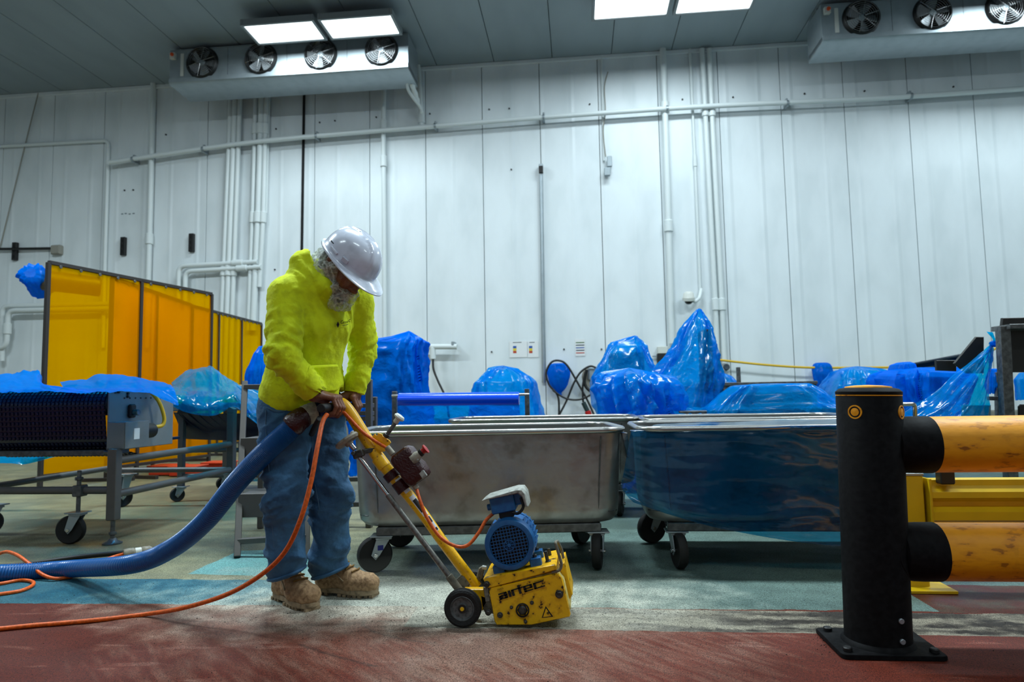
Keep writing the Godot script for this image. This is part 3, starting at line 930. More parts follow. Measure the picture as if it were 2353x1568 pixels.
	reel_bag(reel, 0.25, 0.36, 51)
	obj("cable", MB.new().tube(spline([Vector3(-0.409, 0.228, -13) - reel.position, Vector3(-0.397, 0.812, -13.05) - reel.position, Vector3(-0.568, 1.068, -13.05) - reel.position, Vector3(-0.623, 1.297, -13.05) - reel.position, Vector3(-0.525, 1.498, -13.05) - reel.position, Vector3(-0.372, 1.537, -13.05) - reel.position, Vector3(-0.213, 1.441, -13.05) - reel.position, Vector3(0.004, 1.057, -13.05) - reel.position, Vector3(0.179, 0.718, -13.05) - reel.position, Vector3(0.349, 0.301, -13) - reel.position], 8), 0.02, 8), M.black, reel)
	var g := thing("cable_reel", "grey cable reel with hanging black cable and a red plug", "reel", Vector3(0.264, 1.218, -13.3))
	obj("drum", MB.new().lathe(T(Vector3(0, 0, -0.1), Vector3(90, 0, 0)), [Vector2(0, 0), Vector2(0.2, 0), Vector2(0.2, 0.05), Vector2(0.14, 0.06), Vector2(0.14, 0.16), Vector2(0.2, 0.17), Vector2(0.2, 0.2), Vector2(0, 0.21)], 22), M.box_grey, g)
	obj("cover", MB.new().box(Vector3(0.02, 0.05, 0.12), Vector3(0.2, 0.28, 0.12), 0.04), M.galvanised, g)
	obj("cable", MB.new().tube(spline([Vector3(-0.535, 0.23, -13) - g.position, Vector3(-0.256, 0.725, -13.05) - g.position, Vector3(-0.096, 1.084, -13.05) - g.position, Vector3(0.052, 1.308, -13.05) - g.position, Vector3(0.24, 1.414, -13.05) - g.position, Vector3(0.397, 1.343, -13.05) - g.position], 8), 0.02, 8), M.black, g)
	obj("cable", MB.new().tube(spline([Vector3(0.136, 1.306, -13.05) - g.position, Vector3(0.078, 1.013, -13.05) - g.position, Vector3(0.079, 0.72, -13.05) - g.position], 6), 0.02, 8), M.black, g)
	obj("cable", MB.new().tube(spline([Vector3(-0.502, 0.965, -13.03) - g.position, Vector3(-0.254, 0.801, -13.03) - g.position, Vector3(0.038, 0.779, -13.03) - g.position, Vector3(0.334, 0.924, -13.03) - g.position], 6), 0.018, 8), M.black, g)
	obj("coil", MB.new().tube(spline([Vector3(0.163, 1.349, -13.08) - g.position, Vector3(0.114, 1.097, -13.08) - g.position, Vector3(0.211, 0.944, -13.08) - g.position, Vector3(0.377, 0.924, -13.08) - g.position], 6), 0.03, 8), M.black, g)
	obj("plug", MB.new().rod(Vector3(0.079, 0.72, -13.05) - g.position, Vector3(0.158, 0.551, -13.05) - g.position, 0.045), mat("plug_teal", Color(0.06, 0.16, 0.17), 0.5), g)
	obj("plug_cap", MB.new().rod(Vector3(0.157, 0.552, -13.03) - g.position, Vector3(0.204, 0.41, -13.03) - g.position, 0.06), red, g)
	obj("socket", MB.new().rod(Vector3(0.255, 0.423, -13.1) - g.position, Vector3(0.318, 0.297, -13.1) - g.position, 0.05), red, g)
	var br := thing("hose_reel", "blue wrapped hose reel hung on the wall right of the steel tray", "reel", Vector3(4.629, 1.128, -13.3))
	reel_bag(br, 0.21, 0.34, 52)
	var sp := thing("wrapped_spout", "blue wrapped round spout at the left edge beside the yellow screen", "pipe end", Vector3(-6.119, 2.306, -6.944))
	obj("film", bag([[0.13, 0.06, 0.0], [0.11, 0.12, 0.0], [0.05, 0.14, 0.0], [-0.03, 0.12, 0.0], [-0.14, 0.12, 0.01], [-0.3, 0.13, 0.02]], 0.04, 61, Basis.from_euler(Vector3(1.35, 0.55, 0.1))), M.film_deep, sp)
	obj("pipe", MB.new().rod(Vector3(0.04, -0.02, -0.06), Vector3(0.5, -0.06, -0.42), 0.115, 18), M.steel_dull, sp)


func reel_bag(t: Node3D, r: float, h: float, sd: int) -> void:
	obj("film", bag([[h * 0.98, r * 0.5, 0.0], [h * 0.85, r * 0.85, 0.02], [h * 0.4, r * 1.08, 0.05], [0.0, r * 1.05, 0.07], [-h * 0.5, r * 0.86, 0.05], [-h * 0.85, r * 0.5, 0.03], [-h * 1.05, r * 0.22, 0.0], [-h * 1.2, r * 0.3, 0.0]], 0.03, sd, Basis.from_scale(Vector3(0.85, 0.8, 0.6))), M.film_deep, t)
	obj("bracket", MB.new().box(Vector3(0, -0.05, -0.15), Vector3(0.12, 0.3, 0.1), 0.01), M.galvanised, t)


func bag(lev: Array, amp: float, sd: int, turn := Basis.IDENTITY) -> ArrayMesh:
	# a crumpled round bag: [height, radius, forward shift] from top to bottom
	var nz := noise(sd, 3.0, 4)
	var rr := []
	var dense := 7
	for j in (lev.size() - 1) * dense + 1:
		var u := float(j) / dense
		var k := mini(int(u), lev.size() - 2)
		var q := []
		for c in 3:
			q.append(cubic_interpolate(lev[k][c], lev[k + 1][c], lev[maxi(k - 1, 0)][c], lev[mini(k + 2, lev.size() - 1)][c], u - k))
		var row := PackedVector3Array()
		for i in 48:
			var a := TAU * i / 48
			var d := Vector3(cos(a), 0, sin(a))
			var fold := absf(nz.get_noise_3d(d.x * 0.9, q[0] * 0.5, d.z * 0.9)) * 2.0 - 0.5
			row.append(turn * (d * (q[1] + amp * fold * (0.5 + minf(q[1] * 3, 1.0))) + Vector3(0, q[0], q[2])))
		rr.append(row)
	var b := MB.new()
	b.rows(rr, true, turn * Vector3(0, (lev[0][0] + lev[-1][0]) / 2, 0.02))
	for e in [0, rr.size() - 1]:
		var mid := Vector3.ZERO
		for p in rr[e]:
			mid += p / 48.0
		var f := b.v.size()
		var m := turn * Vector3(0, 1 if e == 0 else -1, 0)
		b.put(mid - m * 0.02, m)
		for p in rr[e]:
			b.put(p, m)
		for i in 48:
			b.tri(f, f + 1 + i, f + 1 + (i + 1) % 48)
	return b.done()


# ---------- steel tubs on castors ----------
func caster(r: float, h: float, turn: float, parent: Node3D, at: Vector3, sticker := false) -> Node3D:
	# a swivel castor under the point at: fork, plate, wheel, axle
	var f := MB.new()
	f.x = Transform3D(Basis(Vector3.UP, turn), Vector3.ZERO)
	var off := -r * 0.45
	for s in [-1, 1]:
		var side := PackedVector2Array([Vector2(-0.035, -0.012), Vector2(0.035, -0.012), Vector2(off + 0.022, r - h - 0.0), Vector2(off, r - h - 0.024), Vector2(off - 0.022, r - h)])
		f.prism(T(Vector3(0, 0, s * 0.03 - 0.0025)), side, 0.005, 0.001)
	f.box(Vector3(0, -0.014, 0), Vector3(0.08, 0.012, 0.075), 0.003)
	var o := obj("caster", f, M.galvanised, parent)
	o.position = at
	obj("plate", MB.new().box(Vector3(0, -0.003, 0), Vector3(0.11, 0.008, 0.1), 0.002), M.galvanised, o)
	var w := MB.new()
	w.x = f.x
	w.lathe(T(Vector3(off, r - h, 0), Vector3(90, 0, 0)), [Vector2(0.0, -0.018), Vector2(r * 0.6, -0.016), Vector2(r * 0.9, -0.022), Vector2(r, -0.012), Vector2(r, 0.012), Vector2(r * 0.9, 0.022), Vector2(r * 0.6, 0.016), Vector2(0.0, 0.018)], 28)
	obj("wheel", w, M.black_rubber, o)
	var b := MB.new()
	b.x = f.x
	b.rod(Vector3(off, r - h, -0.042), Vector3(off, r - h, 0.042), 0.011, 8)
	obj("axle", b, M.chrome, o)
	if sticker:
		var k := MB.new()
		k.x = f.x
		k.box(Vector3(off * 0.4, (r - h) * 0.62, 0.034), Vector3(0.028, 0.024, 0.002), 0.0)
		obj("sticker", k, mat("sticker_blue", Color(0.05, 0.1, 0.45), 0.5), o)
	return o


func tub(label: String, at: Vector3, turn: float, l := 1.37, w := 0.72, h := 0.69) -> Node3D:
	# at: the middle of its near side on the floor; local x runs along it and -z away
	var t := thing("steel_tub", label, "tub", at, "steel tubs on castors", turn)
	var prof := [[h, 0.0, 0.11], [h - 0.05, 0.004, 0.11], [0.42, 0.012, 0.12], [0.3, 0.016, 0.125], [0.255, 0.022, 0.125], [0.23, 0.04, 0.13], [0.217, 0.075, 0.13]]
	var rr := []
	for q in prof:
		var row := PackedVector3Array()
		for p in loop2(l - 2 * q[1], w - 2 * q[1], q[2], 7):
			row.append(Vector3(p.x, q[0], p.y - w / 2))
		rr.append(row)
	var body := MB.new().rows(rr, true, Vector3(0, 0.5, -w / 2))
	var f := body.v.size()
	body.put(Vector3(0, 0.215, -w / 2), Vector3.DOWN)
	for p in rr[-1]:
		body.put(p, Vector3.DOWN)
	for i in rr[-1].size():
		body.tri(f, f + 1 + i, f + 1 + (i + 1) % rr[-1].size())
	obj("body", body, M.tub_steel, t)
	# the rolled rim
	var rim := PackedVector3Array()
	var lp := loop2(l + 0.02, w + 0.02, 0.12, 7)
	for i in lp.size() + 1:
		var p := lp[i % lp.size()]
		rim.append(Vector3(p.x, h, p.y - w / 2))
	obj("rim", MB.new().tube(rim, 0.016, 10, false), M.rim_steel, t)
	# the inside wall, seen over the rim
	var ii := []
	for q in [[h, 0.012, 0.1], [0.45, 0.026, 0.11], [0.27, 0.05, 0.12]]:
		var row := PackedVector3Array()
		for p in loop2(l - 2 * q[1], w - 2 * q[1], q[2], 7):
			row.append(Vector3(p.x, q[0], p.y - w / 2))
		ii.append(row)
	obj("lining", MB.new().rows(ii, true), M.steel_in, t)
	for s in [-1, 1]:
		obj("seam", MB.new().tube(PackedVector3Array([Vector3(s * (l / 2 - 0.115), h - 0.03, 0.002), Vector3(s * (l / 2 - 0.13), 0.42, -0.01), Vector3(s * (l / 2 - 0.135), 0.3, -0.02)]), 0.004, 6), M.steel_dull, t)
		obj("corner_seam", MB.new().tube(PackedVector3Array([Vector3(s * (l / 2 - 0.14), 0.285, -0.024), Vector3(s * (l / 2 - 0.07), 0.283, -0.04), Vector3(s * (l / 2 - 0.032), 0.28, -0.09)]), 0.004, 6), M.steel_dull, t)
	for s in [0.06, w - 0.06]:
		obj("skid_rail", MB.new().box(Vector3(0, 0.203, -s), Vector3(l - 0.24, 0.044, 0.05), 0.006), M.steel_dull, t)
	obj("handle_plate", MB.new().prism(T(Vector3(l / 2 + 0.012, h - 0.02, -0.13), Vector3(0, 0, 0)), PackedVector2Array([Vector2(-0.01, 0), Vector2(0.02, 0), Vector2(0.035, -0.11), Vector2(0.02, -0.13), Vector2(0.008, -0.1)]), 0.06, 0.002), M.steel, t)
	return t


func tubs() -> void:
	var st := grain(mat("tub_steel", Color(0.62, 0.62, 0.61), 0.44, 0.8), ntex(71, 0.008, [Color(0.8, 0.78, 0.76), Color(0.95, 0.95, 0.95), Color(1, 1, 1), Color(1, 1, 1)], 5, 512), Vector3(0.9, 0.9, 0.9), N.fine, 0.12)
	st.roughness_texture = N.dirt
	mat("rim_steel", Color(0.66, 0.66, 0.65), 0.28, 1.0)
	mat("steel_in", Color(0.5, 0.5, 0.49), 0.45, 0.85)
	var a := tub("stained open steel tub with castors standing directly behind the yellow machine", Vector3(-0.462, 0.461, -3.356) * Vector3(1, 0, 1), 0.108)
	for c in [[Vector3(-0.54, 0.181, -0.08), 0.35, true], [Vector3(0.55, 0.181, -0.08), 1.35, false], [Vector3(-0.5, 0.181, -0.64), 0.2, false], [Vector3(0.55, 0.181, -0.64), 0.9, false]]:
		caster(0.088, 0.181, c[1], a, c[0], c[2])
	var b := tub("open steel tub half covered by a blue plastic sheet left of the black bollard", Vector3(0.99, 0, -3.43), 0.0)
	for c in [[Vector3(-0.52, 0.181, -0.08), 1.75], [Vector3(0.55, 0.181, -0.08), 0.9], [Vector3(-0.55, 0.181, -0.64), 0.4], [Vector3(0.55, 0.181, -0.64), 0.9]]:
		caster(0.088, 0.181, c[1], b, c[0])
	var d := copy(a, "steel_tub", "empty steel tub in the second row, behind the stained tub")
	d.position = Vector3(-0.271, 0.583, -4.887) * Vector3(1, 0, 1)
	d.rotation.y = 0.0
	var e := copy(a, "steel_tub", "empty steel tub in the second row, behind the covered tub")
	e.position = Vector3(1.132, 0.588, -4.52) * Vector3(1, 0, 1)
	e.rotation.y = 0.0
	# the sheet over the covered tub
	var sh := [
		[Vector3(0.448, 0.707, -3.767), Vector3(0.734, 0.712, -3.795), Vector3(1.005, 0.714, -3.771), Vector3(1.223, 0.716, -3.742), Vector3(1.434, 0.719, -3.712), Vector3(1.639, 0.717, -3.682)],
		[Vector3(0.274, 0.691, -3.52), Vector3(0.496, 0.689, -3.461), Vector3(0.792, 0.694, -3.449), Vector3(1.06, 0.7, -3.435), Vector3(1.275, 0.703, -3.435), Vector3(1.521, 0.701, -3.419)],
		[Vector3(0.254, 0.678, -3.438), Vector3(0.487, 0.677, -3.401), Vector3(0.78, 0.68, -3.399), Vector3(1.046, 0.685, -3.394), Vector3(1.259, 0.687, -3.395), Vector3(1.506, 0.684, -3.389)],
		[Vector3(0.233, 0.578, -3.424), Vector3(0.46, 0.557, -3.388), Vector3(0.751, 0.555, -3.386), Vector3(1.036, 0.553, -3.384), Vector3(1.248, 0.551, -3.385), Vector3(1.493, 0.549, -3.379)],
		[Vector3(0.21, 0.471, -3.421), Vector3(0.413, 0.409, -3.395), Vector3(0.726, 0.407, -3.396), Vector3(1.012, 0.406, -3.394), Vector3(1.244, 0.405, -3.396), Vector3(1.485, 0.406, -3.38)],
		[Vector3(0.197, 0.403, -3.415), Vector3(0.357, 0.326, -3.386), Vector3(0.648, 0.261, -3.4), Vector3(0.963, 0.252, -3.391), Vector3(1.232, 0.253, -3.388), Vector3(1.471, 0.256, -3.37)],
		[Vector3(0.254, 0.334, -3.406), Vector3(0.409, 0.277, -3.396), Vector3(0.637, 0.215, -3.403), Vector3(0.937, 0.161, -3.386), Vector3(1.231, 0.127, -3.378), Vector3(1.458, 0.112, -3.361)]]
	var s := obj("plastic_sheet", sheet(sh, 9, 0.014, 81, Vector2(0.6, 2.4)), M.film_clear)
	tag(s, "thin blue plastic sheet hanging over the front of the right steel tub", "plastic sheet", "blue plastic sheets")


func sheet(ctrl: Array, per: int, amp: float, sd: int, stretch := Vector2.ONE) -> ArrayMesh:
	# a creased sheet through a net of points
	var nz := noise(sd, 0.9, 4)
	nz.fractal_type = FastNoiseLite.FRACTAL_RIDGED
	var cols := []
	var w: int = ctrl[0].size()
	var lines := []
	for c in w:
		var line := []
		for r in ctrl.size():
			line.append(ctrl[r][c])
		lines.append(spline(line, per))
	var rr := []
	for j in lines[0].size():
		var line := []
		for c in w:
			line.append(lines[c][j])
		rr.append(spline(line, per))
	var h := rr.size()
	var k: int = rr[0].size()
	var moved := []
	for j in h:
		var row := PackedVector3Array()
		for i in k:
			var p: Vector3 = rr[j][i]
			var m: Vector3 = (rr[j][mini(i + 1, k - 1)] - rr[j][maxi(i - 1, 0)]).cross(rr[mini(j + 1, h - 1)][i] - rr[maxi(j - 1, 0)][i]).normalized()
			var u := Vector2(i, j) / per
			var q := nz.get_noise_3d(u.x * stretch.x * 0.45 + u.y * 0.2, u.y * stretch.y * 0.4 - u.x * 0.15, sd) + 0.2 * nz.get_noise_3d(u.x * 1.3, u.y * 1.3, sd + 9)
			row.append(p + m * amp * q)
		moved.append(row)
	return MB.new().rows(moved, false, Vector3.ZERO, 1.0, 1.0).done()


# ---------- crash barrier in front, yellow guard rail behind it ----------
func barrier() -> void:
	var t := thing("crash_barrier", "black round bollard with two thick orange tube rails on a bolted base plate", "barrier", Vector3(0.99, 0, -2.463))
	var r := 0.104
	var lean := T(Vector3.ZERO, Vector3(0, 0, -1.2))
	var rubber := grain(mat("bollard_black", Color(0.1, 0.1, 0.105), 0.6), N.scratch, Vector3.ONE * 3.0, N.fine, 0.1)
	rubber.metallic_specular = 0.18
	var orange := mat("barrier_orange", Color(0.95, 0.63, 0.0), 0.5)
	grain(orange, spots(91, 0.014, Color(0.62, 0.54, 0.42), Color(0.93, 0.9, 0.86), 0.19), Vector3(1.2, 4.0, 4.0), N.fine, 0.1)
	obj("post", MB.new().lathe(lean, [Vector2(0, 0.02), Vector2(r, 0.02), Vector2(r, 0.845), Vector2(r - 0.002, 0.848)], 48), rubber, t)
	obj("post_cap", MB.new().lathe(lean, [Vector2(r - 0.001, 0.851), Vector2(r + 0.001, 0.853), Vector2(r + 0.001, 0.862), Vector2(r - 0.01, 0.872), Vector2(r - 0.03, 0.876)], 48), rubber, t)
	obj("cap_line", MB.new().lathe(lean, [Vector2(r - 0.003, 0.847), Vector2(r + 0.0005, 0.848), Vector2(r + 0.0005, 0.851), Vector2(r - 0.003, 0.852)], 48), orange, t)
	obj("cap_top", MB.new().lathe(lean, [Vector2(r - 0.029, 0.8755), Vector2(r - 0.031, 0.88), Vector2(r - 0.06, 0.884), Vector2(0, 0.886)], 40), orange, t)
	for a in [2.38, 0.75]:
		# round orange plugs near the top, each in a ring
		var d := Vector3(cos(a), 0, sin(a))
		var at := along(d * (r - 0.004), d * r)
		at.origin = lean * (d * (r - 0.003) + Vector3(0, 0.793, 0))
		obj("plug_ring", MB.new().lathe(at, [Vector2(0.019, 0), Vector2(0.019, 0.0045), Vector2(0.0235, 0.0045), Vector2(0.0235, -0.004)], 28), orange, t)
		obj("plug", MB.new().lathe(at, [Vector2(0.0135, -0.002), Vector2(0.0135, 0.0045), Vector2(0, 0.006)], 24), orange, t)
	obj("base_plate", MB.new().prism(T(Vector3(0, 0, 0), Vector3(-90, 0, 0)), loop2(0.33, 0.26, 0.02, 3), 0.016, 0.003), rubber, t)
	obj("weld_collar", MB.new().lathe(Transform3D.IDENTITY, [Vector2(r + 0.012, 0.015), Vector2(r + 0.008, 0.024), Vector2(r, 0.03)], 40), rubber, t)
	for s in [[-0.135, 0.095], [-0.13, -0.095], [0.135, 0.095], [0.135, -0.095]]:
		obj("bolt", MB.new().rod(Vector3(s[0], 0.014, s[1]), Vector3(s[0], 0.03, s[1]), 0.015, 6, 0.003), M.black, t)
	for y in [0.05, 0.115]:
		obj("rivet", MB.new().rod(Vector3(0.035, y, r - 0.01), Vector3(0.036, y, r + 0.002), 0.009, 10), M.galvanised, t)
	var y0 := [0.677, 0.315]
	for k in 2:
		var y: float = y0[k]
		var ax := Transform3D(Basis(Vector3(0, -1, 0), Vector3(1, 0, 0), Vector3(0, 0, 1)), Vector3(0, y, 0))
		var rl := obj("rail", MB.new().lathe(ax, [Vector2(0, 0.19), Vector2(0.0955, 0.19), Vector2(0.0955, 2.6), Vector2(0, 2.6)], 44), orange, t)
		obj("sleeve", MB.new().lathe(ax, [Vector2(0.06, 0.07), Vector2(0.088, 0.085), Vector2(0.096, 0.115), Vector2(0.0975, 0.15), Vector2(0.0975, 0.206), Vector2(0.0955, 0.209)], 44), rubber, rl)
		var saddle := PackedVector3Array()
		for i in 41:
			# the edge where the sleeve meets the post
			var a := TAU * i / 40.0
			var q := Vector2(cos(a), sin(a)) * 0.093
			saddle.append(Vector3(sqrt(maxf(r * r - q.y * q.y, 0.0)) + 0.002, y + q.x, q.y))
		obj("saddle", MB.new().tube(saddle, 0.004, 6, false), rubber, rl)
	# guard rail behind
	var yel := grain(mat("guard_yellow", Color(0.8, 0.66, 0.03), 0.4), N.soft, Vector3.ONE * 1.5)
	var g := thing("guard_rail", "yellow corrugated steel guard rail on a post behind the orange rails", "guard rail", Vector3(1.473, 0, -3.167))
	obj("post", MB.new().box(Vector3(-0.03, 0.245, -0.02), Vector3(0.1, 0.49, 0.1), 0.006), yel, g)
	obj("post_cap", MB.new().box(Vector3(-0.03, 0.494, -0.02), Vector3(0.105, 0.012, 0.105), 0.003), M.galvanised, g)
	obj("base_plate", MB.new().box(Vector3(-0.005, 0.007, 0.0), Vector3(0.21, 0.014, 0.19), 0.003), yel, g)
	var prof := [Vector2(0.0, 0.475), Vector2(0.03, 0.47), Vector2(0.03, 0.445), Vector2(0.05, 0.42), Vector2(0.05, 0.395), Vector2(0.02, 0.375), Vector2(0.02, 0.355), Vector2(0.05, 0.335), Vector2(0.05, 0.3), Vector2(0.02, 0.275), Vector2(0.02, 0.255), Vector2(0.0, 0.25)]
	var poly := PackedVector2Array()
	for p in prof:
		poly.append(Vector2(-p.x, p.y))
	for i in range(prof.size() - 1, -1, -1):
		poly.append(Vector2(-prof[i].x + 0.008, prof[i].y))
	obj("rail", MB.new().prism(T(Vector3(0.035, 0, 0.0), Vector3(0, 90, 0)), poly, 2.2), yel, g)
	obj("end_strip", MB.new().box(Vector3(0.036, 0.362, -0.0), Vector3(0.012, 0.232, 0.11), 0.003), yel, g)
	obj("stop_block", MB.new().box(Vector3(0.1, 0.5, 0.05), Vector3(0.06, 0.09, 0.05), 0.006), M.black, g)


# ---------- wrapped machines and steel gear in the middle of the hall ----------
func shroud(lev: Array, sd: int, amp := 0.03, square := 3.0, fold := 1.9, open_top := false) -> ArrayMesh:
	# a film bag pulled over something: rows [y, x left, x right, z front, z back] from the top down
	var nz := noise(sd, 1.0, 4)
	var nf := noise(sd + 1, 1.0, 3)
	nf.fractal_type = FastNoiseLite.FRACTAL_RIDGED
	var dense := 8
	var rr := []
	var k := 84
	for j in (lev.size() - 1) * dense + 1:
		var u := float(j) / dense
		var a := mini(int(u), lev.size() - 2)
		var f := u - a
		var q := []
		for c in 5:
			q.append(lerpf(lev[a][c], lev[a + 1][c], f))
		var row := PackedVector3Array()
		for i in k:
			var an := TAU * i / k
			var e := Vector2(cos(an), sin(an))
			e = Vector2(signf(e.x) * pow(absf(e.x), 2.0 / square), signf(e.y) * pow(absf(e.y), 2.0 / square))
			var c2 := Vector2((q[1] + q[2]) / 2, (q[3] + q[4]) / 2)
			var h := Vector2((q[2] - q[1]) / 2, (q[3] - q[4]) / 2)
			var p := c2 + e * h
			var d := nf.get_noise_3d(e.x * 1.3 * fold, e.y * 1.3 * fold, q[0] * 0.35) * 1.7 - 0.3 + nz.get_noise_3d(p.x * 1.6, q[0] * 1.4, p.y * 1.6) * 0.7 + nf.get_noise_3d(e.x * 5.0 + q[0] * 1.5, e.y * 5.0 + 5.0, q[0] * 1.2) * 0.8
			p += e.normalized() * amp * d * clampf(h.length() * 4.0, 0.2, 1.0)
			row.append(Vector3(p.x, q[0] + amp * 0.6 * nz.get_noise_2d(an * 3.0, 7.0 + q[0]), p.y))
		rr.append(row)
	var b := MB.new()
	var mid := Vector3((lev[-1][1] + lev[-1][2]) / 2, (lev[0][0] + lev[-1][0]) / 2, (lev[-1][3] + lev[-1][4]) / 2)
	b.rows(rr, true, mid)
	if not open_top:
		var top := Vector3.ZERO
		for p in rr[0]:
			top += p / k
		var f := b.v.size()
		b.put(top + Vector3(0, amp * 0.5, 0), Vector3.UP)
		for p in rr[0]:
			b.put(p, Vector3.UP)
		for i in k:
			b.tri(f, f + 1 + i, f + 1 + (i + 1) % k)
	return b.done()


func wrapped(called: String, label: String, cat: String, lev: Array, sd: int, m: Material, amp := 0.03, square := 3.0, inner: Array = []) -> Node3D:
	# inner: boxes [x, y, z, width, height, depth] of what shows through the film
	var t := thing(called, label, cat, Vector3.ZERO, "machines wrapped in blue plastic")
	for q in inner:
		obj("machine_body", MB.new().box(Vector3(q[0], q[1], q[2]), Vector3(q[3], q[4], q[5]), 0.02), M.machine, t)
	obj("film_cover", shroud(lev, sd, amp, square), m, t)
	return t


func background() -> void:
	mat("machine", Color(0.42, 0.5, 0.52), 0.5, 0.3)
	mat("machine_dark", Color(0.08, 0.1, 0.11), 0.5)
	# tall wrapped cabinet right of the worker
	var c := wrapped("wrapped_cabinet", "tall control cabinet wrapped in blue plastic with a pointed top, right of the worker", "cabinet", [[1.598, -1.925, -1.875, -7.355, -7.445], [1.54, -2.072, -1.815, -7.22, -7.58], [1.503, -2.35, -1.755, -7.145, -7.655], [1.406, -2.432, -1.776, -7.1, -7.7], [1.189, -2.432, -1.787, -7.1, -7.7], [0.943, -2.432, -1.769, -7.1, -7.7], [0.65, -2.472, -1.702, -7.1, -7.7], [0.167, -2.472, -1.705, -7.1, -7.7], [0.032, -2.472, -1.706, -7.1, -7.7]], 101, M.film_deep, 0.06, 5.0)
	obj("machine_body", MB.new().box(Vector3(-2.14, 0.944, -7.42), Vector3(0.42, 1.1, 0.4), 0.02), M.machine, c)
	for q in [[Vector3(-1.904, 1.186, -7.2), 0.07, 0.05], [Vector3(-1.905, 1.12, -7.2), 0.07, 0.05], [Vector3(-2.017, 1.036, -7.2), 0.04, 0.04], [Vector3(-2.124, 1.278, -7.2), 0.1, 0.25]]:
		obj("switch", MB.new().box(q[0], Vector3(q[1], q[2], 0.03), 0.006), M.machine_dark, c)
	wrapped("wrapped_machine", "blue wrapped machine behind the plastic roll stand", "machine", [[1.218, -0.964, -0.883, -8.165, -8.435], [1.196, -1.019, -0.812, -8.075, -8.525], [1.098, -1.141, -0.651, -7.94, -8.66], [1.033, -1.219, -0.577, -7.873, -8.728], [0.844, -1.244, -0.559, -7.85, -8.75], [0.602, -1.258, -0.51, -7.805, -8.795], [0.473, -1.271, -0.373, -7.715, -8.885], [0.005, -1.277, -0.384, -7.715, -8.885]], 102, M.film, 0.06, 4.5)
	wrapped("wrapped_machine", "slanted blue wrapped hopper left of the tall blue cone", "machine", [[1.532, 0.657, 0.693, -7.92, -8.08], [1.462, 0.426, 0.721, -7.8, -8.2], [1.41, 0.394, 0.75, -7.72, -8.28], [1.204, 0.285, 0.834, -7.64, -8.36], [1.061, 0.194, 0.93, -7.6, -8.4], [0.896, 0.185, 0.964, -7.6, -8.4], [0.692, 0.25, 1.007, -7.6, -8.4], [0.514, 0.296, 1.05, -7.6, -8.4], [0.025, 0.282, 1.032, -7.6, -8.4]], 103, M.film, 0.05, 5.0, [[0.564, 0.999, -8.0, 0.4, 0.7, 0.3]])
	wrapped("wrapped_machine", "low glossy blue plastic bundle in front of the wrapped hopper", "machine", [[1.063, 0.34, 0.608, -6.225, -6.575], [1.03, 0.27, 0.704, -6.12, -6.68], [0.952, 0.239, 0.765, -6.05, -6.75], [0.829, 0.252, 0.809, -6.033, -6.768], [0.727, 0.29, 0.825, -6.05, -6.75], [0.585, 0.269, 0.848, -6.05, -6.75], [0.042, 0.261, 0.82, -6.05, -6.75]], 104, M.film, 0.11, 2.8)
	var cone := wrapped("wrapped_machine", "tall blue plastic cone tied over an upright machine part", "machine", [[1.689, 1.22, 1.255, -6.865, -6.935], [1.592, 1.143, 1.298, -6.795, -7.005], [1.504, 1.079, 1.325, -6.76, -7.04], [1.319, 1.003, 1.334, -6.69, -7.11], [1.101, 0.839, 1.347, -6.62, -7.18], [0.97, 0.748, 1.358, -6.568, -7.232], [0.796, 0.699, 1.308, -6.55, -7.25], [0.588, 0.57, 1.283, -6.533, -7.268], [0.036, 0.569, 1.252, -6.533, -7.268]], 105, M.film, 0.06, 2.8)
	obj("machine_body", MB.new().box(Vector3(1.282, 1.184, -6.9), Vector3(0.09, 0.62, 0.3), 0.01), M.machine_dark, cone)
	wrapped("wrapped_machine", "small rounded blue bundle at the right foot of the tall cone", "machine", [[1.103, 1.707, 1.814, -8.6, -8.8], [1.064, 1.662, 1.898, -8.54, -8.86], [0.976, 1.594, 1.958, -8.5, -8.9], [0.823, 1.588, 1.962, -8.5, -8.9], [-0.003, 1.554, 1.926, -8.5, -8.9]], 106, M.film, 0.03, 2.4)
	wrapped("wrapped_machine", "sloping blue wrapped machine behind the black bollard", "machine", [[1.106, 3.076, 3.266, -7.82, -8.18], [1.081, 3.008, 3.336, -7.73, -8.27], [0.987, 2.926, 3.448, -7.595, -8.405], [0.916, 2.884, 3.594, -7.55, -8.45], [0.7, 2.839, 3.609, -7.55, -8.45], [0.357, 2.797, 3.597, -7.55, -8.45]], 107, M.film, 0.06, 4.5)
	wrapped("wrapped_machine", "dark blue wrapped machine with a flat top right of the bollard", "machine", [[1.047, 3.166, 3.554, -6.685, -7.315], [1.012, 3.102, 3.633, -6.572, -7.428], [0.961, 3.07, 3.654, -6.55, -7.45], [0.798, 3.089, 3.598, -6.55, -7.45], [0.627, 3.12, 3.547, -6.55, -7.45], [0.245, 3.096, 3.541, -6.55, -7.45]], 108, M.film_deep, 0.06, 6.0)
	wrapped("wrapped_motor", "small blue wrapped motor on top of the flat wrapped machine", "motor", [[1.135, 3.266, 3.35, -7.112, -7.288], [1.117, 3.222, 3.374, -7.043, -7.357], [1.073, 3.207, 3.38, -7.025, -7.375], [1.029, 3.2, 3.381, -7.025, -7.375]], 109, M.film_deep, 0.015, 3.0)
	wrapped("wrapped_bundle", "dark blue bundle hanging beside the steel post at the right", "bundle", [[1.005, 3.189, 3.24, -5.515, -5.585], [0.951, 3.173, 3.249, -5.487, -5.613], [0.87, 3.167, 3.236, -5.48, -5.62], [0.82, 3.176, 3.22, -5.508, -5.592]], 110, M.film_deep, 0.02, 2.5)
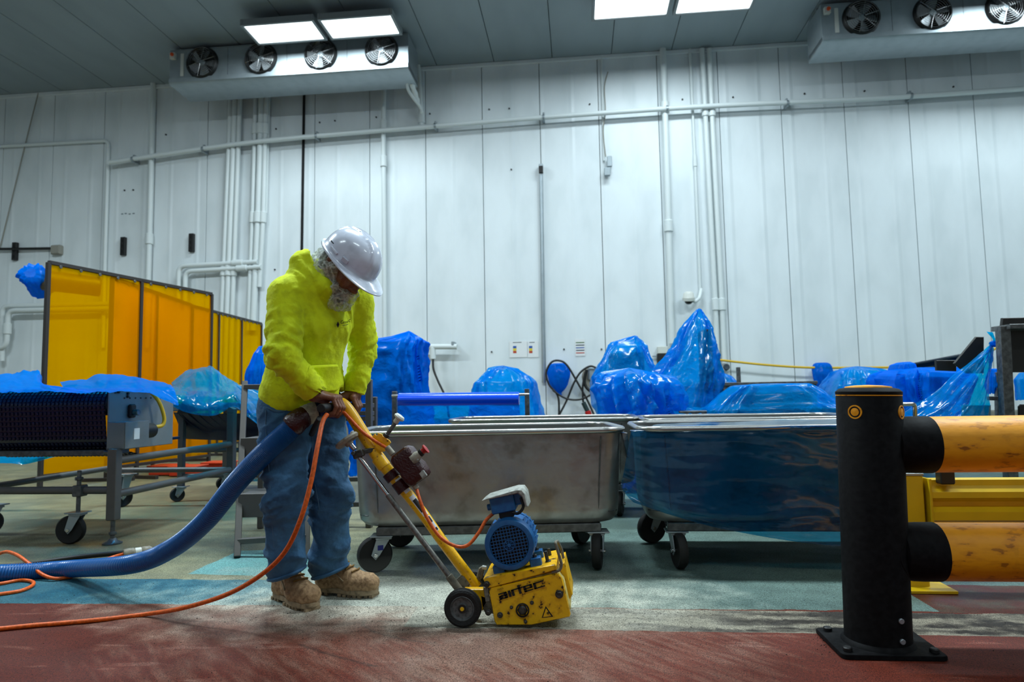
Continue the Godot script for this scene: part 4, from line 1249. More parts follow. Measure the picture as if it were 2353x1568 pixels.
	wrapped("wrapped_bundle", "light blue bundle at the right edge above the orange rail", "bundle", [[1.011, 4.693, 4.753, -7.5, -7.7], [0.946, 4.662, 4.808, -7.42, -7.78], [0.863, 4.673, 4.845, -7.4, -7.8], [0.726, 4.68, 4.834, -7.4, -7.8]], 111, M.film, 0.02, 2.5)
	wrapped("wrapped_bundle", "blue wrapped upright bundle just left of the worker's waist", "bundle", [[1.466, -3.543, -3.482, -7.14, -7.26], [1.383, -3.573, -3.43, -7.08, -7.32], [1.212, -3.617, -3.388, -7.02, -7.38], [1.017, -3.65, -3.375, -7, -7.4], [0.678, -3.645, -3.371, -7, -7.4], [0.045, -3.636, -3.364, -7, -7.4]], 112, M.film_deep, 0.03, 3.0)
	# stand with the roll of blue film
	var r := thing("film_roll_stand", "steel stand holding a wide roll of blue plastic film", "stand")
	for top in [Vector3(-1.665, 0.928, -5.97), Vector3(-0.459, 0.906, -5.97)]:
		obj("post", MB.new().box(Vector3(top.x, 0.465, -5.97), Vector3(0.04, 0.93, 0.05), 0.003), M.steel_dull, r)
		obj("foot", MB.new().box(Vector3(top.x, 0.02, -6.0), Vector3(0.05, 0.04, 0.4), 0.004), M.steel_dull, r)
	obj("shaft", MB.new().rod(Vector3(-1.679, 0.889, -5.92), Vector3(-0.436, 0.879, -5.92), 0.012), M.chrome, r)
	var roll := thing("film_roll", "wide roll of blue plastic film with its end hanging down", "roll")
	obj("roll", MB.new().rod(Vector3(-1.611, 0.853, -5.92), Vector3(-0.526, 0.842, -5.92), 0.06, 36, 0.003), mat("roll_blue", Color(0.01, 0.30, 0.88), 0.22), roll)
	obj("loose_end", sheet([[Vector3(-1.584, 0.803, -5.818), Vector3(-1.217, 0.798, -5.804), Vector3(-0.868, 0.796, -5.788), Vector3(-0.514, 0.794, -5.773)], [Vector3(-1.581, 0.697, -5.807), Vector3(-1.214, 0.692, -5.783), Vector3(-0.868, 0.687, -5.777), Vector3(-0.507, 0.69, -5.762)], [Vector3(-1.588, 0.584, -5.786), Vector3(-1.213, 0.58, -5.772), Vector3(-0.867, 0.576, -5.756), Vector3(-0.496, 0.591, -5.741)], [Vector3(-1.599, 0.432, -5.797), Vector3(-1.217, 0.429, -5.784), Vector3(-0.87, 0.427, -5.768), Vector3(-0.493, 0.424, -5.755)]], 6, 0.012, 121), M.film_deep, roll)
	# steel bin with posts and the tray in front of it
	var bin := thing("steel_bin", "grey steel bin with two upright posts behind the covered tray", "bin", Vector3.ZERO)
	var x0 := 1.287
	var x1 := 2.521
	var yt := 0.954
	obj("front", MB.new().box(Vector3((x0 + x1) / 2, yt - 0.22, -7.52), Vector3(x1 - x0, 0.44, 0.02), 0.003), M.machine, bin)
	for s in [x0, x1]:
		obj("side", MB.new().box(Vector3(s, yt - 0.22, -7.9), Vector3(0.02, 0.44, 0.76), 0.003), M.machine, bin)
	obj("back", MB.new().box(Vector3((x0 + x1) / 2, yt - 0.22, -8.28), Vector3(x1 - x0, 0.44, 0.02), 0.003), M.machine, bin)
	obj("rim", MB.new().box(Vector3((x0 + x1) / 2, yt, -7.5), Vector3(x1 - x0 + 0.06, 0.035, 0.05), 0.005), M.steel_dull, bin)
	for s in [x0, lerpf(x0, x1, 0.24), x1]:
		obj("rib", MB.new().box(Vector3(s, yt - 0.22, -7.5), Vector3(0.035, 0.44, 0.03), 0.003), M.steel_dull, bin)
	for q in [Vector3(1.494, 1.046, -7.6), Vector3(1.756, 1.04, -7.6)]:
		obj("post", MB.new().box(q, Vector3(0.04, 0.2, 0.04), 0.003), M.steel_dull, bin)
	for s in [x0 + 0.05, x1 - 0.05]:
		obj("leg", MB.new().box(Vector3(s, (yt - 0.44) / 2, -7.7), Vector3(0.05, yt - 0.44, 0.05), 0.003), M.steel_dull, bin)
	var tray := thing("steel_tray", "low steel conveyor tray covered by a blue sheet behind the tubs", "tray", Vector3(1.424, 0.654, -6.35) * Vector3(1, 0, 1))
	obj("pan", MB.new().box(Vector3(0.2, 0.66, 0), Vector3(1.5, 0.1, 0.6), 0.008), M.steel_dull, tray)
	obj("block", MB.new().box(Vector3(0.33, 0.8, 0.1), Vector3(0.56, 0.13, 0.3), 0.01), M.machine, tray)
	for s in [-0.5, 0.9]:
		for e in [-0.25, 0.25]:
			obj("leg", MB.new().box(Vector3(s, 0.33, e), Vector3(0.05, 0.66, 0.05), 0.004), M.steel_dull, tray)
	var ts := thing("plastic_sheet", "blue plastic sheet draped over the boxy part of the steel tray behind the right tub", "plastic sheet", Vector3.ZERO, "blue plastic sheets")
	obj("film", shroud([[0.921, 1.406, 1.943, -5.912, -6.287], [0.906, 1.383, 1.965, -5.887, -6.312], [0.845, 1.294, 2.049, -5.85, -6.35], [0.768, 1.216, 2.133, -5.825, -6.375], [0.714, 1.161, 2.261, -5.787, -6.412], [0.593, 1.134, 2.301, -5.775, -6.425]], 122, 0.035, 7.0, 1.9), M.film, ts)
	var tl := obj("plastic_sheet", sheet([
		[Vector3(0.465, 0.744, -6.407), Vector3(0.689, 0.748, -6.429), Vector3(0.934, 0.744, -6.453), Vector3(1.137, 0.736, -6.474), Vector3(1.3, 0.721, -6.491)],
		[Vector3(0.423, 0.718, -6.002), Vector3(0.644, 0.718, -6.024), Vector3(0.873, 0.714, -6.047), Vector3(1.064, 0.71, -6.066), Vector3(1.209, 0.7, -6.081)],
		[Vector3(0.408, 0.568, -5.963), Vector3(0.635, 0.564, -5.985), Vector3(0.862, 0.56, -6.008), Vector3(1.051, 0.556, -6.027), Vector3(1.195, 0.554, -6.041)]], 8, 0.03, 123, Vector2(2, 2)), M.film)
	tag(tl, "blue plastic sheet over the left end of the steel tray", "plastic sheet", "blue plastic sheets")
	# sloping conveyor, hopper and tied film at the right
	var cv := thing("sloping_chute", "dark sloping steel chute rising to the right behind the bollard", "chute")
	obj("chute", MB.new().bar(Vector3(3.717, 1.095, -8.008), Vector3(4.061, 1.187, -7.328), 0.3, 0.07, 0.006), M.machine_dark, cv)
	obj("lip", MB.new().bar(Vector3(3.669, 1.116, -7.901), Vector3(4.002, 1.204, -7.22), 0.34, 0.012, 0.003), M.steel_dull, cv)
	obj("bracket", MB.new().bar(Vector3(3.849, 1.138, -7.614), Vector3(3.842, 0.858, -7.636), 0.06, 0.06, 0.004), M.steel_dull, cv)
	obj("leg", MB.new().box(Vector3(3.872, 0.975, -7.68) * Vector3(1, 0, 1) + Vector3(0, 0.45, 0), Vector3(0.05, 0.9, 0.05), 0.004), M.steel_dull, cv)
	var hp := thing("steel_hopper", "large dark steel hopper on a square post at the right edge", "hopper")
	var hz := -5.2
	obj("upper_panel", MB.new().prism(T(Vector3(0, 0, hz)), PackedVector2Array([Vector2(3.081, 1.371), Vector2(3.56, 1.369), Vector2(3.554, 1.3), Vector2(3.07, 1.313)]), 0.03, 0.004), M.hopper, hp)
	obj("top_ledge", MB.new().prism(T(Vector3(0, 0, hz - 0.1)), PackedVector2Array([Vector2(3.071, 1.317), Vector2(3.555, 1.316), Vector2(3.552, 1.275), Vector2(3.068, 1.282)]), 0.22, 0.004), M.steel_dull, hp)
	obj("front_panel", MB.new().prism(T(Vector3(0, 0, hz - 0.06)), PackedVector2Array([Vector2(3.116, 1.287), Vector2(3.553, 1.281), Vector2(3.528, 0.97), Vector2(3.093, 0.976)]), 0.03, 0.004), M.hopper, hp)
	obj("side_wing", MB.new().prism(T(Vector3(0, 0, hz - 0.25)), PackedVector2Array([Vector2(3.09, 1.255), Vector2(3.07, 0.976), Vector2(2.945, 0.979), Vector2(2.861, 1.057), Vector2(3.033, 1.257)]), 0.025, 0.004), M.hopper, hp)
	obj("lower_plate", MB.new().prism(T(Vector3(0, 0, hz - 0.35)), PackedVector2Array([Vector2(2.779, 1.088), Vector2(2.931, 1.084), Vector2(2.925, 0.998), Vector2(2.779, 1.008)]), 0.03, 0.004), M.hopper, hp)
	obj("post", MB.new().bar(Vector3(3.064, 1.308, -5.15), Vector3(3.039, 0.404, -5.15), 0.07, 0.07, 0.004), M.steel_dull, hp)
	obj("post_foot", MB.new().bar(Vector3(3.039, 0.404, -5.15), Vector3(3.039, 0.404, -5.15) * Vector3(1, 0, 1), 0.07, 0.07, 0.004), M.steel_dull, hp)
	obj("brace", MB.new().bar(Vector3(3.012, 0.788, -5.3), Vector3(3.133, 0.785, -5.3), 0.03, 0.03, 0.003), M.steel_dull, hp)
	obj("brace", MB.new().bar(Vector3(3.212, 0.983, -5.5), Vector3(3.189, 0.538, -5.5), 0.04, 0.04, 0.003), M.steel_dull, hp)
	obj("base_panel", MB.new().prism(T(Vector3(0, 0, hz - 0.3)), PackedVector2Array([Vector2(2.928, 0.739), Vector2(3.129, 0.736), Vector2(3.099, 0.338), Vector2(2.9, 0.339)]), 0.03, 0.004), M.machine, hp)
	obj("end_plate", MB.new().prism(T(Vector3(0, 0, hz + 0.05)), PackedVector2Array([Vector2(3.12, 0.73), Vector2(3.136, 0.745), Vector2(3.509, 0.739), Vector2(3.477, 0.335), Vector2(3.091, 0.338)]), 0.02, 0.004), M.hopper, hp)
	var yl := obj("looped_hose", MB.new().tube(spline([Vector3(3.377, 1.019, -5.662), Vector3(3.415, 0.979, -5.719), Vector3(3.594, 0.886, -5.997), Vector3(3.606, 0.813, -6.004), Vector3(3.59, 0.741, -6.008), Vector3(3.574, 0.669, -6.013)], 6), 0.013, 8), M.hose_yellow)
	tag(yl, "short yellow hose hanging down beside the hopper post", "hose")
	var tf := obj("plastic_sheet", sheet([
		[Vector3(3.091, 1.197, -5.317), Vector3(3.106, 1.195, -5.339), Vector3(3.122, 1.193, -5.361), Vector3(3.137, 1.191, -5.382), Vector3(3.153, 1.189, -5.404)],
		[Vector3(3.022, 1.163, -5.313), Vector3(3.017, 1.15, -5.263), Vector3(3.03, 1.142, -5.245), Vector3(3.058, 1.143, -5.268), Vector3(3.102, 1.142, -5.323)],
		[Vector3(2.805, 1.019, -5.253), Vector3(2.844, 0.993, -5.189), Vector3(2.902, 0.978, -5.155), Vector3(2.976, 0.978, -5.193), Vector3(3.057, 0.982, -5.281)],
		[Vector3(2.55, 0.822, -5.194), Vector3(2.632, 0.789, -5.124), Vector3(2.749, 0.769, -5.097), Vector3(2.866, 0.772, -5.128), Vector3(3.002, 0.782, -5.242)],
		[Vector3(2.365, 0.731, -5.133), Vector3(2.453, 0.679, -5.045), Vector3(2.62, 0.655, -5.033), Vector3(2.79, 0.657, -5.08), Vector3(2.956, 0.657, -5.207)],
		[Vector3(2.168, 0.651, -5.07), Vector3(2.334, 0.591, -4.99), Vector3(2.554, 0.559, -4.974), Vector3(2.743, 0.553, -5.033), Vector3(2.923, 0.559, -5.171)]], 9, 0.03, 131, Vector2(3.2, 0.5)), M.film)
	tag(tf, "blue plastic sheet gathered to a knot tied on the steel post", "plastic sheet", "blue plastic sheets")
	var kn := thing("film_knot", "knotted blue plastic strip tied round the steel post", "knot", Vector3(3.085, 1.193, -5.297))
	obj("knot", bag([[0.022, 0.012, 0.0], [0.01, 0.024, 0.0], [-0.01, 0.022, 0.0], [-0.025, 0.014, 0.0]], 0.008, 132), M.film_deep, kn)
	obj("tail", sheet([[Vector3(3.081, 1.196, -5.296), Vector3(3.098, 1.202, -5.297)], [Vector3(3.045, 1.23, -5.259), Vector3(3.067, 1.239, -5.261)], [Vector3(3.011, 1.26, -5.233), Vector3(3.043, 1.27, -5.236)], [Vector3(2.98, 1.277, -5.199), Vector3(3.012, 1.28, -5.202)]], 5, 0.01, 133), M.film, kn).position = -kn.position
	obj("band", sheet([[Vector3(3.082, 1.205, -5.285), Vector3(3.081, 1.179, -5.287)], [Vector3(3.077, 1.206, -5.214), Vector3(3.076, 1.168, -5.217)], [Vector3(3.141, 1.222, -5.239), Vector3(3.139, 1.162, -5.244)], [Vector3(3.237, 1.228, -5.379), Vector3(3.235, 1.172, -5.384)]], 5, 0.006, 134), M.film_deep, kn).position = -kn.position
	var gr := thing("grab_rail", "short chrome rail sticking out to the right of the bollard top", "rail", Vector3.ZERO)
	obj("tube", MB.new().tube(bent([Vector3(2.046, 0.768, -4.645), Vector3(2.194, 0.768, -4.659), Vector3(2.195, 0.666, -4.668), Vector3(2.195, 0.666, -4.668) * Vector3(1, 0, 1)], 0.02), 0.014, 10), M.chrome, gr)


# ---------- yellow screens, conveyors and the step stand on the left ----------
func screens() -> void:
	var yel := mat("screen_film", Color(1.0, 0.66, 0.0, 0.3), 0.16)
	yel.refraction_enabled = true
	yel.refraction_scale = 0.0
	yel.cull_mode = BaseMaterial3D.CULL_DISABLED
	yel.backlight_enabled = true
	yel.backlight = Color(0.75, 0.45, 0.0)
	var h := 2.3
	var rows := [
		["amber welding screen nearest the camera on the left, in two wide bays", Vector3(-5.3, 1.431, -6.189), Vector3(-4.853, 1.576, -8.439), 2],
		["amber welding screen that shows through the nearest one", Vector3(-5.279, 1.493, -7.093), Vector3(-5.693, 1.66, -9.358), 2],
		["yellow welding screen farthest back, beside the worker's shoulder", Vector3(-5.738, 1.668, -9.453), Vector3(-5.879, 1.844, -11.945), 3]]
	for a in rows:
		var p: Vector3 = a[1] * Vector3(1, 0, 1)
		var q: Vector3 = a[2] * Vector3(1, 0, 1)
		var t := thing("welding_screen", a[0], "screen", p, "amber welding screens")
		t.rotation.y = atan2(-(q - p).z, (q - p).x)
		var l := (q - p).length()
		for k in a[3] + 1:
			obj("post", MB.new().bar(Vector3(l * k / a[3], 0.0, 0), Vector3(l * k / a[3], h, 0), 0.04, 0.04, 0.004), M.frame_brown, t)
		obj("top_rail", MB.new().bar(Vector3(0, h, 0), Vector3(l, h, 0), 0.04, 0.04, 0.004), M.frame_brown, t)
		obj("bottom_rail", MB.new().bar(Vector3(0, 0.16, 0), Vector3(l, 0.16, 0), 0.035, 0.035, 0.004), M.frame_brown, t)
		for k in a[3]:
			var w: float = l / a[3]
			var rr := []
			for j in 9:
				var row := PackedVector3Array()
				for i in 13:
					row.append(Vector3(w * k + 0.02 + (w - 0.04) * i / 12, 0.17 + (h - 0.19) * j / 8, 0.012 * sin(i * 1.1 + k) * sin(PI * j / 8)))
				rr.append(row)
			obj("curtain", MB.new().rows(rr), yel, t)
			for j in 5:
				obj("grommet", MB.new().rod(Vector3(w * k + w * (j + 0.5) / 5, h - 0.03, 0.018), Vector3(w * k + w * (j + 0.5) / 5, h - 0.03, 0.03), 0.018, 8), M.steel_dull, t)
		for k in a[3] + 1:
			obj("foot", MB.new().bar(Vector3(l * k / a[3], 0.02, -0.3), Vector3(l * k / a[3], 0.02, 0.3), 0.05, 0.04, 0.004), M.frame_brown, t)


func conveyors() -> void:
	var belt := mat("belt", Color(0.05, 0.08, 0.19), 0.3)
	var t := thing("belt_conveyor", "steel conveyor with a dark blue modular belt end facing the camera on the left", "conveyor", Vector3(-3.4, 0, -3.97))
	var x0 := -0.62
	var x1 := 0.40
	# the belt comes over the end roller: modules in rows, each with a row of lugs
	var path := PackedVector2Array()
	for i in 12:
		path.append(Vector2(-0.75 + 0.055 * i, 0.958))
	for i in 15:
		var a := PI / 2 - PI * i / 14.0
		path.append(Vector2(-0.13 + 0.1 * cos(a), 0.858 + 0.1 * sin(a)) if i < 7 else Vector2(-0.03 - 0.004 * (i - 7), 0.858 - 0.032 * (i - 7)))
	for i in 8:
		path.append(Vector2(-0.09 - 0.05 * i, 0.59 - 0.012 * i))
	var bm := MB.new()
	var rr := []
	for q in path:
		var row := PackedVector3Array()
		for i in 3:
			row.append(Vector3(lerpf(x0, x1, i / 2.0), q.y, q.x))
		rr.append(row)
	bm.rows(rr, false, Vector3(0, 0.8, -0.4))
	obj("belt", bm, belt, t)
	var lug := MB.new()
	var nlug := 36
	for j in range(9, 34):
		var a := path[j]
		var b := path[mini(j + 1, path.size() - 1)]
		var d := (b - a).normalized()
		var m := Vector2(-d.y, d.x)
		if m.x < 0 and j < 28:
			m = -m
		if j >= 28:
			m = Vector2(0.3, -0.95)
		for i in nlug:
			var c := (a + b) * 0.5 + m * 0.003
			lug.box(Vector3(lerpf(x0 + 0.012, x1 - 0.012, float(i) / (nlug - 1)), c.y, c.x), Vector3(0.019, 0.022, 0.012), 0.004, Basis(Vector3.RIGHT, atan2(m.y, m.x) * -1.0 + 0.0))
	var lg := obj("belt_lugs", lug, belt, t)
	lg.set_meta("kind", "stuff")
	obj("roller", MB.new().rod(Vector3(x0, 0.87, -0.13), Vector3(x1, 0.87, -0.13), 0.08, 20), M.steel_dull, t)
	obj("belt_return", MB.new().box(Vector3((x0 + x1) / 2, 0.6, -0.5), Vector3(x1 - x0, 0.02, 0.7), 0.004), belt, t)
	obj("cross_tray", MB.new().box(Vector3((x0 + x1) / 2, 0.555, -0.15), Vector3(x1 - x0 + 0.04, 0.035, 0.2), 0.004), M.steel_dull, t)
	obj("side_plate", MB.new().box(Vector3(x1 + 0.03, 0.765, -0.36), Vector3(0.012, 0.4, 0.68), 0.004), M.plate_grey, t)
	obj("side_plate", MB.new().box(Vector3(x0 - 0.03, 0.765, -0.36), Vector3(0.012, 0.4, 0.68), 0.004), M.plate_grey, t)
	for k in 9:
		obj("bolt", MB.new().rod(Vector3(x1 + 0.034, 0.9, -0.16 - k * 0.055), Vector3(x1 + 0.04, 0.9, -0.16 - k * 0.055), 0.006, 6), M.black, t)
	for q in [[0.94, -0.07], [0.94, -0.1], [0.93, -0.19], [0.91, -0.19]]:
		obj("bolt", MB.new().rod(Vector3(x1 + 0.034, q[0], q[1]), Vector3(x1 + 0.046, q[0], q[1]), 0.01, 6), M.black, t)
	var bear := obj("bearing", MB.new().box(Vector3(x1 + 0.05, 0.815, -0.22), Vector3(0.03, 0.09, 0.06), 0.01), M.black, t)
	obj("shaft_end", MB.new().rod(Vector3(x1 + 0.05, 0.805, -0.22), Vector3(x1 + 0.1, 0.805, -0.22), 0.02, 12), M.steel, bear)
	var cbx := obj("control_box", MB.new().box(Vector3(x1 + 0.09, 0.665, -0.13), Vector3(0.12, 0.17, 0.24), 0.006), M.plate_grey, t)
	obj("cover", MB.new().box(Vector3(x1 + 0.153, 0.665, -0.13), Vector3(0.008, 0.17, 0.235), 0.003), M.plate_grey, cbx)
	obj("paper_label", MB.new().box(Vector3(x1 + 0.158, 0.67, -0.12), Vector3(0.002, 0.07, 0.055), 0.0), M.paper, cbx)
	obj("motor", MB.new().rod(Vector3(x1 + 0.1, 0.68, -0.25), Vector3(x1 + 0.1, 0.68, -0.36), 0.05, 16), M.black, t)
	# frame: posts, rails, castors, a screw foot
	obj("post", MB.new().box(Vector3(x1 + 0.1, 0.365, 0.0), Vector3(0.062, 0.44, 0.062), 0.006), M.frame_steel, t)
	obj("post_spigot", MB.new().rod(Vector3(x1 + 0.03, 0.56, 0.0), Vector3(x1 + 0.09, 0.56, 0.0), 0.016), M.steel, t)
	obj("screw", MB.new().rod(Vector3(x1 + 0.1, 0.03, 0.0), Vector3(x1 + 0.1, 0.16, 0.0), 0.014, 10), M.steel_dull, t)
	obj("nut", MB.new().rod(Vector3(x1 + 0.1, 0.055, 0.0), Vector3(x1 + 0.1, 0.075, 0.0), 0.022, 6), M.steel_dull, t)
	obj("foot", MB.new().lathe(T(Vector3(x1 + 0.1, 0, 0.0)), [Vector2(0, 0), Vector2(0.055, 0), Vector2(0.057, 0.008), Vector2(0.03, 0.02), Vector2(0.018, 0.035), Vector2(0, 0.036)], 22), M.steel_dull, t)
	obj("cross_tube", MB.new().rod(Vector3(x0, 0.325, -0.02), Vector3(x1 + 0.07, 0.325, -0.02), 0.024, 16), M.frame_steel, t)
	for y in [0.51, 0.3]:
		obj("side_rail", MB.new().rod(Vector3(x1 + 0.1, y, 0.0), Vector3(x1 + 0.1, y, -1.42), 0.024, 14), M.frame_steel, t)
	obj("side_rail", MB.new().rod(Vector3(x0 + 0.05, 0.32, 0.0), Vector3(x0 + 0.05, 0.32, -1.42), 0.022, 14), M.frame_steel, t)
	obj("rear_post", MB.new().box(Vector3(x1 + 0.1, 0.5, -1.42), Vector3(0.06, 0.54, 0.06), 0.005), M.frame_steel, t)
	obj("rear_post_cap", MB.new().prism(T(Vector3(x1 + 0.07, 0.77, -1.45)), PackedVector2Array([Vector2(0, 0), Vector2(0.06, 0), Vector2(0.06, 0.03), Vector2(0, 0.06)]), 0.06, 0.002), M.frame_steel, t)
	obj("rear_tube", MB.new().rod(Vector3(x0, 0.3, -1.42), Vector3(x1 + 0.1, 0.3, -1.42), 0.022, 14), M.frame_steel, t)
	var cx := 0.265
	obj("caster_screw", MB.new().rod(Vector3(cx, 0.19, 0.0), Vector3(cx, 0.45, 0.0), 0.013, 10), M.steel_dull, t)
	obj("clamp_block", MB.new().box(Vector3(cx, 0.325, -0.01), Vector3(0.06, 0.07, 0.07), 0.006), M.steel_dull, t)
	obj("nut", MB.new().rod(Vector3(cx, 0.39, 0), Vector3(cx, 0.41, 0), 0.024, 6), M.steel_dull, t)
	caster(0.088, 0.195, 0.15, t, Vector3(cx, 0.195, 0.0))
	caster(0.08, 0.195, 0.9, t, Vector3(x0 + 0.05, 0.195, -0.3))
	caster(0.07, 0.27, 0.5, t, Vector3(x1 + 0.08, 0.27, -1.42))
	caster(0.08, 0.27, 0.9, t, Vector3(x0 + 0.2, 0.27, -1.42))
	obj("air_line", MB.new().tube(spline([Vector3(x1 + 0.04, 0.955, -0.37), Vector3(x1 + 0.07, 0.93, -0.4), Vector3(x1 + 0.1, 0.86, -0.44), Vector3(x1 + 0.115, 0.76, -0.47), Vector3(x1 + 0.11, 0.71, -0.46), Vector3(x1 + 0.09, 0.70, -0.42)], 6), 0.013, 8), M.hose_yellow, t)
	# second conveyor behind
	var u := thing("belt_conveyor", "second steel conveyor with a hanging dark belt behind the first one", "conveyor", Vector3(-3.0, 0, -5.75))
	var br := []
	for j in 10:
		var row := PackedVector3Array()
		for i in 12:
			var s := i / 11.0
			row.append(Vector3(-0.55 + 1.15 * s, 0.78 - 0.245 * j / 9.0 - 0.02 * sin(PI * s), 0.16 - 0.02 * j))
		br.append(row)
	obj("belt", MB.new().rows(br), belt, u)
	for k in 13:
		var p := PackedVector3Array()
		for j in 10:
			p.append(Vector3(-0.5 + k * 0.085 + 0.012 * j + 0.0016 * j * j, 0.775 - 0.0255 * j, 0.172 - 0.02 * j))
		obj("belt_rib", MB.new().tube(p, 0.004, 5), M.belt_rib, u)
	obj("bed", MB.new().box(Vector3(0.02, 0.82, -0.3), Vector3(1.25, 0.07, 0.9), 0.01), M.plate_grey, u)
	obj("guide", MB.new().prism(T(Vector3(-0.5, 0.76, 0.17)), PackedVector2Array([Vector2(0, 0), Vector2(0.18, 0.02), Vector2(0.28, 0.2), Vector2(0.1, 0.2)]), 0.03, 0.003), M.black, u)
	for s in [-0.5, 0.62]:
		for e in [0.1, -0.65]:
			obj("post", MB.new().box(Vector3(s, 0.45, e), Vector3(0.05, 0.68, 0.05), 0.004), M.frame_steel, u)
			caster(0.06, 0.13, 0.7, u, Vector3(s, 0.13, e))
	for y in [0.44, 0.22]:
		obj("rail", MB.new().rod(Vector3(-0.5, y, 0.1), Vector3(0.62, y, 0.1), 0.02, 12), M.frame_steel, u)
		obj("rail", MB.new().rod(Vector3(0.62, y, 0.1), Vector3(0.62, y, -0.65), 0.02, 12), M.frame_steel, u)
	# plastic over the conveyors
	var a := obj("plastic_sheet", sheet([
		[Vector3(-5.029, 1.125, -5.132), Vector3(-4.654, 1.136, -5.067), Vector3(-4.43, 1.146, -4.987), Vector3(-4.238, 1.136, -4.906), Vector3(-4.14, 1.036, -4.823)],
		[Vector3(-4.402, 1.036, -4.495), Vector3(-4.137, 1.068, -4.468), Vector3(-3.97, 1.051, -4.435), Vector3(-3.806, 1.041, -4.401), Vector3(-3.706, 0.995, -4.365)],
		[Vector3(-3.892, 0.98, -3.944), Vector3(-3.697, 0.987, -3.963), Vector3(-3.489, 0.986, -3.933), Vector3(-3.285, 0.976, -3.903), Vector3(-3.068, 0.961, -3.926)],
		[Vector3(-3.639, 0.954, -3.689), Vector3(-3.44, 0.956, -3.688), Vector3(-3.268, 0.953, -3.685), Vector3(-3.072, 0.949, -3.685), Vector3(-2.848, 0.942, -3.697)]], 8, 0.02, 141, Vector2(2.5, 2)), M.film_deep)
	tag(a, "blue plastic sheet lying on the conveyor at the far left", "plastic sheet", "blue plastic sheets")
	var b := obj("plastic_sheet", sheet([
		[Vector3(-3.813, 1.032, -4.603), Vector3(-3.646, 1.055, -4.618), Vector3(-3.434, 1.088, -4.585), Vector3(-3.227, 1.064, -4.557), Vector3(-3.039, 1.028, -4.528), Vector3(-2.87, 0.993, -4.497)],
		[Vector3(-3.455, 0.994, -4.188), Vector3(-3.301, 1.009, -4.202), Vector3(-3.154, 1.041, -4.213), Vector3(-2.995, 1.027, -4.23), Vector3(-2.818, 0.999, -4.199), Vector3(-2.645, 0.961, -4.169)],
		[Vector3(-3.242, 0.968, -3.959), Vector3(-3.104, 0.971, -3.972), Vector3(-2.932, 0.97, -3.939), Vector3(-2.796, 0.967, -3.952), Vector3(-2.666, 0.954, -3.966), Vector3(-2.529, 0.88, -4.036)],
		[Vector3(-3.09, 0.947, -3.774), Vector3(-2.946, 0.945, -3.788), Vector3(-2.788, 0.944, -3.753), Vector3(-2.664, 0.939, -3.766), Vector3(-2.579, 0.93, -3.825), Vector3(-2.495, 0.853, -3.991)]], 8, 0.015, 142, Vector2(2, 1)), M.film_deep)
	tag(b, "blue plastic sheet rising over the side plate of the near conveyor", "plastic sheet", "blue plastic sheets")
	var c := obj("plastic_sheet", sheet([
		[Vector3(-3.867, 1.053, -6.058), Vector3(-3.74, 1.166, -6.061), Vector3(-3.538, 1.2, -5.977), Vector3(-3.361, 1.193, -5.894), Vector3(-3.191, 1.106, -5.817), Vector3(-3.001, 1.014, -5.743), Vector3(-2.747, 0.947, -5.672)],
		[Vector3(-3.638, 1.01, -5.681), Vector3(-3.498, 1.084, -5.638), Vector3(-3.322, 1.141, -5.6), Vector3(-3.172, 1.144, -5.564), Vector3(-3.016, 1.057, -5.536), Vector3(-2.862, 0.978, -5.507), Vector3(-2.649, 0.834, -5.49)],
		[Vector3(-3.36, 0.981, -5.206), Vector3(-3.188, 0.981, -5.173), Vector3(-3.037, 0.985, -5.137), Vector3(-2.914, 0.99, -5.148), Vector3(-2.767, 0.962, -5.115), Vector3(-2.622, 0.925, -5.082), Vector3(-2.465, 0.767, -5.11)],
		[Vector3(-3.231, 0.969, -4.817), Vector3(-2.988, 0.915, -4.794), Vector3(-2.831, 0.873, -4.763), Vector3(-2.701, 0.877, -4.775), Vector3(-2.57, 0.923, -4.784), Vector3(-2.459, 0.84, -4.802), Vector3(-2.362, 0.74, -4.87)],
		[Vector3(-3.193, 0.951, -4.771), Vector3(-2.982, 0.824, -4.732), Vector3(-2.821, 0.774, -4.722), Vector3(-2.677, 0.765, -4.737), Vector3(-2.547, 0.827, -4.744), Vector3(-2.431, 0.744, -4.762), Vector3(-2.354, 0.67, -4.826)]], 8, 0.025, 143, Vector2(2, 1.4)), M.film)
	tag(c, "crumpled blue plastic sheet heaped on the second conveyor left of the worker", "plastic sheet", "blue plastic sheets")
	var m := thing("machine_block", "grey machine block under the crumpled blue sheet on the second conveyor", "machine", Vector3(-3.0, 0.86, -6.15))
	obj("block", MB.new().box(Vector3(0.1, 0.07, 0), Vector3(0.5, 0.14, 0.4), 0.03), M.plate_grey, m)
	obj("housing", MB.new().box(Vector3(-0.12, 0.08, 0.1), Vector3(0.16, 0.16, 0.2), 0.03), mat("tan_housing", Color(0.45, 0.38, 0.27), 0.6), m)
	# things low on the floor behind the conveyors
	for k in 3:
		var o := thing("orange_crate", ["orange crate on the floor left under the second conveyor", "orange crate on the floor in the middle under the second conveyor", "orange crate on the floor right under the second conveyor"][k], "crate", [Vector3(-4.918, 0, -7.661), Vector3(-4.597, 0, -7.558), Vector3(-4.45, 0, -7.998)][k], "orange crates under the conveyors")
		obj("crate", MB.new().box(Vector3(0, 0.06, 0), Vector3(0.32, 0.1, 0.26), 0.01), mat("orange_crate", Color(0.75, 0.2, 0.05), 0.5), o)
		obj("rim", MB.new().box(Vector3(0, 0.115, 0), Vector3(0.35, 0.016, 0.29), 0.005), M.orange_crate, o)
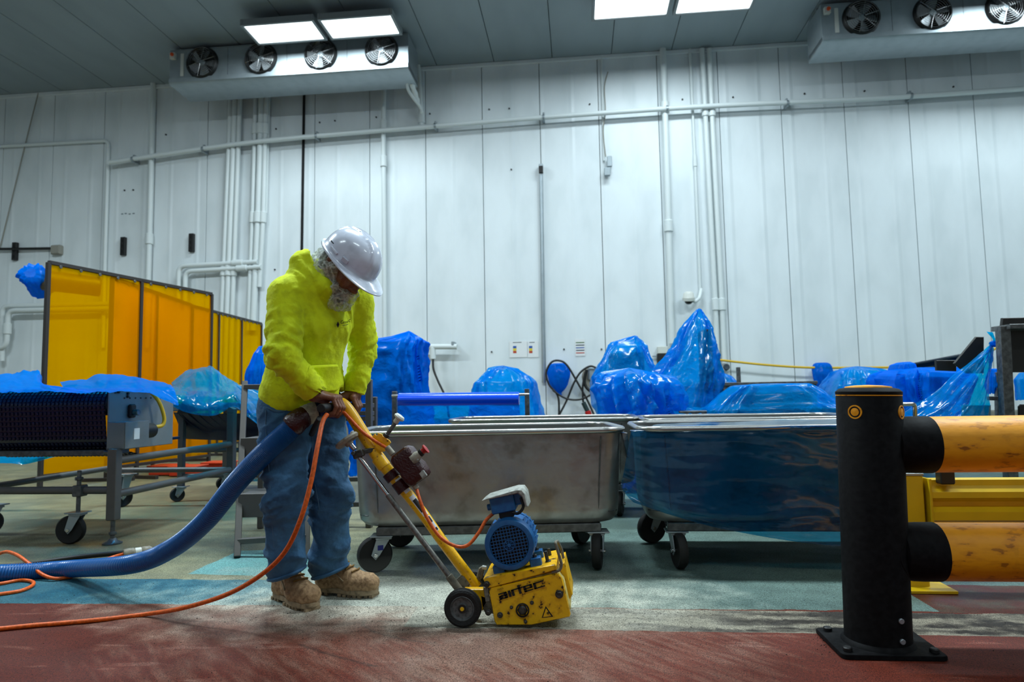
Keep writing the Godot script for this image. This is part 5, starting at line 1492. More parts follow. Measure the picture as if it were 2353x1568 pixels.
	var pl := obj("plastic_sheet", sheet([[Vector3(-4.974, 0.478, -5.19), Vector3(-4.684, 0.454, -5.221), Vector3(-4.388, 0.447, -5.149), Vector3(-4.181, 0.465, -5.168)], [Vector3(-4.887, 0.414, -5.103), Vector3(-4.603, 0.38, -5.134), Vector3(-4.424, 0.405, -5.149), Vector3(-4.192, 0.454, -5.168)]], 6, 0.02, 144), M.film)
	tag(pl, "strip of blue plastic hanging under the near conveyor at the left", "plastic sheet", "blue plastic sheets")


func step_stand() -> void:
	var t := thing("step_stand", "grey painted steel step stand behind the worker's legs", "steps", Vector3.ZERO)
	var st := [[Vector3(-2.156, 0.986, -4.165), Vector3(-1.912, 0.008, -3.634)], [Vector3(-1.717, 0.977, -4.158), Vector3(-1.512, 0.037, -3.63)]]
	for s in st:
		obj("stile", MB.new().bar(s[0], Vector3(s[1].x, 0.0, s[1].z), 0.035, 0.055, 0.004), M.frame_steel, t)
	for k in 3:
		var f: float = [0.03, 0.36, 0.685][k]
		var a: Vector3 = st[0][0].lerp(st[0][1], f)
		var b: Vector3 = st[1][0].lerp(st[1][1], f)
		var c := (a + b) * 0.5
		var w := a.distance_to(b)
		if k > 0:
			obj("step", MB.new().box(c + Vector3(0, -0.06, 0.02), Vector3(w - 0.02, 0.135, 0.012), 0.004, Basis(Vector3.UP, 0.09)), M.frame_steel, t)
			obj("tread", MB.new().box(c + Vector3(0, 0.0, -0.1), Vector3(w - 0.02, 0.012, 0.24), 0.004, Basis(Vector3.UP, 0.09)), M.frame_steel, t)
		else:
			obj("platform", MB.new().box(c + Vector3(0, 0.005, -0.26), Vector3(w + 0.03, 0.03, 0.55), 0.004, Basis(Vector3.UP, 0.09)), M.frame_steel, t)
	obj("brace", MB.new().bar(st[0][0].lerp(st[0][1], 0.925), st[1][0].lerp(st[1][1], 0.925), 0.04, 0.03, 0.003), M.frame_steel, t)
	for x in [Vector3(-2.183, 0.454, -4.458), Vector3(-1.714, 0.455, -4.403)]:
		obj("rear_leg", MB.new().bar(Vector3(x.x, 0.0, x.z), Vector3(x.x, 0.96, x.z), 0.035, 0.035, 0.004), M.frame_steel, t)
	obj("rear_brace", MB.new().bar(Vector3(-2.183, 0.45, -4.458), Vector3(-1.714, 0.45, -4.403), 0.03, 0.03, 0.003), M.frame_steel, t)
	var g := thing("steel_rack", "open grey steel rack right behind the worker's far arm", "rack", Vector3.ZERO)
	for q in [Vector3(-1.433, 0.917, -4.493), Vector3(-1.491, 0.856, -4.795)]:
		obj("post", MB.new().bar(Vector3(q.x, 0.0, q.z), Vector3(q.x, 1.0 if q.z > -4.7 else 0.88, q.z), 0.045, 0.04, 0.004), M.frame_steel, g)
	for y in [0.0, -0.055, -0.092]:
		obj("rung", MB.new().bar(Vector3(-1.661, 0.821, -4.63) + Vector3(0, y, 0), Vector3(-1.437, 0.82, -4.602) + Vector3(0, y, 0), 0.04, 0.03, 0.003), M.frame_steel, g)
	for y in [0.32, 0.15]:
		obj("rung", MB.new().bar(Vector3(-1.678, 0.445, -4.508) * Vector3(1, 0, 1) + Vector3(0, y, 0), Vector3(-1.416, 0.44, -4.534) * Vector3(1, 0, 1) + Vector3(0, y, 0), 0.035, 0.03, 0.003), M.frame_steel, g)
	var q := Vector3(-1.663, 0.445, -4.509)
	obj("post", MB.new().bar(Vector3(q.x, 0.0, q.z), Vector3(q.x, 0.85, q.z), 0.045, 0.04, 0.004), M.frame_steel, g)


# ---------- the floor grinding machine, its hose and cords ----------
func scarifier() -> void:
	var yel := grain(mat("machine_yellow", Color(0.93, 0.71, 0.01), 0.38), spots(151, 0.016, Color(0.22, 0.19, 0.12), Color(0.88, 0.84, 0.76), 0.2, 7), Vector3.ONE * 2.6, N.fine, 0.08)
	var yel2 := grain(mat("handle_yellow", Color(0.95, 0.72, 0.01), 0.34), spots(152, 0.02, Color(0.3, 0.25, 0.12), Color(0.96, 0.94, 0.9), 0.17, 7), Vector3.ONE * 4.0)
	var pale := grain(mat("dusty_yellow", Color(0.85, 0.76, 0.42), 0.6), N.dirt, Vector3.ONE * 6.0)
	var blue := grain(mat("motor_blue", Color(0.10, 0.38, 0.6), 0.42), ntex(153, 0.02, [Color(0.8, 0.85, 0.9), Color(1, 1, 1)], 4), Vector3.ONE * 5.0)
	var steel := grain(mat("bolt_steel", Color(0.33, 0.33, 0.32), 0.45, 0.8), N.dirt, Vector3.ONE * 9.0)
	var dusty := grain(mat("dusty_steel", Color(0.5, 0.48, 0.42), 0.7, 0.2), N.dirt, Vector3.ONE * 6.0)
	var tape := grain(mat("red_tape", Color(0.21, 0.035, 0.045), 0.3), null, Vector3.ONE * 7.0, N.crinkle, 0.7)
	var cord := grain(mat("cord_orange", Color(0.95, 0.4, 0.03), 0.45), N.scratch, Vector3.ONE * 6.0)
	var mask := mat("print_black", Color(0.03, 0.03, 0.03), 0.6)
	var org := Vector3(-0.22, 0, -2.617)
	var t := thing("scarifier", "small yellow floor scarifier with a blue electric motor and a long handle tube", "machine", org)
	var zf := -2.6
	var o := -org
	var back := 0.235
	# housing
	var plate := PackedVector2Array([Vector2(-0.361, 0.129), Vector2(-0.353, 0.142), Vector2(-0.113, 0.194), Vector2(-0.093, 0.196), Vector2(-0.08, 0.178), Vector2(-0.052, 0.049), Vector2(-0.056, 0.038), Vector2(-0.199, 0.006), Vector2(-0.332, 0.004), Vector2(-0.341, 0.018)])
	obj("side_plate", MB.new().prism(T(o + Vector3(0, 0, zf - 0.012)), plate, 0.014, 0.003), yel, t)
	var core := PackedVector2Array([Vector2(-0.352, 0.119), Vector2(-0.338, 0.154), Vector2(-0.1, 0.202), Vector2(-0.074, 0.173), Vector2(-0.051, 0.061), Vector2(-0.2, 0.02), Vector2(-0.32, 0.018)])
	obj("housing", MB.new().prism(T(o + Vector3(0, 0, zf - back)), core, back - 0.014, 0.004), pale, t)
	obj("far_plate", MB.new().prism(T(o + Vector3(0, 0, zf - back - 0.014)), plate, 0.014, 0.003), yel, t)
	obj("front_guard", MB.new().prism(T(o + Vector3(0, 0, zf - back + 0.01)), PackedVector2Array([Vector2(-0.093, 0.221), Vector2(-0.071, 0.226), Vector2(-0.043, 0.106), Vector2(-0.052, 0.09), Vector2(-0.07, 0.086)]), back * 0.75, 0.003), yel, t)
	var slab := PackedVector2Array([Vector2(-0.382, 0.174), Vector2(-0.369, 0.181), Vector2(-0.109, 0.231), Vector2(-0.101, 0.226), Vector2(-0.101, 0.21), Vector2(-0.349, 0.142), Vector2(-0.366, 0.14)])
	obj("motor_deck", MB.new().prism(T(o + Vector3(0, 0, zf - back)), slab, back + 0.003, 0.003), yel, t)
	obj("deck_label", MB.new().box(Vector3(-0.35, 0.18, -2.66) + o, Vector3(0.045, 0.003, 0.05), 0.0, Basis(Vector3.BACK, 0.2)), M.paper, t)
	obj("link_plate", MB.new().prism(T(o + Vector3(0, 0, zf - 0.01)), PackedVector2Array([Vector2(-0.383, 0.143), Vector2(-0.363, 0.142), Vector2(-0.357, 0.09), Vector2(-0.375, 0.087)]), 0.008, 0.002), dusty, t)
	obj("rear_arm", MB.new().prism(T(o + Vector3(0, 0, zf - 0.06)), PackedVector2Array([Vector2(-0.4, 0.108), Vector2(-0.354, 0.089), Vector2(-0.341, 0.034), Vector2(-0.381, 0.037), Vector2(-0.394, 0.062)]), 0.03, 0.004), dusty, t)
	for b in [[Vector3(-0.368, 0.156, -2.598), 0.0122], [Vector3(-0.319, 0.042, -2.598), 0.0110], [Vector3(-0.093, 0.121, -2.598), 0.0153], [Vector3(-0.197, 0.089, -2.598), 0.0075], [Vector3(-0.275, 0.071, -2.598), 0.0064], [Vector3(-0.222, 0.019, -2.598), 0.0064], [Vector3(-0.364, 0.051, -2.598), 0.0119]]:
		var p: Vector3 = b[0] + o
		var r: float = b[1]
		var bo := obj("bolt", MB.new().rod(p + Vector3(0, 0, 0.0), p + Vector3(0, 0, 0.012), r * 0.8, 6, 0.002), steel, t)
		obj("washer", MB.new().rod(p + Vector3(0, 0, -0.002), p + Vector3(0, 0, 0.004), r, 18, 0.001), steel, bo)
	var hub: Vector3 = Vector3(-0.233, 0.061, -2.598) + o
	obj("shaft_collar", MB.new().lathe(Transform3D(Basis(Vector3.RIGHT, PI / 2), hub), [Vector2(0.026, 0.0), Vector2(0.026, 0.005), Vector2(0.021, 0.006), Vector2(0.02, -0.004)], 28), M.black, t)
	obj("shaft_end", MB.new().lathe(Transform3D(Basis(Vector3.RIGHT, PI / 2), hub), [Vector2(0.02, 0.001), Vector2(0.014, 0.008), Vector2(0.0, 0.009)], 6), steel, t)
	logo(t, o)
	var sign := obj("warning_sign", MB.new().prism(T(o + Vector3(0, 0, zf + 0.002)), PackedVector2Array([Vector2(-0.145, 0.077), Vector2(-0.118, 0.039), Vector2(-0.161, 0.034)]), 0.0015), mask, t)
	obj("sign_field", MB.new().prism(T(o + Vector3(0, 0, zf + 0.0033)), PackedVector2Array([Vector2(-0.144, 0.069), Vector2(-0.125, 0.041), Vector2(-0.156, 0.037)]), 0.0008), yel, sign)
	obj("sign_mark", MB.new().lathe(Transform3D(Basis(Vector3.RIGHT, PI / 2), Vector3(-0.137, 0.052, -2.598) + o + Vector3(0, 0, 0.002)), [Vector2(0.002, 0.002), Vector2(0.0045, 0.0022), Vector2(0.0045, 0.001)], 12), mask, sign)
	# motor
	var mt := obj("motor", motor_body(), blue, t)
	mt.position = Vector3(-0.28, 0.3, -2.605) + o
	mt.rotation.z = 0.19
	var grid := MB.new()
	for k in range(-6, 7):
		var c := k * 0.0118
		var e := sqrt(maxf(0.0735 * 0.0735 - c * c, 0.0))
		grid.box(Vector3(c, 0, 0.001), Vector3(0.0026, 2 * e, 0.003), 0.0008)
		grid.box(Vector3(0, c, 0.0015), Vector3(2 * e, 0.0026, 0.003), 0.0008)
	grid.lathe(T(Vector3.ZERO, Vector3(90, 0, 0)), [Vector2(0.018, -0.001), Vector2(0.021, -0.001), Vector2(0.021, 0.0045), Vector2(0.018, 0.0045), Vector2(0.018, -0.001)], 24)
	grid.lathe(T(Vector3.ZERO, Vector3(90, 0, 0)), [Vector2(0.008, 0.004), Vector2(0.007, 0.006), Vector2(0, 0.006)], 14)
	for k in 8:
		var u := Vector3(cos(TAU * k / 8), sin(TAU * k / 8), 0)
		grid.bar(u * 0.004 + Vector3(0, 0, 0.003), u * 0.019 + Vector3(0, 0, 0.003), 0.0025, 0.003, 0.0005, Vector3.BACK)
	obj("fan_grille", grid, blue, mt)
	obj("fan", MB.new().lathe(T(Vector3(0, 0, -0.02), Vector3(90, 0, 0)), [Vector2(0.08, 0), Vector2(0.03, 0.004), Vector2(0, 0.006)], 24), M.black, mt)
	obj("terminal_box", MB.new().box(Vector3(0.0, 0.15, -0.09), Vector3(0.098, 0.066, 0.1), 0.005), blue, mt)
	obj("neck", MB.new().box(Vector3(0.005, 0.108, -0.09), Vector3(0.06, 0.03, 0.07), 0.004), M.black, mt)
	obj("box_rear", MB.new().box(Vector3(0.062, 0.158, -0.095), Vector3(0.04, 0.05, 0.08), 0.008), blue, mt)
	obj("box_screw", MB.new().rod(Vector3(0.0, 0.178, -0.04), Vector3(0.0, 0.178, -0.034), 0.006, 8), blue, mt)
	obj("gland", MB.new().rod(Vector3(-0.048, 0.145, -0.07), Vector3(-0.066, 0.145, -0.07), 0.013, 8), blue, mt)
	obj("lead", MB.new().tube(spline([Vector3(0.075, 0.16, -0.05), Vector3(0.078, 0.125, -0.04), Vector3(0.055, 0.105, -0.04), Vector3(0.03, 0.11, -0.05)], 5), 0.006, 8), M.black, mt)
	var lid := PackedVector2Array([Vector2(-0.075, 0.181), Vector2(-0.055, 0.19), Vector2(0.065, 0.2), Vector2(0.09, 0.195), Vector2(0.1, 0.175), Vector2(0.1, 0.125), Vector2(0.088, 0.125), Vector2(0.082, 0.165), Vector2(0.07, 0.181)])
	obj("rain_cover", MB.new().prism(T(Vector3(0, 0, -0.15)), lid, 0.13, 0.005, 0.6), M.white_dusty, mt)
	for s in [[-0.062, -0.04], [0.083, -0.04], [0.083, -0.16]]:
		obj("motor_foot", MB.new().box(Vector3(s[0], -0.088, s[1]), Vector3(0.045, 0.035, 0.045), 0.004), blue, mt)
		obj("foot_block", MB.new().box(Vector3(s[0] + 0.002, -0.113, s[1]), Vector3(0.055, 0.02, 0.05), 0.002), dusty, mt)
		obj("foot_bolt", MB.new().rod(Vector3(s[0], -0.073, s[1]), Vector3(s[0], -0.06, s[1]), 0.009, 6), steel, mt)
	for p in [Vector3(-0.126, 0.204, -2.76), Vector3(-0.133, 0.216, -2.66)]:
		obj("stud", MB.new().rod(p + o + Vector3(0, -0.01, 0), p + o + Vector3(-0.012, 0.05, 0), 0.007, 8), steel, t)
		obj("stud_nut", MB.new().rod(p + o + Vector3(0, 0.002, 0), p + o + Vector3(-0.003, 0.014, 0), 0.013, 6), steel, t)
	obj("lift_handle", MB.new().tube(bent([Vector3(-0.12, 0.198, -2.61) + o, Vector3(-0.088, 0.207, -2.605) + o, Vector3(-0.081, 0.23, -2.605) + o, Vector3(-0.104, 0.311, -2.605) + o, Vector3(-0.098, 0.3, -2.68) + o, Vector3(-0.085, 0.261, -2.72) + o, Vector3(-0.074, 0.209, -2.72) + o], 0.012), 0.0058, 8), dusty, t)
	# wheels
	for k in 2:
		var c: Vector3 = [Vector3(-0.459, 0.073, -2.585), Vector3(-0.459, 0.073, -2.585) + Vector3(0, 0, -0.27)][k] + o
		c.y = 0.0715
		var w := obj("wheel", MB.new().lathe(Transform3D(Basis(Vector3.RIGHT, PI / 2), c), [Vector2(0.046, -0.018), Vector2(0.06, -0.022), Vector2(0.068, -0.018), Vector2(0.0715, -0.008), Vector2(0.0715, 0.008), Vector2(0.068, 0.018), Vector2(0.06, 0.022), Vector2(0.046, 0.018)], 40), M.tyre, t)
		obj("rim", MB.new().lathe(Transform3D(Basis(Vector3.RIGHT, PI / 2), c), [Vector2(0, -0.012), Vector2(0.046, -0.018), Vector2(0.047, 0.017), Vector2(0.044, 0.019), Vector2(0.038, 0.01), Vector2(0.02, 0.008), Vector2(0.017, 0.016), Vector2(0.0, 0.017)], 32), M.wheel_rim, w)
		obj("hub_ring", MB.new().lathe(Transform3D(Basis(Vector3.RIGHT, PI / 2), c), [Vector2(0.008, 0.018), Vector2(0.016, 0.018), Vector2(0.016, 0.012)], 20), M.black, w)
		obj("hub_cap", MB.new().rod(c + Vector3(0, 0, 0.012), c + Vector3(0, 0, 0.021), 0.008, 10), yel, w)
		for j in 6:
			obj("rivet", MB.new().rod(c + Vector3(cos(j * 1.047) * 0.03, sin(j * 1.047) * 0.03, 0.006), c + Vector3(cos(j * 1.047) * 0.03, sin(j * 1.047) * 0.03, 0.0115), 0.003, 6), M.wheel_rim, w)
	obj("axle", MB.new().rod(Vector3(-0.461, 0.068, -2.6) * Vector3(1, 0, 1) + o + Vector3(0, 0.0715, 0), Vector3(-0.461, 0.068, -2.6) * Vector3(1, 0, 1) + o + Vector3(0, 0.0715, -0.25), 0.011), steel, t)
	obj("axle_bracket", MB.new().prism(T(o + Vector3(0, 0, -2.66)), PackedVector2Array([Vector2(-0.489, 0.069), Vector2(-0.461, 0.128), Vector2(-0.385, 0.129), Vector2(-0.369, 0.083), Vector2(-0.39, 0.047), Vector2(-0.472, 0.043)]), 0.03, 0.004), yel, t)
	obj("latch_plate", MB.new().prism(T(o + Vector3(0, 0, -2.73)), PackedVector2Array([Vector2(-0.428, 0.147), Vector2(-0.417, 0.184), Vector2(-0.399, 0.195), Vector2(-0.392, 0.19), Vector2(-0.404, 0.144), Vector2(-0.418, 0.13)]), 0.012, 0.003), dusty, t)
	obj("latch_pin", MB.new().rod(Vector3(-0.4, 0.193, -2.7) + o, Vector3(-0.383, 0.19, -2.7) + o, 0.008, 10), M.white_plastic, t)
	obj("pivot_block", MB.new().box(Vector3(-0.481, 0.129, -2.72) + o, Vector3(0.05, 0.05, 0.05), 0.008, Basis(Vector3.BACK, -0.9)), dusty, t)
	# handle tube with its cross bar
	var path := []
	for p in [Vector3(-0.425, 0.11, -2.72), Vector3(-0.561, 0.285, -2.72), Vector3(-0.637, 0.39, -2.72), Vector3(-0.715, 0.488, -2.72), Vector3(-0.813, 0.605, -2.72), Vector3(-0.886, 0.714, -2.72), Vector3(-0.95, 0.813, -2.72), Vector3(-0.983, 0.848, -2.72), Vector3(-1.013, 0.854, -2.72)]:
		path.append(p + o)
	var sp := spline(path, 8)
	var rad := PackedFloat32Array()
	for i in sp.size():
		rad.append(lerpf(0.0215, 0.026, smoothstep(10, 40, i)) * (1.0 if i < 58 else 0.9))
	obj("handle_tube", MB.new().tube(sp, rad, 20), yel2, t)
	obj("tube_joint", MB.new().tube(PackedVector3Array([Vector3(-0.831, 0.626, -2.72) + o, Vector3(-0.802, 0.587, -2.72) + o]), 0.0285, 20), yel2, t)
	obj("cross_bar", MB.new().tube(spline([Vector3(-0.994, 0.839, -2.72) + o + Vector3(0.0, 0, 0.2), Vector3(-0.994, 0.839, -2.72) + o + Vector3(0, 0, 0.12), Vector3(-1.002, 0.847, -2.72) + o, Vector3(-0.994, 0.839, -2.72) + o + Vector3(0, 0, -0.12), Vector3(-0.994, 0.839, -2.72) + o + Vector3(0, 0, -0.2)], 6), 0.0135, 14), yel2, t)
	for s in [1, -1]:
		obj("grip", MB.new().rod(Vector3(-0.994, 0.839, -2.72) + o + Vector3(0, 0, 0.05 * s), Vector3(-0.994, 0.839, -2.72) + o + Vector3(0, -0.004, 0.205 * s), 0.0175, 16), M.black, t)
	# stickers along the tube, wrapped to its curve
	for q in [[0.59, 0.685, "paper"], [0.63, 0.65, "print_black"], [0.40, 0.56, "paper"], [0.43, 0.53, "print_black"], [0.27, 0.39, "paper"], [0.34, 0.385, "print_black"], [0.275, 0.295, "print_black"]]:
		sleeve(t, sp, q[0] * 0.62, q[1] * 0.62, M[q[2]], 0.0005 if q[2] == "paper" else 0.0011, 0.55 if q[2] == "paper" else 0.4)
	# height adjuster: handwheel, joint, rod
	var a := Vector3(-0.896, 0.643, -2.66) + o
	var b := Vector3(-0.509, 0.145, -2.66) + o
	obj("rod_upper", MB.new().rod(a, a.lerp(b, 0.33), 0.0095, 14), M.chrome, t)
	obj("rod_lower", MB.new().rod(a.lerp(b, 0.32), b, 0.0115, 14), M.rod_worn, t)
	obj("rod_fork", MB.new().rod(a.lerp(b, 0.95), a.lerp(b, 1.08), 0.016, 8), dusty, t)
	obj("joint", MB.new().box(Vector3(-0.892, 0.646, -2.66) + o, Vector3(0.045, 0.03, 0.03), 0.005, Basis(Vector3.BACK, 0.35)), steel, t)
	obj("joint_bolt", MB.new().rod(Vector3(-0.91, 0.651, -2.645) + o, Vector3(-0.905, 0.652, -2.63) + o, 0.009, 6), steel, t)
	obj("joint_arm", MB.new().bar(Vector3(-0.917, 0.647, -2.67) + o, Vector3(-0.839, 0.661, -2.71) + o, 0.022, 0.02, 0.004), steel, t)
	obj("wheel_stub", MB.new().rod(Vector3(-0.928, 0.688, -2.66) + o, Vector3(-0.907, 0.664, -2.66) + o, 0.011, 12), M.chrome, t)
	obj("handwheel", MB.new().lathe(along(Vector3(-0.927, 0.683, -2.66) + o, Vector3(-0.954, 0.72, -2.66) + o), [Vector2(0, 0.0), Vector2(0.016, 0.0), Vector2(0.018, 0.012), Vector2(0.046, 0.012), Vector2(0.053, 0.022), Vector2(0.05, 0.031), Vector2(0.02, 0.035), Vector2(0, 0.036)], 28), M.knob_grey, t)
	# lever with a white knob on its yellow quadrant
	var quad := PackedVector2Array([Vector2(-0.861, 0.702), Vector2(-0.839, 0.725), Vector2(-0.835, 0.716), Vector2(-0.828, 0.719), Vector2(-0.828, 0.728), Vector2(-0.81, 0.723), Vector2(-0.806, 0.714), Vector2(-0.777, 0.696), Vector2(-0.773, 0.687), Vector2(-0.799, 0.652), Vector2(-0.821, 0.648)])
	obj("lever_quadrant", MB.new().prism(T(o + Vector3(0, 0, -2.715)), quad, 0.006, 0.001), yel2, t)
	obj("lever", MB.new().tube(PackedVector3Array([Vector3(-0.792, 0.712, -2.7) + o, Vector3(-0.744, 0.777, -2.7) + o]), 0.0085, 12), M.steel_dull, t)
	obj("lever_nut", MB.new().rod(Vector3(-0.794, 0.711, -2.7) + o, Vector3(-0.785, 0.723, -2.7) + o, 0.014, 6), steel, t)
	obj("lever_knob", MB.new().lathe(along(Vector3(-0.752, 0.768, -2.7) + o, Vector3(-0.726, 0.8, -2.7) + o), [Vector2(0.009, 0), Vector2(0.012, 0.004), Vector2(0.0115, 0.018), Vector2(0.022, 0.024), Vector2(0.0235, 0.03), Vector2(0.019, 0.037), Vector2(0.0, 0.041)], 24), M.white_plastic, t)
	# taped control box
	var bx := Transform3D(Basis(Vector3.BACK, -0.955), Vector3(-0.695, 0.588, -2.69) + o)
	var rr := []
	var nz := noise(161, 30.0, 3)
	for q in [[-0.074, 0.0], [-0.073, 0.75], [-0.06, 0.95], [-0.03, 1.0], [0.0, 0.93], [0.02, 1.0], [0.05, 0.98], [0.068, 0.9], [0.074, 0.7], [0.075, 0.0]]:
		var row := PackedVector3Array()
		for p in loop2(0.1, 0.1, 0.02, 7):
			var w := p * q[1] as Vector2
			w.y = w.y - 0.0
			var v := Vector3(q[0], w.y, w.x)
			v += Vector3(0, w.y, w.x).normalized() * 0.004 * nz.get_noise_3d(v.x, v.y, v.z) if q[1] > 0 else Vector3.ZERO
			row.append(bx * (v + Vector3(0, 0.012, 0)))
		rr.append(row)
	obj("control_box", MB.new().rows(rr, true, bx * Vector3(0, 0.012, 0)), tape, t)
	obj("tape_wrap", MB.new().tube(PackedVector3Array([Vector3(-0.784, 0.566, -2.72) + o, Vector3(-0.762, 0.539, -2.72) + o]), 0.032, 18), tape, t)
	obj("tape_wrap", MB.new().tube(PackedVector3Array([Vector3(-0.747, 0.53, -2.72) + o, Vector3(-0.718, 0.491, -2.72) + o]), 0.032, 18), tape, t)
	obj("box_patch", MB.new().box(bx * Vector3(-0.012, 0.055, 0.035), Vector3(0.034, 0.02, 0.028), 0.004, bx.basis), M.white_dusty, t)
	obj("box_patch", MB.new().box(bx * Vector3(0.06, 0.045, 0.045), Vector3(0.03, 0.025, 0.012), 0.004, bx.basis), M.white_dusty, t)
	var es := Vector3(-0.666, 0.625, -2.66) + o
	var ee := Vector3(-0.609, 0.669, -2.66) + o
	obj("stop_base", MB.new().lathe(along(es, ee), [Vector2(0.026, -0.005), Vector2(0.025, 0.008), Vector2(0.015, 0.03), Vector2(0.014, 0.034)], 20), M.knob_grey, t)
	obj("stop_collar", MB.new().lathe(along(es, ee), [Vector2(0.0135, 0.032), Vector2(0.015, 0.034), Vector2(0.015, 0.046), Vector2(0.01, 0.047)], 20), M.black, t)
	obj("stop_button", MB.new().lathe(along(es, ee), [Vector2(0.012, 0.046), Vector2(0.012, 0.056), Vector2(0.019, 0.06), Vector2(0.02, 0.066), Vector2(0.0, 0.069)], 24), M.plug_red, t)
	obj("gland", MB.new().rod(Vector3(-0.784, 0.672, -2.69) + o, Vector3(-0.758, 0.641, -2.69) + o, 0.0125, 12), M.knob_grey, t)
	obj("gland", MB.new().rod(Vector3(-0.673, 0.533, -2.67) + o, Vector3(-0.655, 0.505, -2.67) + o, 0.0125, 8), M.knob_grey, t)
	obj("motor_cable", MB.new().tube(spline([Vector3(-0.657, 0.508, -2.67) + o, Vector3(-0.638, 0.463, -2.65) + o, Vector3(-0.608, 0.397, -2.64) + o, Vector3(-0.556, 0.327, -2.63) + o, Vector3(-0.496, 0.291, -2.63) + o, Vector3(-0.445, 0.294, -2.63) + o, Vector3(-0.405, 0.337, -2.65) + o, Vector3(-0.379, 0.38, -2.67) + o, Vector3(-0.349, 0.407, -2.68) + o], 8), 0.0068, 10), cord, t)
	obj("supply_cable", MB.new().tube(spline([Vector3(-0.963, 0.823, -2.62) + o, Vector3(-0.96, 0.817, -2.67) + o, Vector3(-0.935, 0.786, -2.685) + o, Vector3(-0.884, 0.734, -2.685) + o, Vector3(-0.826, 0.693, -2.685) + o, Vector3(-0.778, 0.664, -2.69) + o], 8), 0.0065, 10), cord, t)
	loose_lines(cord, tape)


func dust() -> void:
	# a thin veil of dust hangs over the floor behind the machine
	for a in [[Vector3(-0.6, 0.02, -3.05), Vector3(1.5, 0.26, 0.6), 0.13]]:
		var fog := FogVolume.new()
		fog.name = "dust_haze"
		fog.shape = RenderingServer.FOG_VOLUME_SHAPE_ELLIPSOID
		fog.size = a[1]
		fog.position = a[0]
		var fm := FogMaterial.new()
		fm.albedo = Color(0.85, 0.86, 0.8)
		fm.density = a[2]
		fog.material = fm
		fog.set_meta("kind", "stuff")
		tag(fog, "thin veil of pale dust over the floor behind the machine", "dust")
		add_child(fog)


func sleeve(t: Node3D, sp: PackedVector3Array, f0: float, f1: float, m: Material, lift: float, half: float) -> void:
	# a sticker bent round the upper near side of the handle tube
	var rr := []
	for j in 9:
		var u := lerpf(f0, f1, j / 8.0) * (sp.size() - 1)
		var i := mini(int(u), sp.size() - 2)
		var p := sp[i].lerp(sp[i + 1], u - i)
		var d := (sp[i + 1] - sp[i]).normalized()
		var s := Vector3.BACK
		var up := s.cross(d)
		if up.x < 0.0:
			up = -up
		var row := PackedVector3Array()
		for k in 9:
			var a := 0.62 + half * (k / 4.0 - 1.0)
			row.append(p + (s * cos(a) + up * sin(a)) * (lerpf(0.0215, 0.026, smoothstep(10, 40, u)) + lift))
		rr.append(row)
	obj("sticker", MB.new().rows(rr), m, t)


func motor_body() -> ArrayMesh:
	var b := MB.new()
	b.lathe(T(Vector3.ZERO, Vector3(90, 0, 0)), [Vector2(0.074, -0.012), Vector2(0.074, 0.0), Vector2(0.076, 0.003), Vector2(0.088, 0.003), Vector2(0.094, 0.0), Vector2(0.097, -0.008), Vector2(0.097, -0.055), Vector2(0.094, -0.058), Vector2(0.086, -0.06), Vector2(0.086, -0.2), Vector2(0.09, -0.202), Vector2(0.09, -0.225), Vector2(0.0, -0.23)], 44)
	for k in 30:
		var a := TAU * k / 30.0
		if sin(a) > 0.86 or sin(a) < -0.86:
			continue
		var u := Vector3(cos(a), sin(a), 0)
		b.box(u * 0.09 + Vector3(0, 0, -0.13), Vector3(0.02, 0.0035, 0.135), 0.001, Basis(Vector3.BACK, a))
	return b.done()


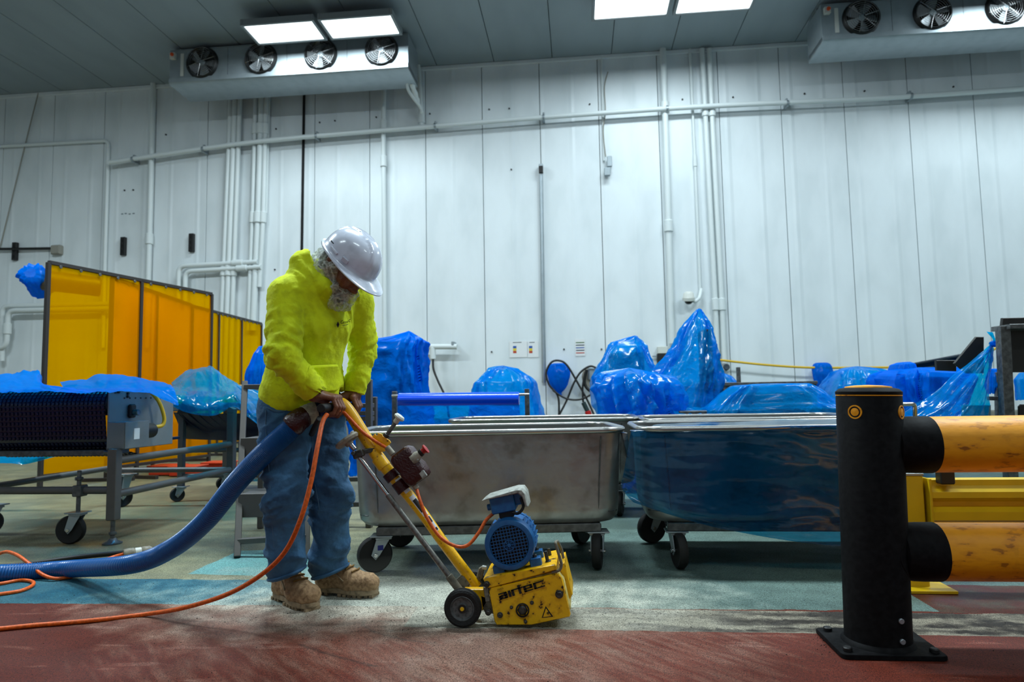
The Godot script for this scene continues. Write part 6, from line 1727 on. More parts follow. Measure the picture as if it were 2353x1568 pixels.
func logo(t: Node3D, o: Vector3) -> void:
	# the maker's lettering on the side plate, drawn with bars: x along the line of print, unit = letter height
	var x0 := Vector3(-0.318, 0.098, -2.598) + o
	var x1 := Vector3(-0.145, 0.151, -2.598) + o
	var dx := (x1 - x0).normalized()
	var dy := Vector3(-dx.y, dx.x, 0)
	var h := 0.0245
	var glyphs := [
		[0.0, [[0, 0.86, 0.74, 1.08], [0.5, 0.0, 0.74, 1.0], [0, 0.0, 0.74, 0.2], [0, 0.42, 0.74, 0.62], [0, 0.0, 0.22, 0.6]]],
		[0.85, [[0, 0.0, 0.22, 1.08]]],
		[1.14, [[0, 0.0, 0.22, 1.0], [0, 0.86, 0.5, 1.08]]],
		[1.62, [[0.14, 0.0, 0.36, 1.5], [0, 0.86, 0.58, 1.08]]],
		[2.22, [[0, 0, 0.22, 1.0], [0, 0.86, 0.78, 1.08], [0.56, 0.42, 0.78, 1.0], [0, 0.42, 0.78, 0.6], [0, 0, 0.78, 0.2]]],
		[3.1, [[0, 0, 0.22, 1.0], [0, 0.86, 0.95, 1.08], [0, 0, 0.95, 0.2]]]]
	var unit := (x1 - x0).length() / 4.05
	for g in glyphs:
		var b := MB.new()
		for r in g[1]:
			var c: Vector3 = x0 + dx * ((g[0] + (r[0] + r[2]) / 2) * unit) + dy * ((r[1] + r[3]) / 2 * h * 0.9)
			b.box(c + Vector3(0, 0, 0.0045), Vector3((r[2] - r[0]) * unit, (r[3] - r[1]) * h * 0.9, 0.001), 0.0, Basis(dx, dy, Vector3.BACK))
		obj("letter", b, M.print_black, t)
	for w in [["SWISS", Vector3(-0.328, 0.135, -2.598) + o, 0.009], ["DESIGN®", Vector3(-0.186, 0.165, -2.598) + o, 0.009]]:
		var tm := TextMesh.new()
		tm.text = w[0]
		var sf := SystemFont.new()
		sf.font_names = PackedStringArray(["Droid Sans"])
		tm.font = sf
		tm.font_size = 64
		tm.pixel_size = w[2] / 64.0
		tm.depth = 0.001
		tm.horizontal_alignment = HORIZONTAL_ALIGNMENT_LEFT
		var m := obj("small_print", tm, M.print_black, t)
		m.transform = Transform3D(Basis(dx, dy, Vector3.BACK), w[1] + Vector3(0, 0, 0.005))


func loose_lines(cord: Material, tape: Material) -> void:
	# the ribbed suction hose
	var hs := thing("suction_hose", "blue ribbed suction hose rising from the floor to the machine's handle", "hose", Vector3(-2.864, 0, -3.119))
	var o := -hs.position
	var p := spline([Vector3(-3.167, 0, -3.094) + Vector3(0, 0.042, 0), Vector3(-2.864, 0, -3.119) + Vector3(0, 0.042, 0), Vector3(-2.589, 0, -3.207) + Vector3(0, 0.042, 0), Vector3(-2.004, 0.153, -2.867), Vector3(-1.776, 0.235, -2.802), Vector3(-1.571, 0.367, -2.71), Vector3(-1.38, 0.544, -2.614), Vector3(-1.245, 0.664, -2.577), Vector3(-1.165, 0.735, -2.579), Vector3(-1.126, 0.781, -2.599)], 26)
	var q := PackedVector3Array()
	var rad := PackedFloat32Array()
	for i in p.size() - 1:
		for k in 4:
			q.append(p[i].lerp(p[i + 1], k * 0.25) + o)
			rad.append(0.0425 if k < 2 else 0.0392)
	var hm := grain(mat("hose_blue", Color(0.012, 0.31, 0.56), 0.32), ntex(171, 0.015, [Color(1, 1, 1), Color(1, 1, 1), Color(1.0, 1.0, 1.0)], 3), Vector3.ONE * 2)
	obj("hose", MB.new().tube(q, rad, 22), hm, hs)
	obj("tape_cuff", MB.new().tube(spline([Vector3(-1.146, 0.761, -2.588) + o, Vector3(-1.119, 0.788, -2.599) + o, Vector3(-1.099, 0.804, -2.62) + o], 5), PackedFloat32Array([0.045, 0.047, 0.049, 0.048, 0.047, 0.045, 0.044, 0.045, 0.043, 0.042, 0.041]), 20), tape, hs)
	obj("cloth_tape", MB.new().tube(spline([Vector3(-1.102, 0.803, -2.619) + o, Vector3(-1.082, 0.816, -2.641) + o, Vector3(-1.065, 0.822, -2.652) + o], 5), PackedFloat32Array([0.043, 0.044, 0.042, 0.043, 0.041, 0.042, 0.041, 0.042, 0.04, 0.041, 0.039]), 18), grain(mat("cloth_tape", Color(0.72, 0.7, 0.6), 0.8), N.dirt, Vector3.ONE * 8.0), hs)
	obj("hose_end", MB.new().tube(spline([Vector3(-1.072, 0.821, -2.651) + o, Vector3(-1.044, 0.83, -2.694) + o, Vector3(-1.023, 0.821, -2.757) + o], 4), 0.037, 18), mat("hose_end", Color(0.02, 0.09, 0.36), 0.5), hs)
	obj("strap", MB.new().tube(spline([Vector3(-1.003, 0.796, -2.529) + o, Vector3(-1.049, 0.755, -2.588) + o, Vector3(-1.076, 0.731, -2.628) + o], 4), 0.012, 8), M.black, hs)
	# orange cord from the hand to the floor at the left
	var oc := thing("extension_cord", "orange cord hanging from the worker's near hand and running left across the red floor", "cord", Vector3(-1.779, 0, -2.634))
	o = -oc.position
	obj("cord", MB.new().tube(spline([Vector3(-0.974, 0.812, -2.53) + o, Vector3(-0.982, 0.78, -2.502) + o, Vector3(-0.977, 0.689, -2.44) + o, Vector3(-0.984, 0.566, -2.398) + o, Vector3(-1.013, 0.437, -2.376) + o, Vector3(-1.084, 0.317, -2.409) + o, Vector3(-1.198, 0.22, -2.456) + o, Vector3(-1.371, 0.126, -2.528) + o, Vector3(-1.575, 0.059, -2.574) + o, Vector3(-1.786, 0, -2.645) + Vector3(0, 0.009, 0) + o, Vector3(-1.951, 0, -2.564) + Vector3(0, 0.009, 0) + o, Vector3(-2.139, 0, -2.5) + Vector3(0, 0.009, 0) + o, Vector3(-2.259, 0, -2.451) + Vector3(0, 0.009, 0) + o, Vector3(-2.406, 0, -2.397) + Vector3(0, 0.009, 0) + o], 10), 0.0088, 12), cord, oc)
	var lc := obj("extension_cord", MB.new().tube(spline([Vector3(-3.203, 0, -3.323) + Vector3(0, 0.01, 0), Vector3(-3.058, 0, -3.328) + Vector3(0, 0.09, 0), Vector3(-2.939, 0, -3.279) + Vector3(0, 0.1, 0), Vector3(-2.792, 0, -3.201) + Vector3(0, 0.075, 0), Vector3(-2.676, 0, -3.157) + Vector3(0, 0.03, 0), Vector3(-2.588, 0, -3.144) + Vector3(0, 0.012, 0), Vector3(-2.542, 0, -3.193) + Vector3(0, 0.009, 0)], 8), 0.0085, 10), cord)
	tag(lc, "loose end of orange cord lying over the suction hose at the left", "cord", "orange cords on the floor")
	var ld := obj("extension_cord", MB.new().tube(spline([Vector3(-2.877, 0, -3.036) + Vector3(0, 0.008, 0), Vector3(-2.809, 0, -3.061) + Vector3(0, 0.008, 0), Vector3(-2.762, 0, -3.123) + Vector3(0, 0.008, 0), Vector3(-2.679, 0, -3.103) + Vector3(0, 0.008, 0), Vector3(-2.62, 0, -3.038) + Vector3(0, 0.008, 0), Vector3(-2.603, 0, -2.953) + Vector3(0, 0.008, 0), Vector3(-2.656, 0, -2.897) + Vector3(0, 0.008, 0), Vector3(-2.732, 0, -2.842) + Vector3(0, 0.008, 0)], 8), 0.0085, 10), cord)
	tag(ld, "small loop of orange cord on the blue floor stripe at the left edge", "cord", "orange cords on the floor")
	var bc := thing("black_cable", "black cable lying on the floor behind the blue hose with a plug coupling", "cable", Vector3(-2.785, 0, -3.608))
	o = -bc.position
	obj("cable", MB.new().tube(spline([Vector3(-3.147, 0, -3.343) + Vector3(0, 0.014, 0) + o, Vector3(-2.982, 0, -3.411) + Vector3(0, 0.014, 0) + o, Vector3(-2.814, 0, -3.578) + Vector3(0, 0.014, 0) + o, Vector3(-2.649, 0, -3.673) + Vector3(0, 0.014, 0) + o, Vector3(-2.514, 0, -3.708) + Vector3(0, 0.014, 0) + o, Vector3(-2.397, 0, -3.732) + Vector3(0, 0.014, 0) + o], 8), 0.012, 10), M.black, bc)
	obj("coupling", MB.new().lathe(along(Vector3(-2.565, 0, -3.604) + Vector3(0, 0.026, 0) + o, Vector3(-2.471, 0, -3.698) + Vector3(0, 0.026, 0) + o), [Vector2(0.0, 0), Vector2(0.022, 0), Vector2(0.026, 0.01), Vector2(0.026, 0.05), Vector2(0.021, 0.055), Vector2(0.021, 0.09), Vector2(0.025, 0.095), Vector2(0.025, 0.13), Vector2(0.015, 0.145), Vector2(0, 0.146)], 20), M.knob_grey, bc)
	obj("coupling_band", MB.new().lathe(along(Vector3(-2.565, 0, -3.604) + Vector3(0, 0.026, 0) + o, Vector3(-2.471, 0, -3.698) + Vector3(0, 0.026, 0) + o), [Vector2(0.02, 0.056), Vector2(0.0235, 0.058), Vector2(0.0235, 0.088), Vector2(0.02, 0.09)], 20), M.white_plastic, bc)
	obj("orange_tail", MB.new().tube(spline([Vector3(-2.617, 0, -3.524) + Vector3(0, 0.01, 0) + o, Vector3(-2.597, 0, -3.573) + Vector3(0, 0.016, 0) + o, Vector3(-2.562, 0, -3.604) + Vector3(0, 0.024, 0) + o], 5), 0.01, 8), cord, bc)


# ---------- bodies: distance fields meshed as surface nets ----------
class Field:
	var o: Vector3
	var h: float
	var nx: int
	var ny: int
	var nz: int
	var f := PackedFloat32Array()

	func _init(lo: Vector3, hi: Vector3, cell: float) -> void:
		o = lo
		h = cell
		nx = int((hi.x - lo.x) / cell) + 2
		ny = int((hi.y - lo.y) / cell) + 2
		nz = int((hi.z - lo.z) / cell) + 2
		f.resize(nx * ny * nz)
		f.fill(0.5)

	func bone(a: Vector3, b: Vector3, ra: float, rb: float, k := 0.02, side := Vector3.ZERO, squash := 1.0, carve := false) -> void:
		# a tapered capsule; with squash < 1 it is widened along side by 1 / squash
		var wide := maxf(ra, rb) / squash + k + 3.0 * h
		var lo := (Vector3(minf(a.x, b.x), minf(a.y, b.y), minf(a.z, b.z)) - Vector3.ONE * wide - o) / h
		var hi := (Vector3(maxf(a.x, b.x), maxf(a.y, b.y), maxf(a.z, b.z)) + Vector3.ONE * wide - o) / h
		var ab := b - a
		if squash != 1.0:
			ab -= side * ab.dot(side) * (1.0 - squash)
		var l2 := maxf(ab.length_squared(), 1e-12)
		for z in range(maxi(0, int(lo.z)), mini(nz, int(hi.z) + 1)):
			for y in range(maxi(0, int(lo.y)), mini(ny, int(hi.y) + 1)):
				var at := (z * ny + y) * nx
				for x in range(maxi(0, int(lo.x)), mini(nx, int(hi.x) + 1)):
					var p := o + Vector3(x, y, z) * h - a
					if squash != 1.0:
						p -= side * p.dot(side) * (1.0 - squash)
					var t := clampf(p.dot(ab) / l2, 0.0, 1.0)
					var d := (p - ab * t).length() - lerpf(ra, rb, t)
					var e := f[at + x]
					if carve:
						f[at + x] = maxf(e, -d)
					elif k > 0.0:
						var m := maxf(k - absf(e - d), 0.0) / k
						f[at + x] = minf(e, d) - m * m * k * 0.25
					else:
						f[at + x] = minf(e, d)

	func cut(at: Vector3, n: Vector3, near := 1e9) -> void:
		# takes away what lies beyond the plane, within a distance of at
		for z in nz:
			for y in ny:
				for x in nx:
					var p := o + Vector3(x, y, z) * h - at
					if p.length_squared() < near * near:
						var i := (z * ny + y) * nx + x
						f[i] = maxf(f[i], p.dot(n))

	func at(p: Vector3) -> float:
		var q := (p - o) / h
		var x := clampi(int(q.x), 0, nx - 2)
		var y := clampi(int(q.y), 0, ny - 2)
		var z := clampi(int(q.z), 0, nz - 2)
		var u := q - Vector3(x, y, z)
		var i := (z * ny + y) * nx + x
		var j := i + nx * ny
		return lerpf(lerpf(lerpf(f[i], f[i + 1], u.x), lerpf(f[i + nx], f[i + nx + 1], u.x), u.y), lerpf(lerpf(f[j], f[j + 1], u.x), lerpf(f[j + nx], f[j + nx + 1], u.x), u.y), u.z)

	func grad(p: Vector3) -> Vector3:
		var e := h * 0.8
		return Vector3(at(p + Vector3(e, 0, 0)) - at(p - Vector3(e, 0, 0)), at(p + Vector3(0, e, 0)) - at(p - Vector3(0, e, 0)), at(p + Vector3(0, 0, e)) - at(p - Vector3(0, 0, e))).normalized()

	func land(p: Vector3, d: Vector3, lift := 0.0) -> Vector3:
		# walks from p along d to the surface
		d = d.normalized()
		for k in 80:
			var s := at(p)
			if s < 0.0008:
				break
			p += d * minf(s * 0.8, 0.02)
		return p + grad(p) * lift

	func mesh(b: MB, moved = null) -> MB:
		var first := b.v.size()
		var id := {}
		var sx := 1
		var sy := nx
		var sz := nx * ny
		var corner := [0, 1, sy, sy + 1, sz, sz + 1, sz + sy, sz + sy + 1]
		for z in nz - 1:
			for y in ny - 1:
				var base := (z * ny + y) * nx
				for x in nx - 1:
					var i := base + x
					if absf(f[i]) > 2.0 * h:
						continue
					var mask := 0
					for c in 8:
						if f[i + corner[c]] < 0.0:
							mask |= 1 << c
					if mask == 0 or mask == 255:
						continue
					var s := Vector3.ZERO
					var n := 0
					for e in [[0, 1], [2, 3], [4, 5], [6, 7], [0, 2], [1, 3], [4, 6], [5, 7], [0, 4], [1, 5], [2, 6], [3, 7]]:
						var fa := f[i + corner[e[0]]]
						var fb := f[i + corner[e[1]]]
						if (fa < 0.0) != (fb < 0.0):
							var t := fa / (fa - fb)
							var ca := Vector3(e[0] & 1, (e[0] >> 1) & 1, e[0] >> 2)
							var cb := Vector3(e[1] & 1, (e[1] >> 1) & 1, e[1] >> 2)
							s += ca.lerp(cb, t)
							n += 1
					var p := o + (Vector3(x, y, z) + s / n) * h
					id[i] = b.put(p, grad(p))
		for i in id:
			var x: int = i % nx
			var y: int = (i / nx) % ny
			var z: int = i / sz
			for k in 3:
				var st: int = [sx, sy, sz][k]
				var u: int = [sy, sz, sx][k]
				var w: int = [sz, sx, sy][k]
				if (f[i] < 0.0) == (f[i + st] < 0.0):
					continue
				if [y, z, x][k] == 0 or [z, x, y][k] == 0:
					continue
				if id.has(i - u) and id.has(i - w) and id.has(i - u - w):
					b.quad(id[i], id[i - u], id[i - u - w], id[i - w])
		if moved:
			for i in range(first, b.v.size()):
				b.v[i] += b.n[i] * moved.call(b.v[i], b.n[i])
		smooth(b, first)
		return b

	func smooth(b: MB, first: int) -> void:
		# shading normals from the faces that meet at each point
		var acc := PackedVector3Array()
		acc.resize(b.v.size() - first)
		for t in range(0, b.ix.size(), 3):
			if b.ix[t] < first:
				continue
			var g := (b.v[b.ix[t + 2]] - b.v[b.ix[t]]).cross(b.v[b.ix[t + 1]] - b.v[b.ix[t]])
			for c in 3:
				acc[b.ix[t + c] - first] += g
		for i in acc.size():
			if acc[i].length_squared() > 1e-20:
				b.n[first + i] = acc[i].normalized()


# ---------- the worker ----------
const PEL := Vector3(-1.188, 0.877, -2.776)
const CHEST := Vector3(-1.074, 1.238, -2.687)
const NECK := Vector3(-1.044, 1.392, -2.657)
const SHR := Vector3(-1.147, 1.284, -2.545)
const ELR := Vector3(-1.128, 1.044, -2.466)
const WRR := Vector3(-1.042, 0.891, -2.568)
const SHL := Vector3(-0.96, 1.3, -2.824)
const ELL := Vector3(-0.955, 1.09, -2.913)
const WRL := Vector3(-0.984, 0.89, -2.876)
const HIPR := Vector3(-1.229, 0.851, -2.704)
const KNR := Vector3(-1.206, 0.496, -2.675)
const ANR := Vector3(-1.225, 0.147, -2.762)
const HIPL := Vector3(-1.127, 0.837, -2.856)
const KNL := Vector3(-1.078, 0.474, -2.83)
const ANL := Vector3(-1.111, 0.111, -2.948)
const HEAD := Vector3(-0.94, 1.415, -2.646)


func worker() -> void:
	var skin := grain(mat("skin", Color(0.55, 0.35, 0.25), 0.5), ntex(181, 0.05, [Color(0.8, 0.78, 0.76), Color(1, 1, 1)], 3), Vector3.ONE * 9.0, N.fine, 0.25)
	skin.subsurf_scatter_enabled = true
	skin.subsurf_scatter_strength = 0.08
	var fleece := grain(mat("hoodie", Color(0.87, 0.93, 0.0), 0.85), ntex(182, 0.02, [Color(0.9, 0.9, 0.9), Color(1, 1, 1), Color(1, 1, 1)], 4), Vector3.ONE * 3.0, N.fine, 0.3)
	fleece.rim_enabled = true
	fleece.rim = 0.25
	var denim := grain(mat("denim", Color(0.22, 0.41, 0.55), 0.8), ntex(183, 0.012, [Color(0.62, 0.68, 0.74), Color(0.95, 0.97, 1.0), Color(1, 1, 1)], 5), Vector3.ONE * 2.2, N.fine, 0.4)
	denim.rim_enabled = true
	denim.rim = 0.2
	var leather := grain(mat("boot_leather", Color(0.68, 0.55, 0.4), 0.8), ntex(184, 0.03, [Color(0.7, 0.66, 0.62), Color(0.92, 0.9, 0.88), Color(1, 1, 1)], 5), Vector3.ONE * 6.0, N.fine, 0.5)
	var base := Vector3(-1.12, 0, -2.861)
	var t := thing("person", "worker in a bright yellow-green hoodie, jeans and white hard hat, bending over the machine handle", "person", base)
	var side := (SHL - SHR).normalized()
	var fwd := side.cross(Vector3.UP).normalized() * -1.0
	if fwd.x < 0.0:
		fwd = -fwd
	obj("body", body(side, fwd), skin, t).position = -base
	# hoodie
	var lo := Vector3(minf(SHR.x, PEL.x) - 0.3, PEL.y - 0.14, minf(SHL.z, WRL.z) - 0.22)
	var hi := Vector3(SHL.x + 0.2, NECK.y + 0.2, ELR.z + 0.15)
	var g := Field.new(lo, hi, 0.0095)
	var hem := PEL + Vector3(0, 0.015, 0)
	g.bone(hem, CHEST + Vector3(-0.03, -0.06, 0), 0.13, 0.125, 0.05, side, 0.78)
	g.bone(CHEST + Vector3(-0.03, -0.04, 0), NECK + Vector3(-0.025, -0.05, 0), 0.115, 0.065, 0.05, side, 0.74)
	g.bone(SHR, SHL, 0.07, 0.07, 0.05)
	g.bone(hem - side * 0.055 + fwd * 0.03, hem + side * 0.05 + fwd * 0.03, 0.125, 0.12, 0.04)
	g.bone(NECK + Vector3(-0.03, 0.0, 0) - side * 0.03, SHR.lerp(NECK, 0.3) + Vector3(0, 0.01, 0), 0.055, 0.055, 0.05)
	g.bone(NECK + Vector3(-0.02, 0.0, 0) + side * 0.03, SHL.lerp(NECK, 0.3) + Vector3(0, 0.01, 0), 0.055, 0.055, 0.05)
	# hood bunched round the neck
	g.bone(NECK + Vector3(-0.022, 0.03, 0) - side * 0.05, NECK + Vector3(-0.015, 0.04, 0) + side * 0.06, 0.044, 0.044, 0.04)
	g.bone(NECK + Vector3(0.008, 0.072, 0) - side * 0.055, NECK + Vector3(0.012, 0.078, 0) + side * 0.05, 0.03, 0.03, 0.04)
	g.bone(NECK + Vector3(-0.035, 0.05, 0) - side * 0.07, NECK + Vector3(0.03, -0.07, 0.0) - side * 0.05 + fwd * 0.04, 0.042, 0.034, 0.025)
	g.bone(NECK + Vector3(-0.035, 0.05, 0) + side * 0.07, NECK + Vector3(0.03, -0.07, 0.0) + side * 0.05 + fwd * 0.04, 0.048, 0.035, 0.03)
	# sleeves
	g.bone(SHR, ELR, 0.072, 0.064, 0.022)
	g.bone(ELR, ELR.lerp(WRR, 0.72), 0.063, 0.05, 0.014)
	g.bone(ELR.lerp(WRR, 0.72), ELR.lerp(WRR, 0.95), 0.047, 0.043, 0.01)
	g.bone(SHL, ELL, 0.07, 0.058, 0.03)
	g.bone(ELL, ELL.lerp(WRL, 0.72), 0.059, 0.05, 0.012)
	g.bone(ELL.lerp(WRL, 0.72), ELL.lerp(WRL, 0.95), 0.046, 0.042, 0.008)
	# open collar, hem and cuffs
	g.bone(NECK + Vector3(-0.02, 0.0, 0), NECK + Vector3(0.08, 0.16, 0), 0.062, 0.13, 0.0, Vector3.ZERO, 1.0, true)
	var hem_n := Vector3(0.05, -1, 0.03).normalized()
	g.cut(hem + hem_n * 0.075, hem_n, 0.34)
	g.cut(ELR.lerp(WRR, 0.97), (WRR - ELR).normalized(), 0.1)
	g.cut(ELL.lerp(WRL, 0.97), (WRL - ELL).normalized(), 0.1)
	var nr := noise(191, 1.0, 3)
	nr.fractal_type = FastNoiseLite.FRACTAL_RIDGED
	var nl := noise(193, 1.0, 2)
	var ns := noise(192, 1.0, 3)
	var fold := func(p: Vector3, _n: Vector3) -> float:
		var da := minf(seg(p, SHR, ELR), seg(p, ELR, WRR))
		var db := minf(seg(p, SHL, ELL), seg(p, ELL, WRL))
		if minf(da, db) < 0.088:
			var s: Array = [SHR, ELR, WRR] if da < db else [SHL, ELL, WRL]
			var up: bool = seg(p, s[0], s[1]) < seg(p, s[1], s[2])
			var ax: Vector3 = (s[1] - s[0]).normalized() if up else (s[2] - s[1]).normalized()
			var u: float = (p - s[1]).dot(ax)
			var q: Vector3 = p - s[1] - ax * u
			var nearness := clampf(1.25 - absf(u) / (0.22 if up else 0.32), 0.15, 1.0)
			return 0.014 * nearness * (nr.get_noise_3d(u * 14.0 + q.y * 6.0, q.x * 5.0, q.z * 5.0) - 0.1) + 0.003 * ns.get_noise_3d(p.x * 30, p.y * 30, p.z * 30)
		var w := p - CHEST
		var across := w.dot(side)
		var down := -w.y
		# long folds fan down from the near shoulder across the chest
		return 0.02 * smoothstep(0.2, 0.08, down) * (nr.get_noise_3d(across * 4.5 - down * 2.6, down * 0.8, w.dot(fwd) * 1.2) - 0.15) + 0.003 * ns.get_noise_3d(p.x * 22, p.y * 22, p.z * 22)
	obj("hoodie", g.mesh(MB.new(), fold), fleece, t).position = -base
	# ribbed hem band and cuffs
	for c in [[ELR, WRR, 0.8, 0.975, 0.0475, 0.0435], [ELL, WRL, 0.8, 0.975, 0.0465, 0.0425]]:
		var a: Vector3 = c[0].lerp(c[1], c[2])
		var b: Vector3 = c[0].lerp(c[1], c[3])
		obj("cuff", MB.new().lathe(along(a - base, b - base), [Vector2(c[4] - 0.004, -0.004), Vector2(c[4] + 0.0015, 0.003), Vector2(c[4] + 0.001, (b - a).length() * 0.5), Vector2(c[5] + 0.0025, (b - a).length()), Vector2(c[5] - 0.003, (b - a).length() + 0.001)], 32), fleece, t)
	var look := (Vector3(-1.104, 0.997, -2.805) - Vector3(-0.875, 0.971, -2.225)).normalized()
	pouch(g, t, base, fleece, look)
	chest_print(g, t, base, look)
	jeans(t, base, denim, side, fwd)
	boots(t, base, leather)
	headgear(t, base)


func seg(p: Vector3, a: Vector3, b: Vector3) -> float:
	var ab := b - a
	return (p - a - ab * clampf((p - a).dot(ab) / ab.length_squared(), 0.0, 1.0)).length()


func pouch(g: Field, t: Node3D, base: Vector3, m: Material, look: Vector3) -> void:
	# the front pocket, a second layer that lies on the hoodie
	var l := [Vector3(-0.961, 0.995, -2.315), Vector3(-0.971, 0.964, -2.317), Vector3(-0.98, 0.93, -2.319), Vector3(-0.977, 0.91, -2.32), Vector3(-0.924, 0.879, -2.328)]
	var r := [Vector3(-0.849, 0.998, -2.326), Vector3(-0.839, 0.974, -2.329), Vector3(-0.83, 0.946, -2.332), Vector3(-0.828, 0.915, -2.335), Vector3(-0.86, 0.884, -2.334)]
	var rr := []
	var ll := spline(l, 5)
	var rl := spline(r, 5)
	for j in ll.size():
		var row := PackedVector3Array()
		for i in 17:
			var e := 1.0 if i > 0 and i < 16 and j > 0 and j < ll.size() - 1 else 0.2
			row.append(g.land(ll[j].lerp(rl[j], i / 16.0), look, 0.011 * e) - base)
		rr.append(row)
	obj("pocket", MB.new().rows(rr), m, t)


func chest_print(g: Field, t: Node3D, base: Vector3, look: Vector3) -> void:
	# the small black print on the chest: a lozenge and lettering, laid onto the cloth
	var from := Vector3(-0.823, 1.152, -2.215)
	var dx := (Vector3(-0.808, 1.155, -2.216) - Vector3(-0.823, 1.152, -2.215)) / 10.2
	var dy := (Vector3(-0.823, 1.167, -2.214) - Vector3(-0.823, 1.152, -2.215)) / 10.0
	var b := MB.new()
	var f := 0
	for q in [Vector2(5.3, 8), Vector2(9.2, 0), Vector2(5.3, -8.2), Vector2(1.2, 0)]:
		b.put(g.land(from + dx * q.x + dy * q.y, look, 0.014) - base, -look)
	b.quad(f, f + 1, f + 2, f + 3)
	obj("print_mark", b, M.print_black, t)
	for w in [["C", 11.0, -1.5, 7.5], ["USTOM", 17.2, -1.2, 5.2], ["C", 33.0, 0.0, 7.5], ["RETE", 39.2, 0.6, 5.2], ["INDUSTRIAL FLOORS", 17.5, -4.6, 2.3]]:
		if w[0] == "RETE" or w[0].length() > 6:
			continue
		var tm := TextMesh.new()
		tm.text = w[0]
		var sf := SystemFont.new()
		sf.font_names = PackedStringArray(["Droid Sans"])
		sf.font_italic = true
		sf.font_weight = 700
		tm.font = sf
		tm.font_size = 48
		tm.pixel_size = w[3] / 34.0
		tm.depth = 0.0
		tm.horizontal_alignment = HORIZONTAL_ALIGNMENT_LEFT
		tm.vertical_alignment = VERTICAL_ALIGNMENT_BOTTOM
		var a := tm.surface_get_arrays(0) if tm.get_surface_count() else []
		if a.is_empty():
			continue
		var k := MB.new()
		var vs: PackedVector3Array = a[Mesh.ARRAY_VERTEX]
		var wide := 0.001
		for p in vs:
			wide = maxf(wide, p.x)
		var fit: float = (14.5 if w[0].length() > 1 else 6.2) / wide
		for p in vs:
			k.put(g.land(from + dx * (w[1] + p.x * fit + p.y * 0.2) + dy * (w[2] + p.y), look, 0.014) - base, -look)
		var ix: PackedInt32Array = a[Mesh.ARRAY_INDEX] if a[Mesh.ARRAY_INDEX] != null else PackedInt32Array(range(vs.size()))
		for i in range(0, ix.size(), 3):
			k.tri(ix[i], ix[i + 1], ix[i + 2])
		obj("print_letters", k, M.print_black, t)
	for q in [[18.0, 27.0], [28.0, 34.5]]:
		# the line of fine print below, too small to read
		var k := MB.new()
		var s := []
		for y in [-3.6, -5.0]:
			var row := PackedVector3Array()
			for i in 5:
				row.append(g.land(from + dx * lerpf(q[0], q[1], i / 4.0) + dy * (y + lerpf(q[0], q[1], i / 4.0) * 0.07 - 1.2), look, 0.013) - base)
			s.append(row)
		k.rows(s)
		obj("print_line", k, M.print_black, t)


func body(side: Vector3, fwd: Vector3) -> ArrayMesh:
	var b := MB.new()
	# trunk and limbs, under the clothes
	var f := Field.new(Vector3(minf(SHR.x, ANR.x) - 0.25, 0.03, ANL.z - 0.3), Vector3(SHL.x + 0.25, NECK.y + 0.12, WRR.z + 0.2), 0.016)
	f.bone(PEL, CHEST + Vector3(-0.03, -0.05, 0), 0.095, 0.1, 0.05, side, 0.72)
	f.bone(CHEST + Vector3(-0.03, -0.03, 0), NECK + Vector3(-0.03, -0.05, 0), 0.095, 0.05, 0.05, side, 0.7)
	f.bone(NECK + Vector3(-0.04, -0.05, 0), HEAD + Vector3(-0.07, -0.05, 0), 0.058, 0.055, 0.03)
	for s in [[SHR, ELR, WRR], [SHL, ELL, WRL]]:
		f.bone(s[0], s[1], 0.052, 0.042, 0.03)
		f.bone(s[1], s[2], 0.042, 0.029, 0.02)
	f.bone(SHR, SHL, 0.05, 0.05, 0.05)
	for s in [[HIPR, KNR, ANR], [HIPL, KNL, ANL]]:
		f.bone(s[0], s[1], 0.078, 0.055, 0.04)
		f.bone(s[1], s[2] + Vector3(-0.01, 0.07, 0), 0.055, 0.036, 0.03)
	f.mesh(b)
	head(b)
	# both hands close round the cross bar of the handle
	hand(b, WRR, 0.02, 1.0)
	hand(b, WRL, -0.02, -1.0)
	return b.done()


func face_axes() -> Basis:
	# the head leans far forward and turns a little towards the camera: x = face, y = crown, z = the right ear's side
	var fx := (Vector3(-0.823, 1.299, -2.576) - Vector3(-1.025, 1.526, -2.668)).normalized()
	var up := (Vector3(-0.84, 1.462, -2.611) - Vector3(-0.94, 1.415, -2.646)).normalized()
	up = (up - fx * up.dot(fx)).normalized()
	return Basis(fx, up, fx.cross(up))


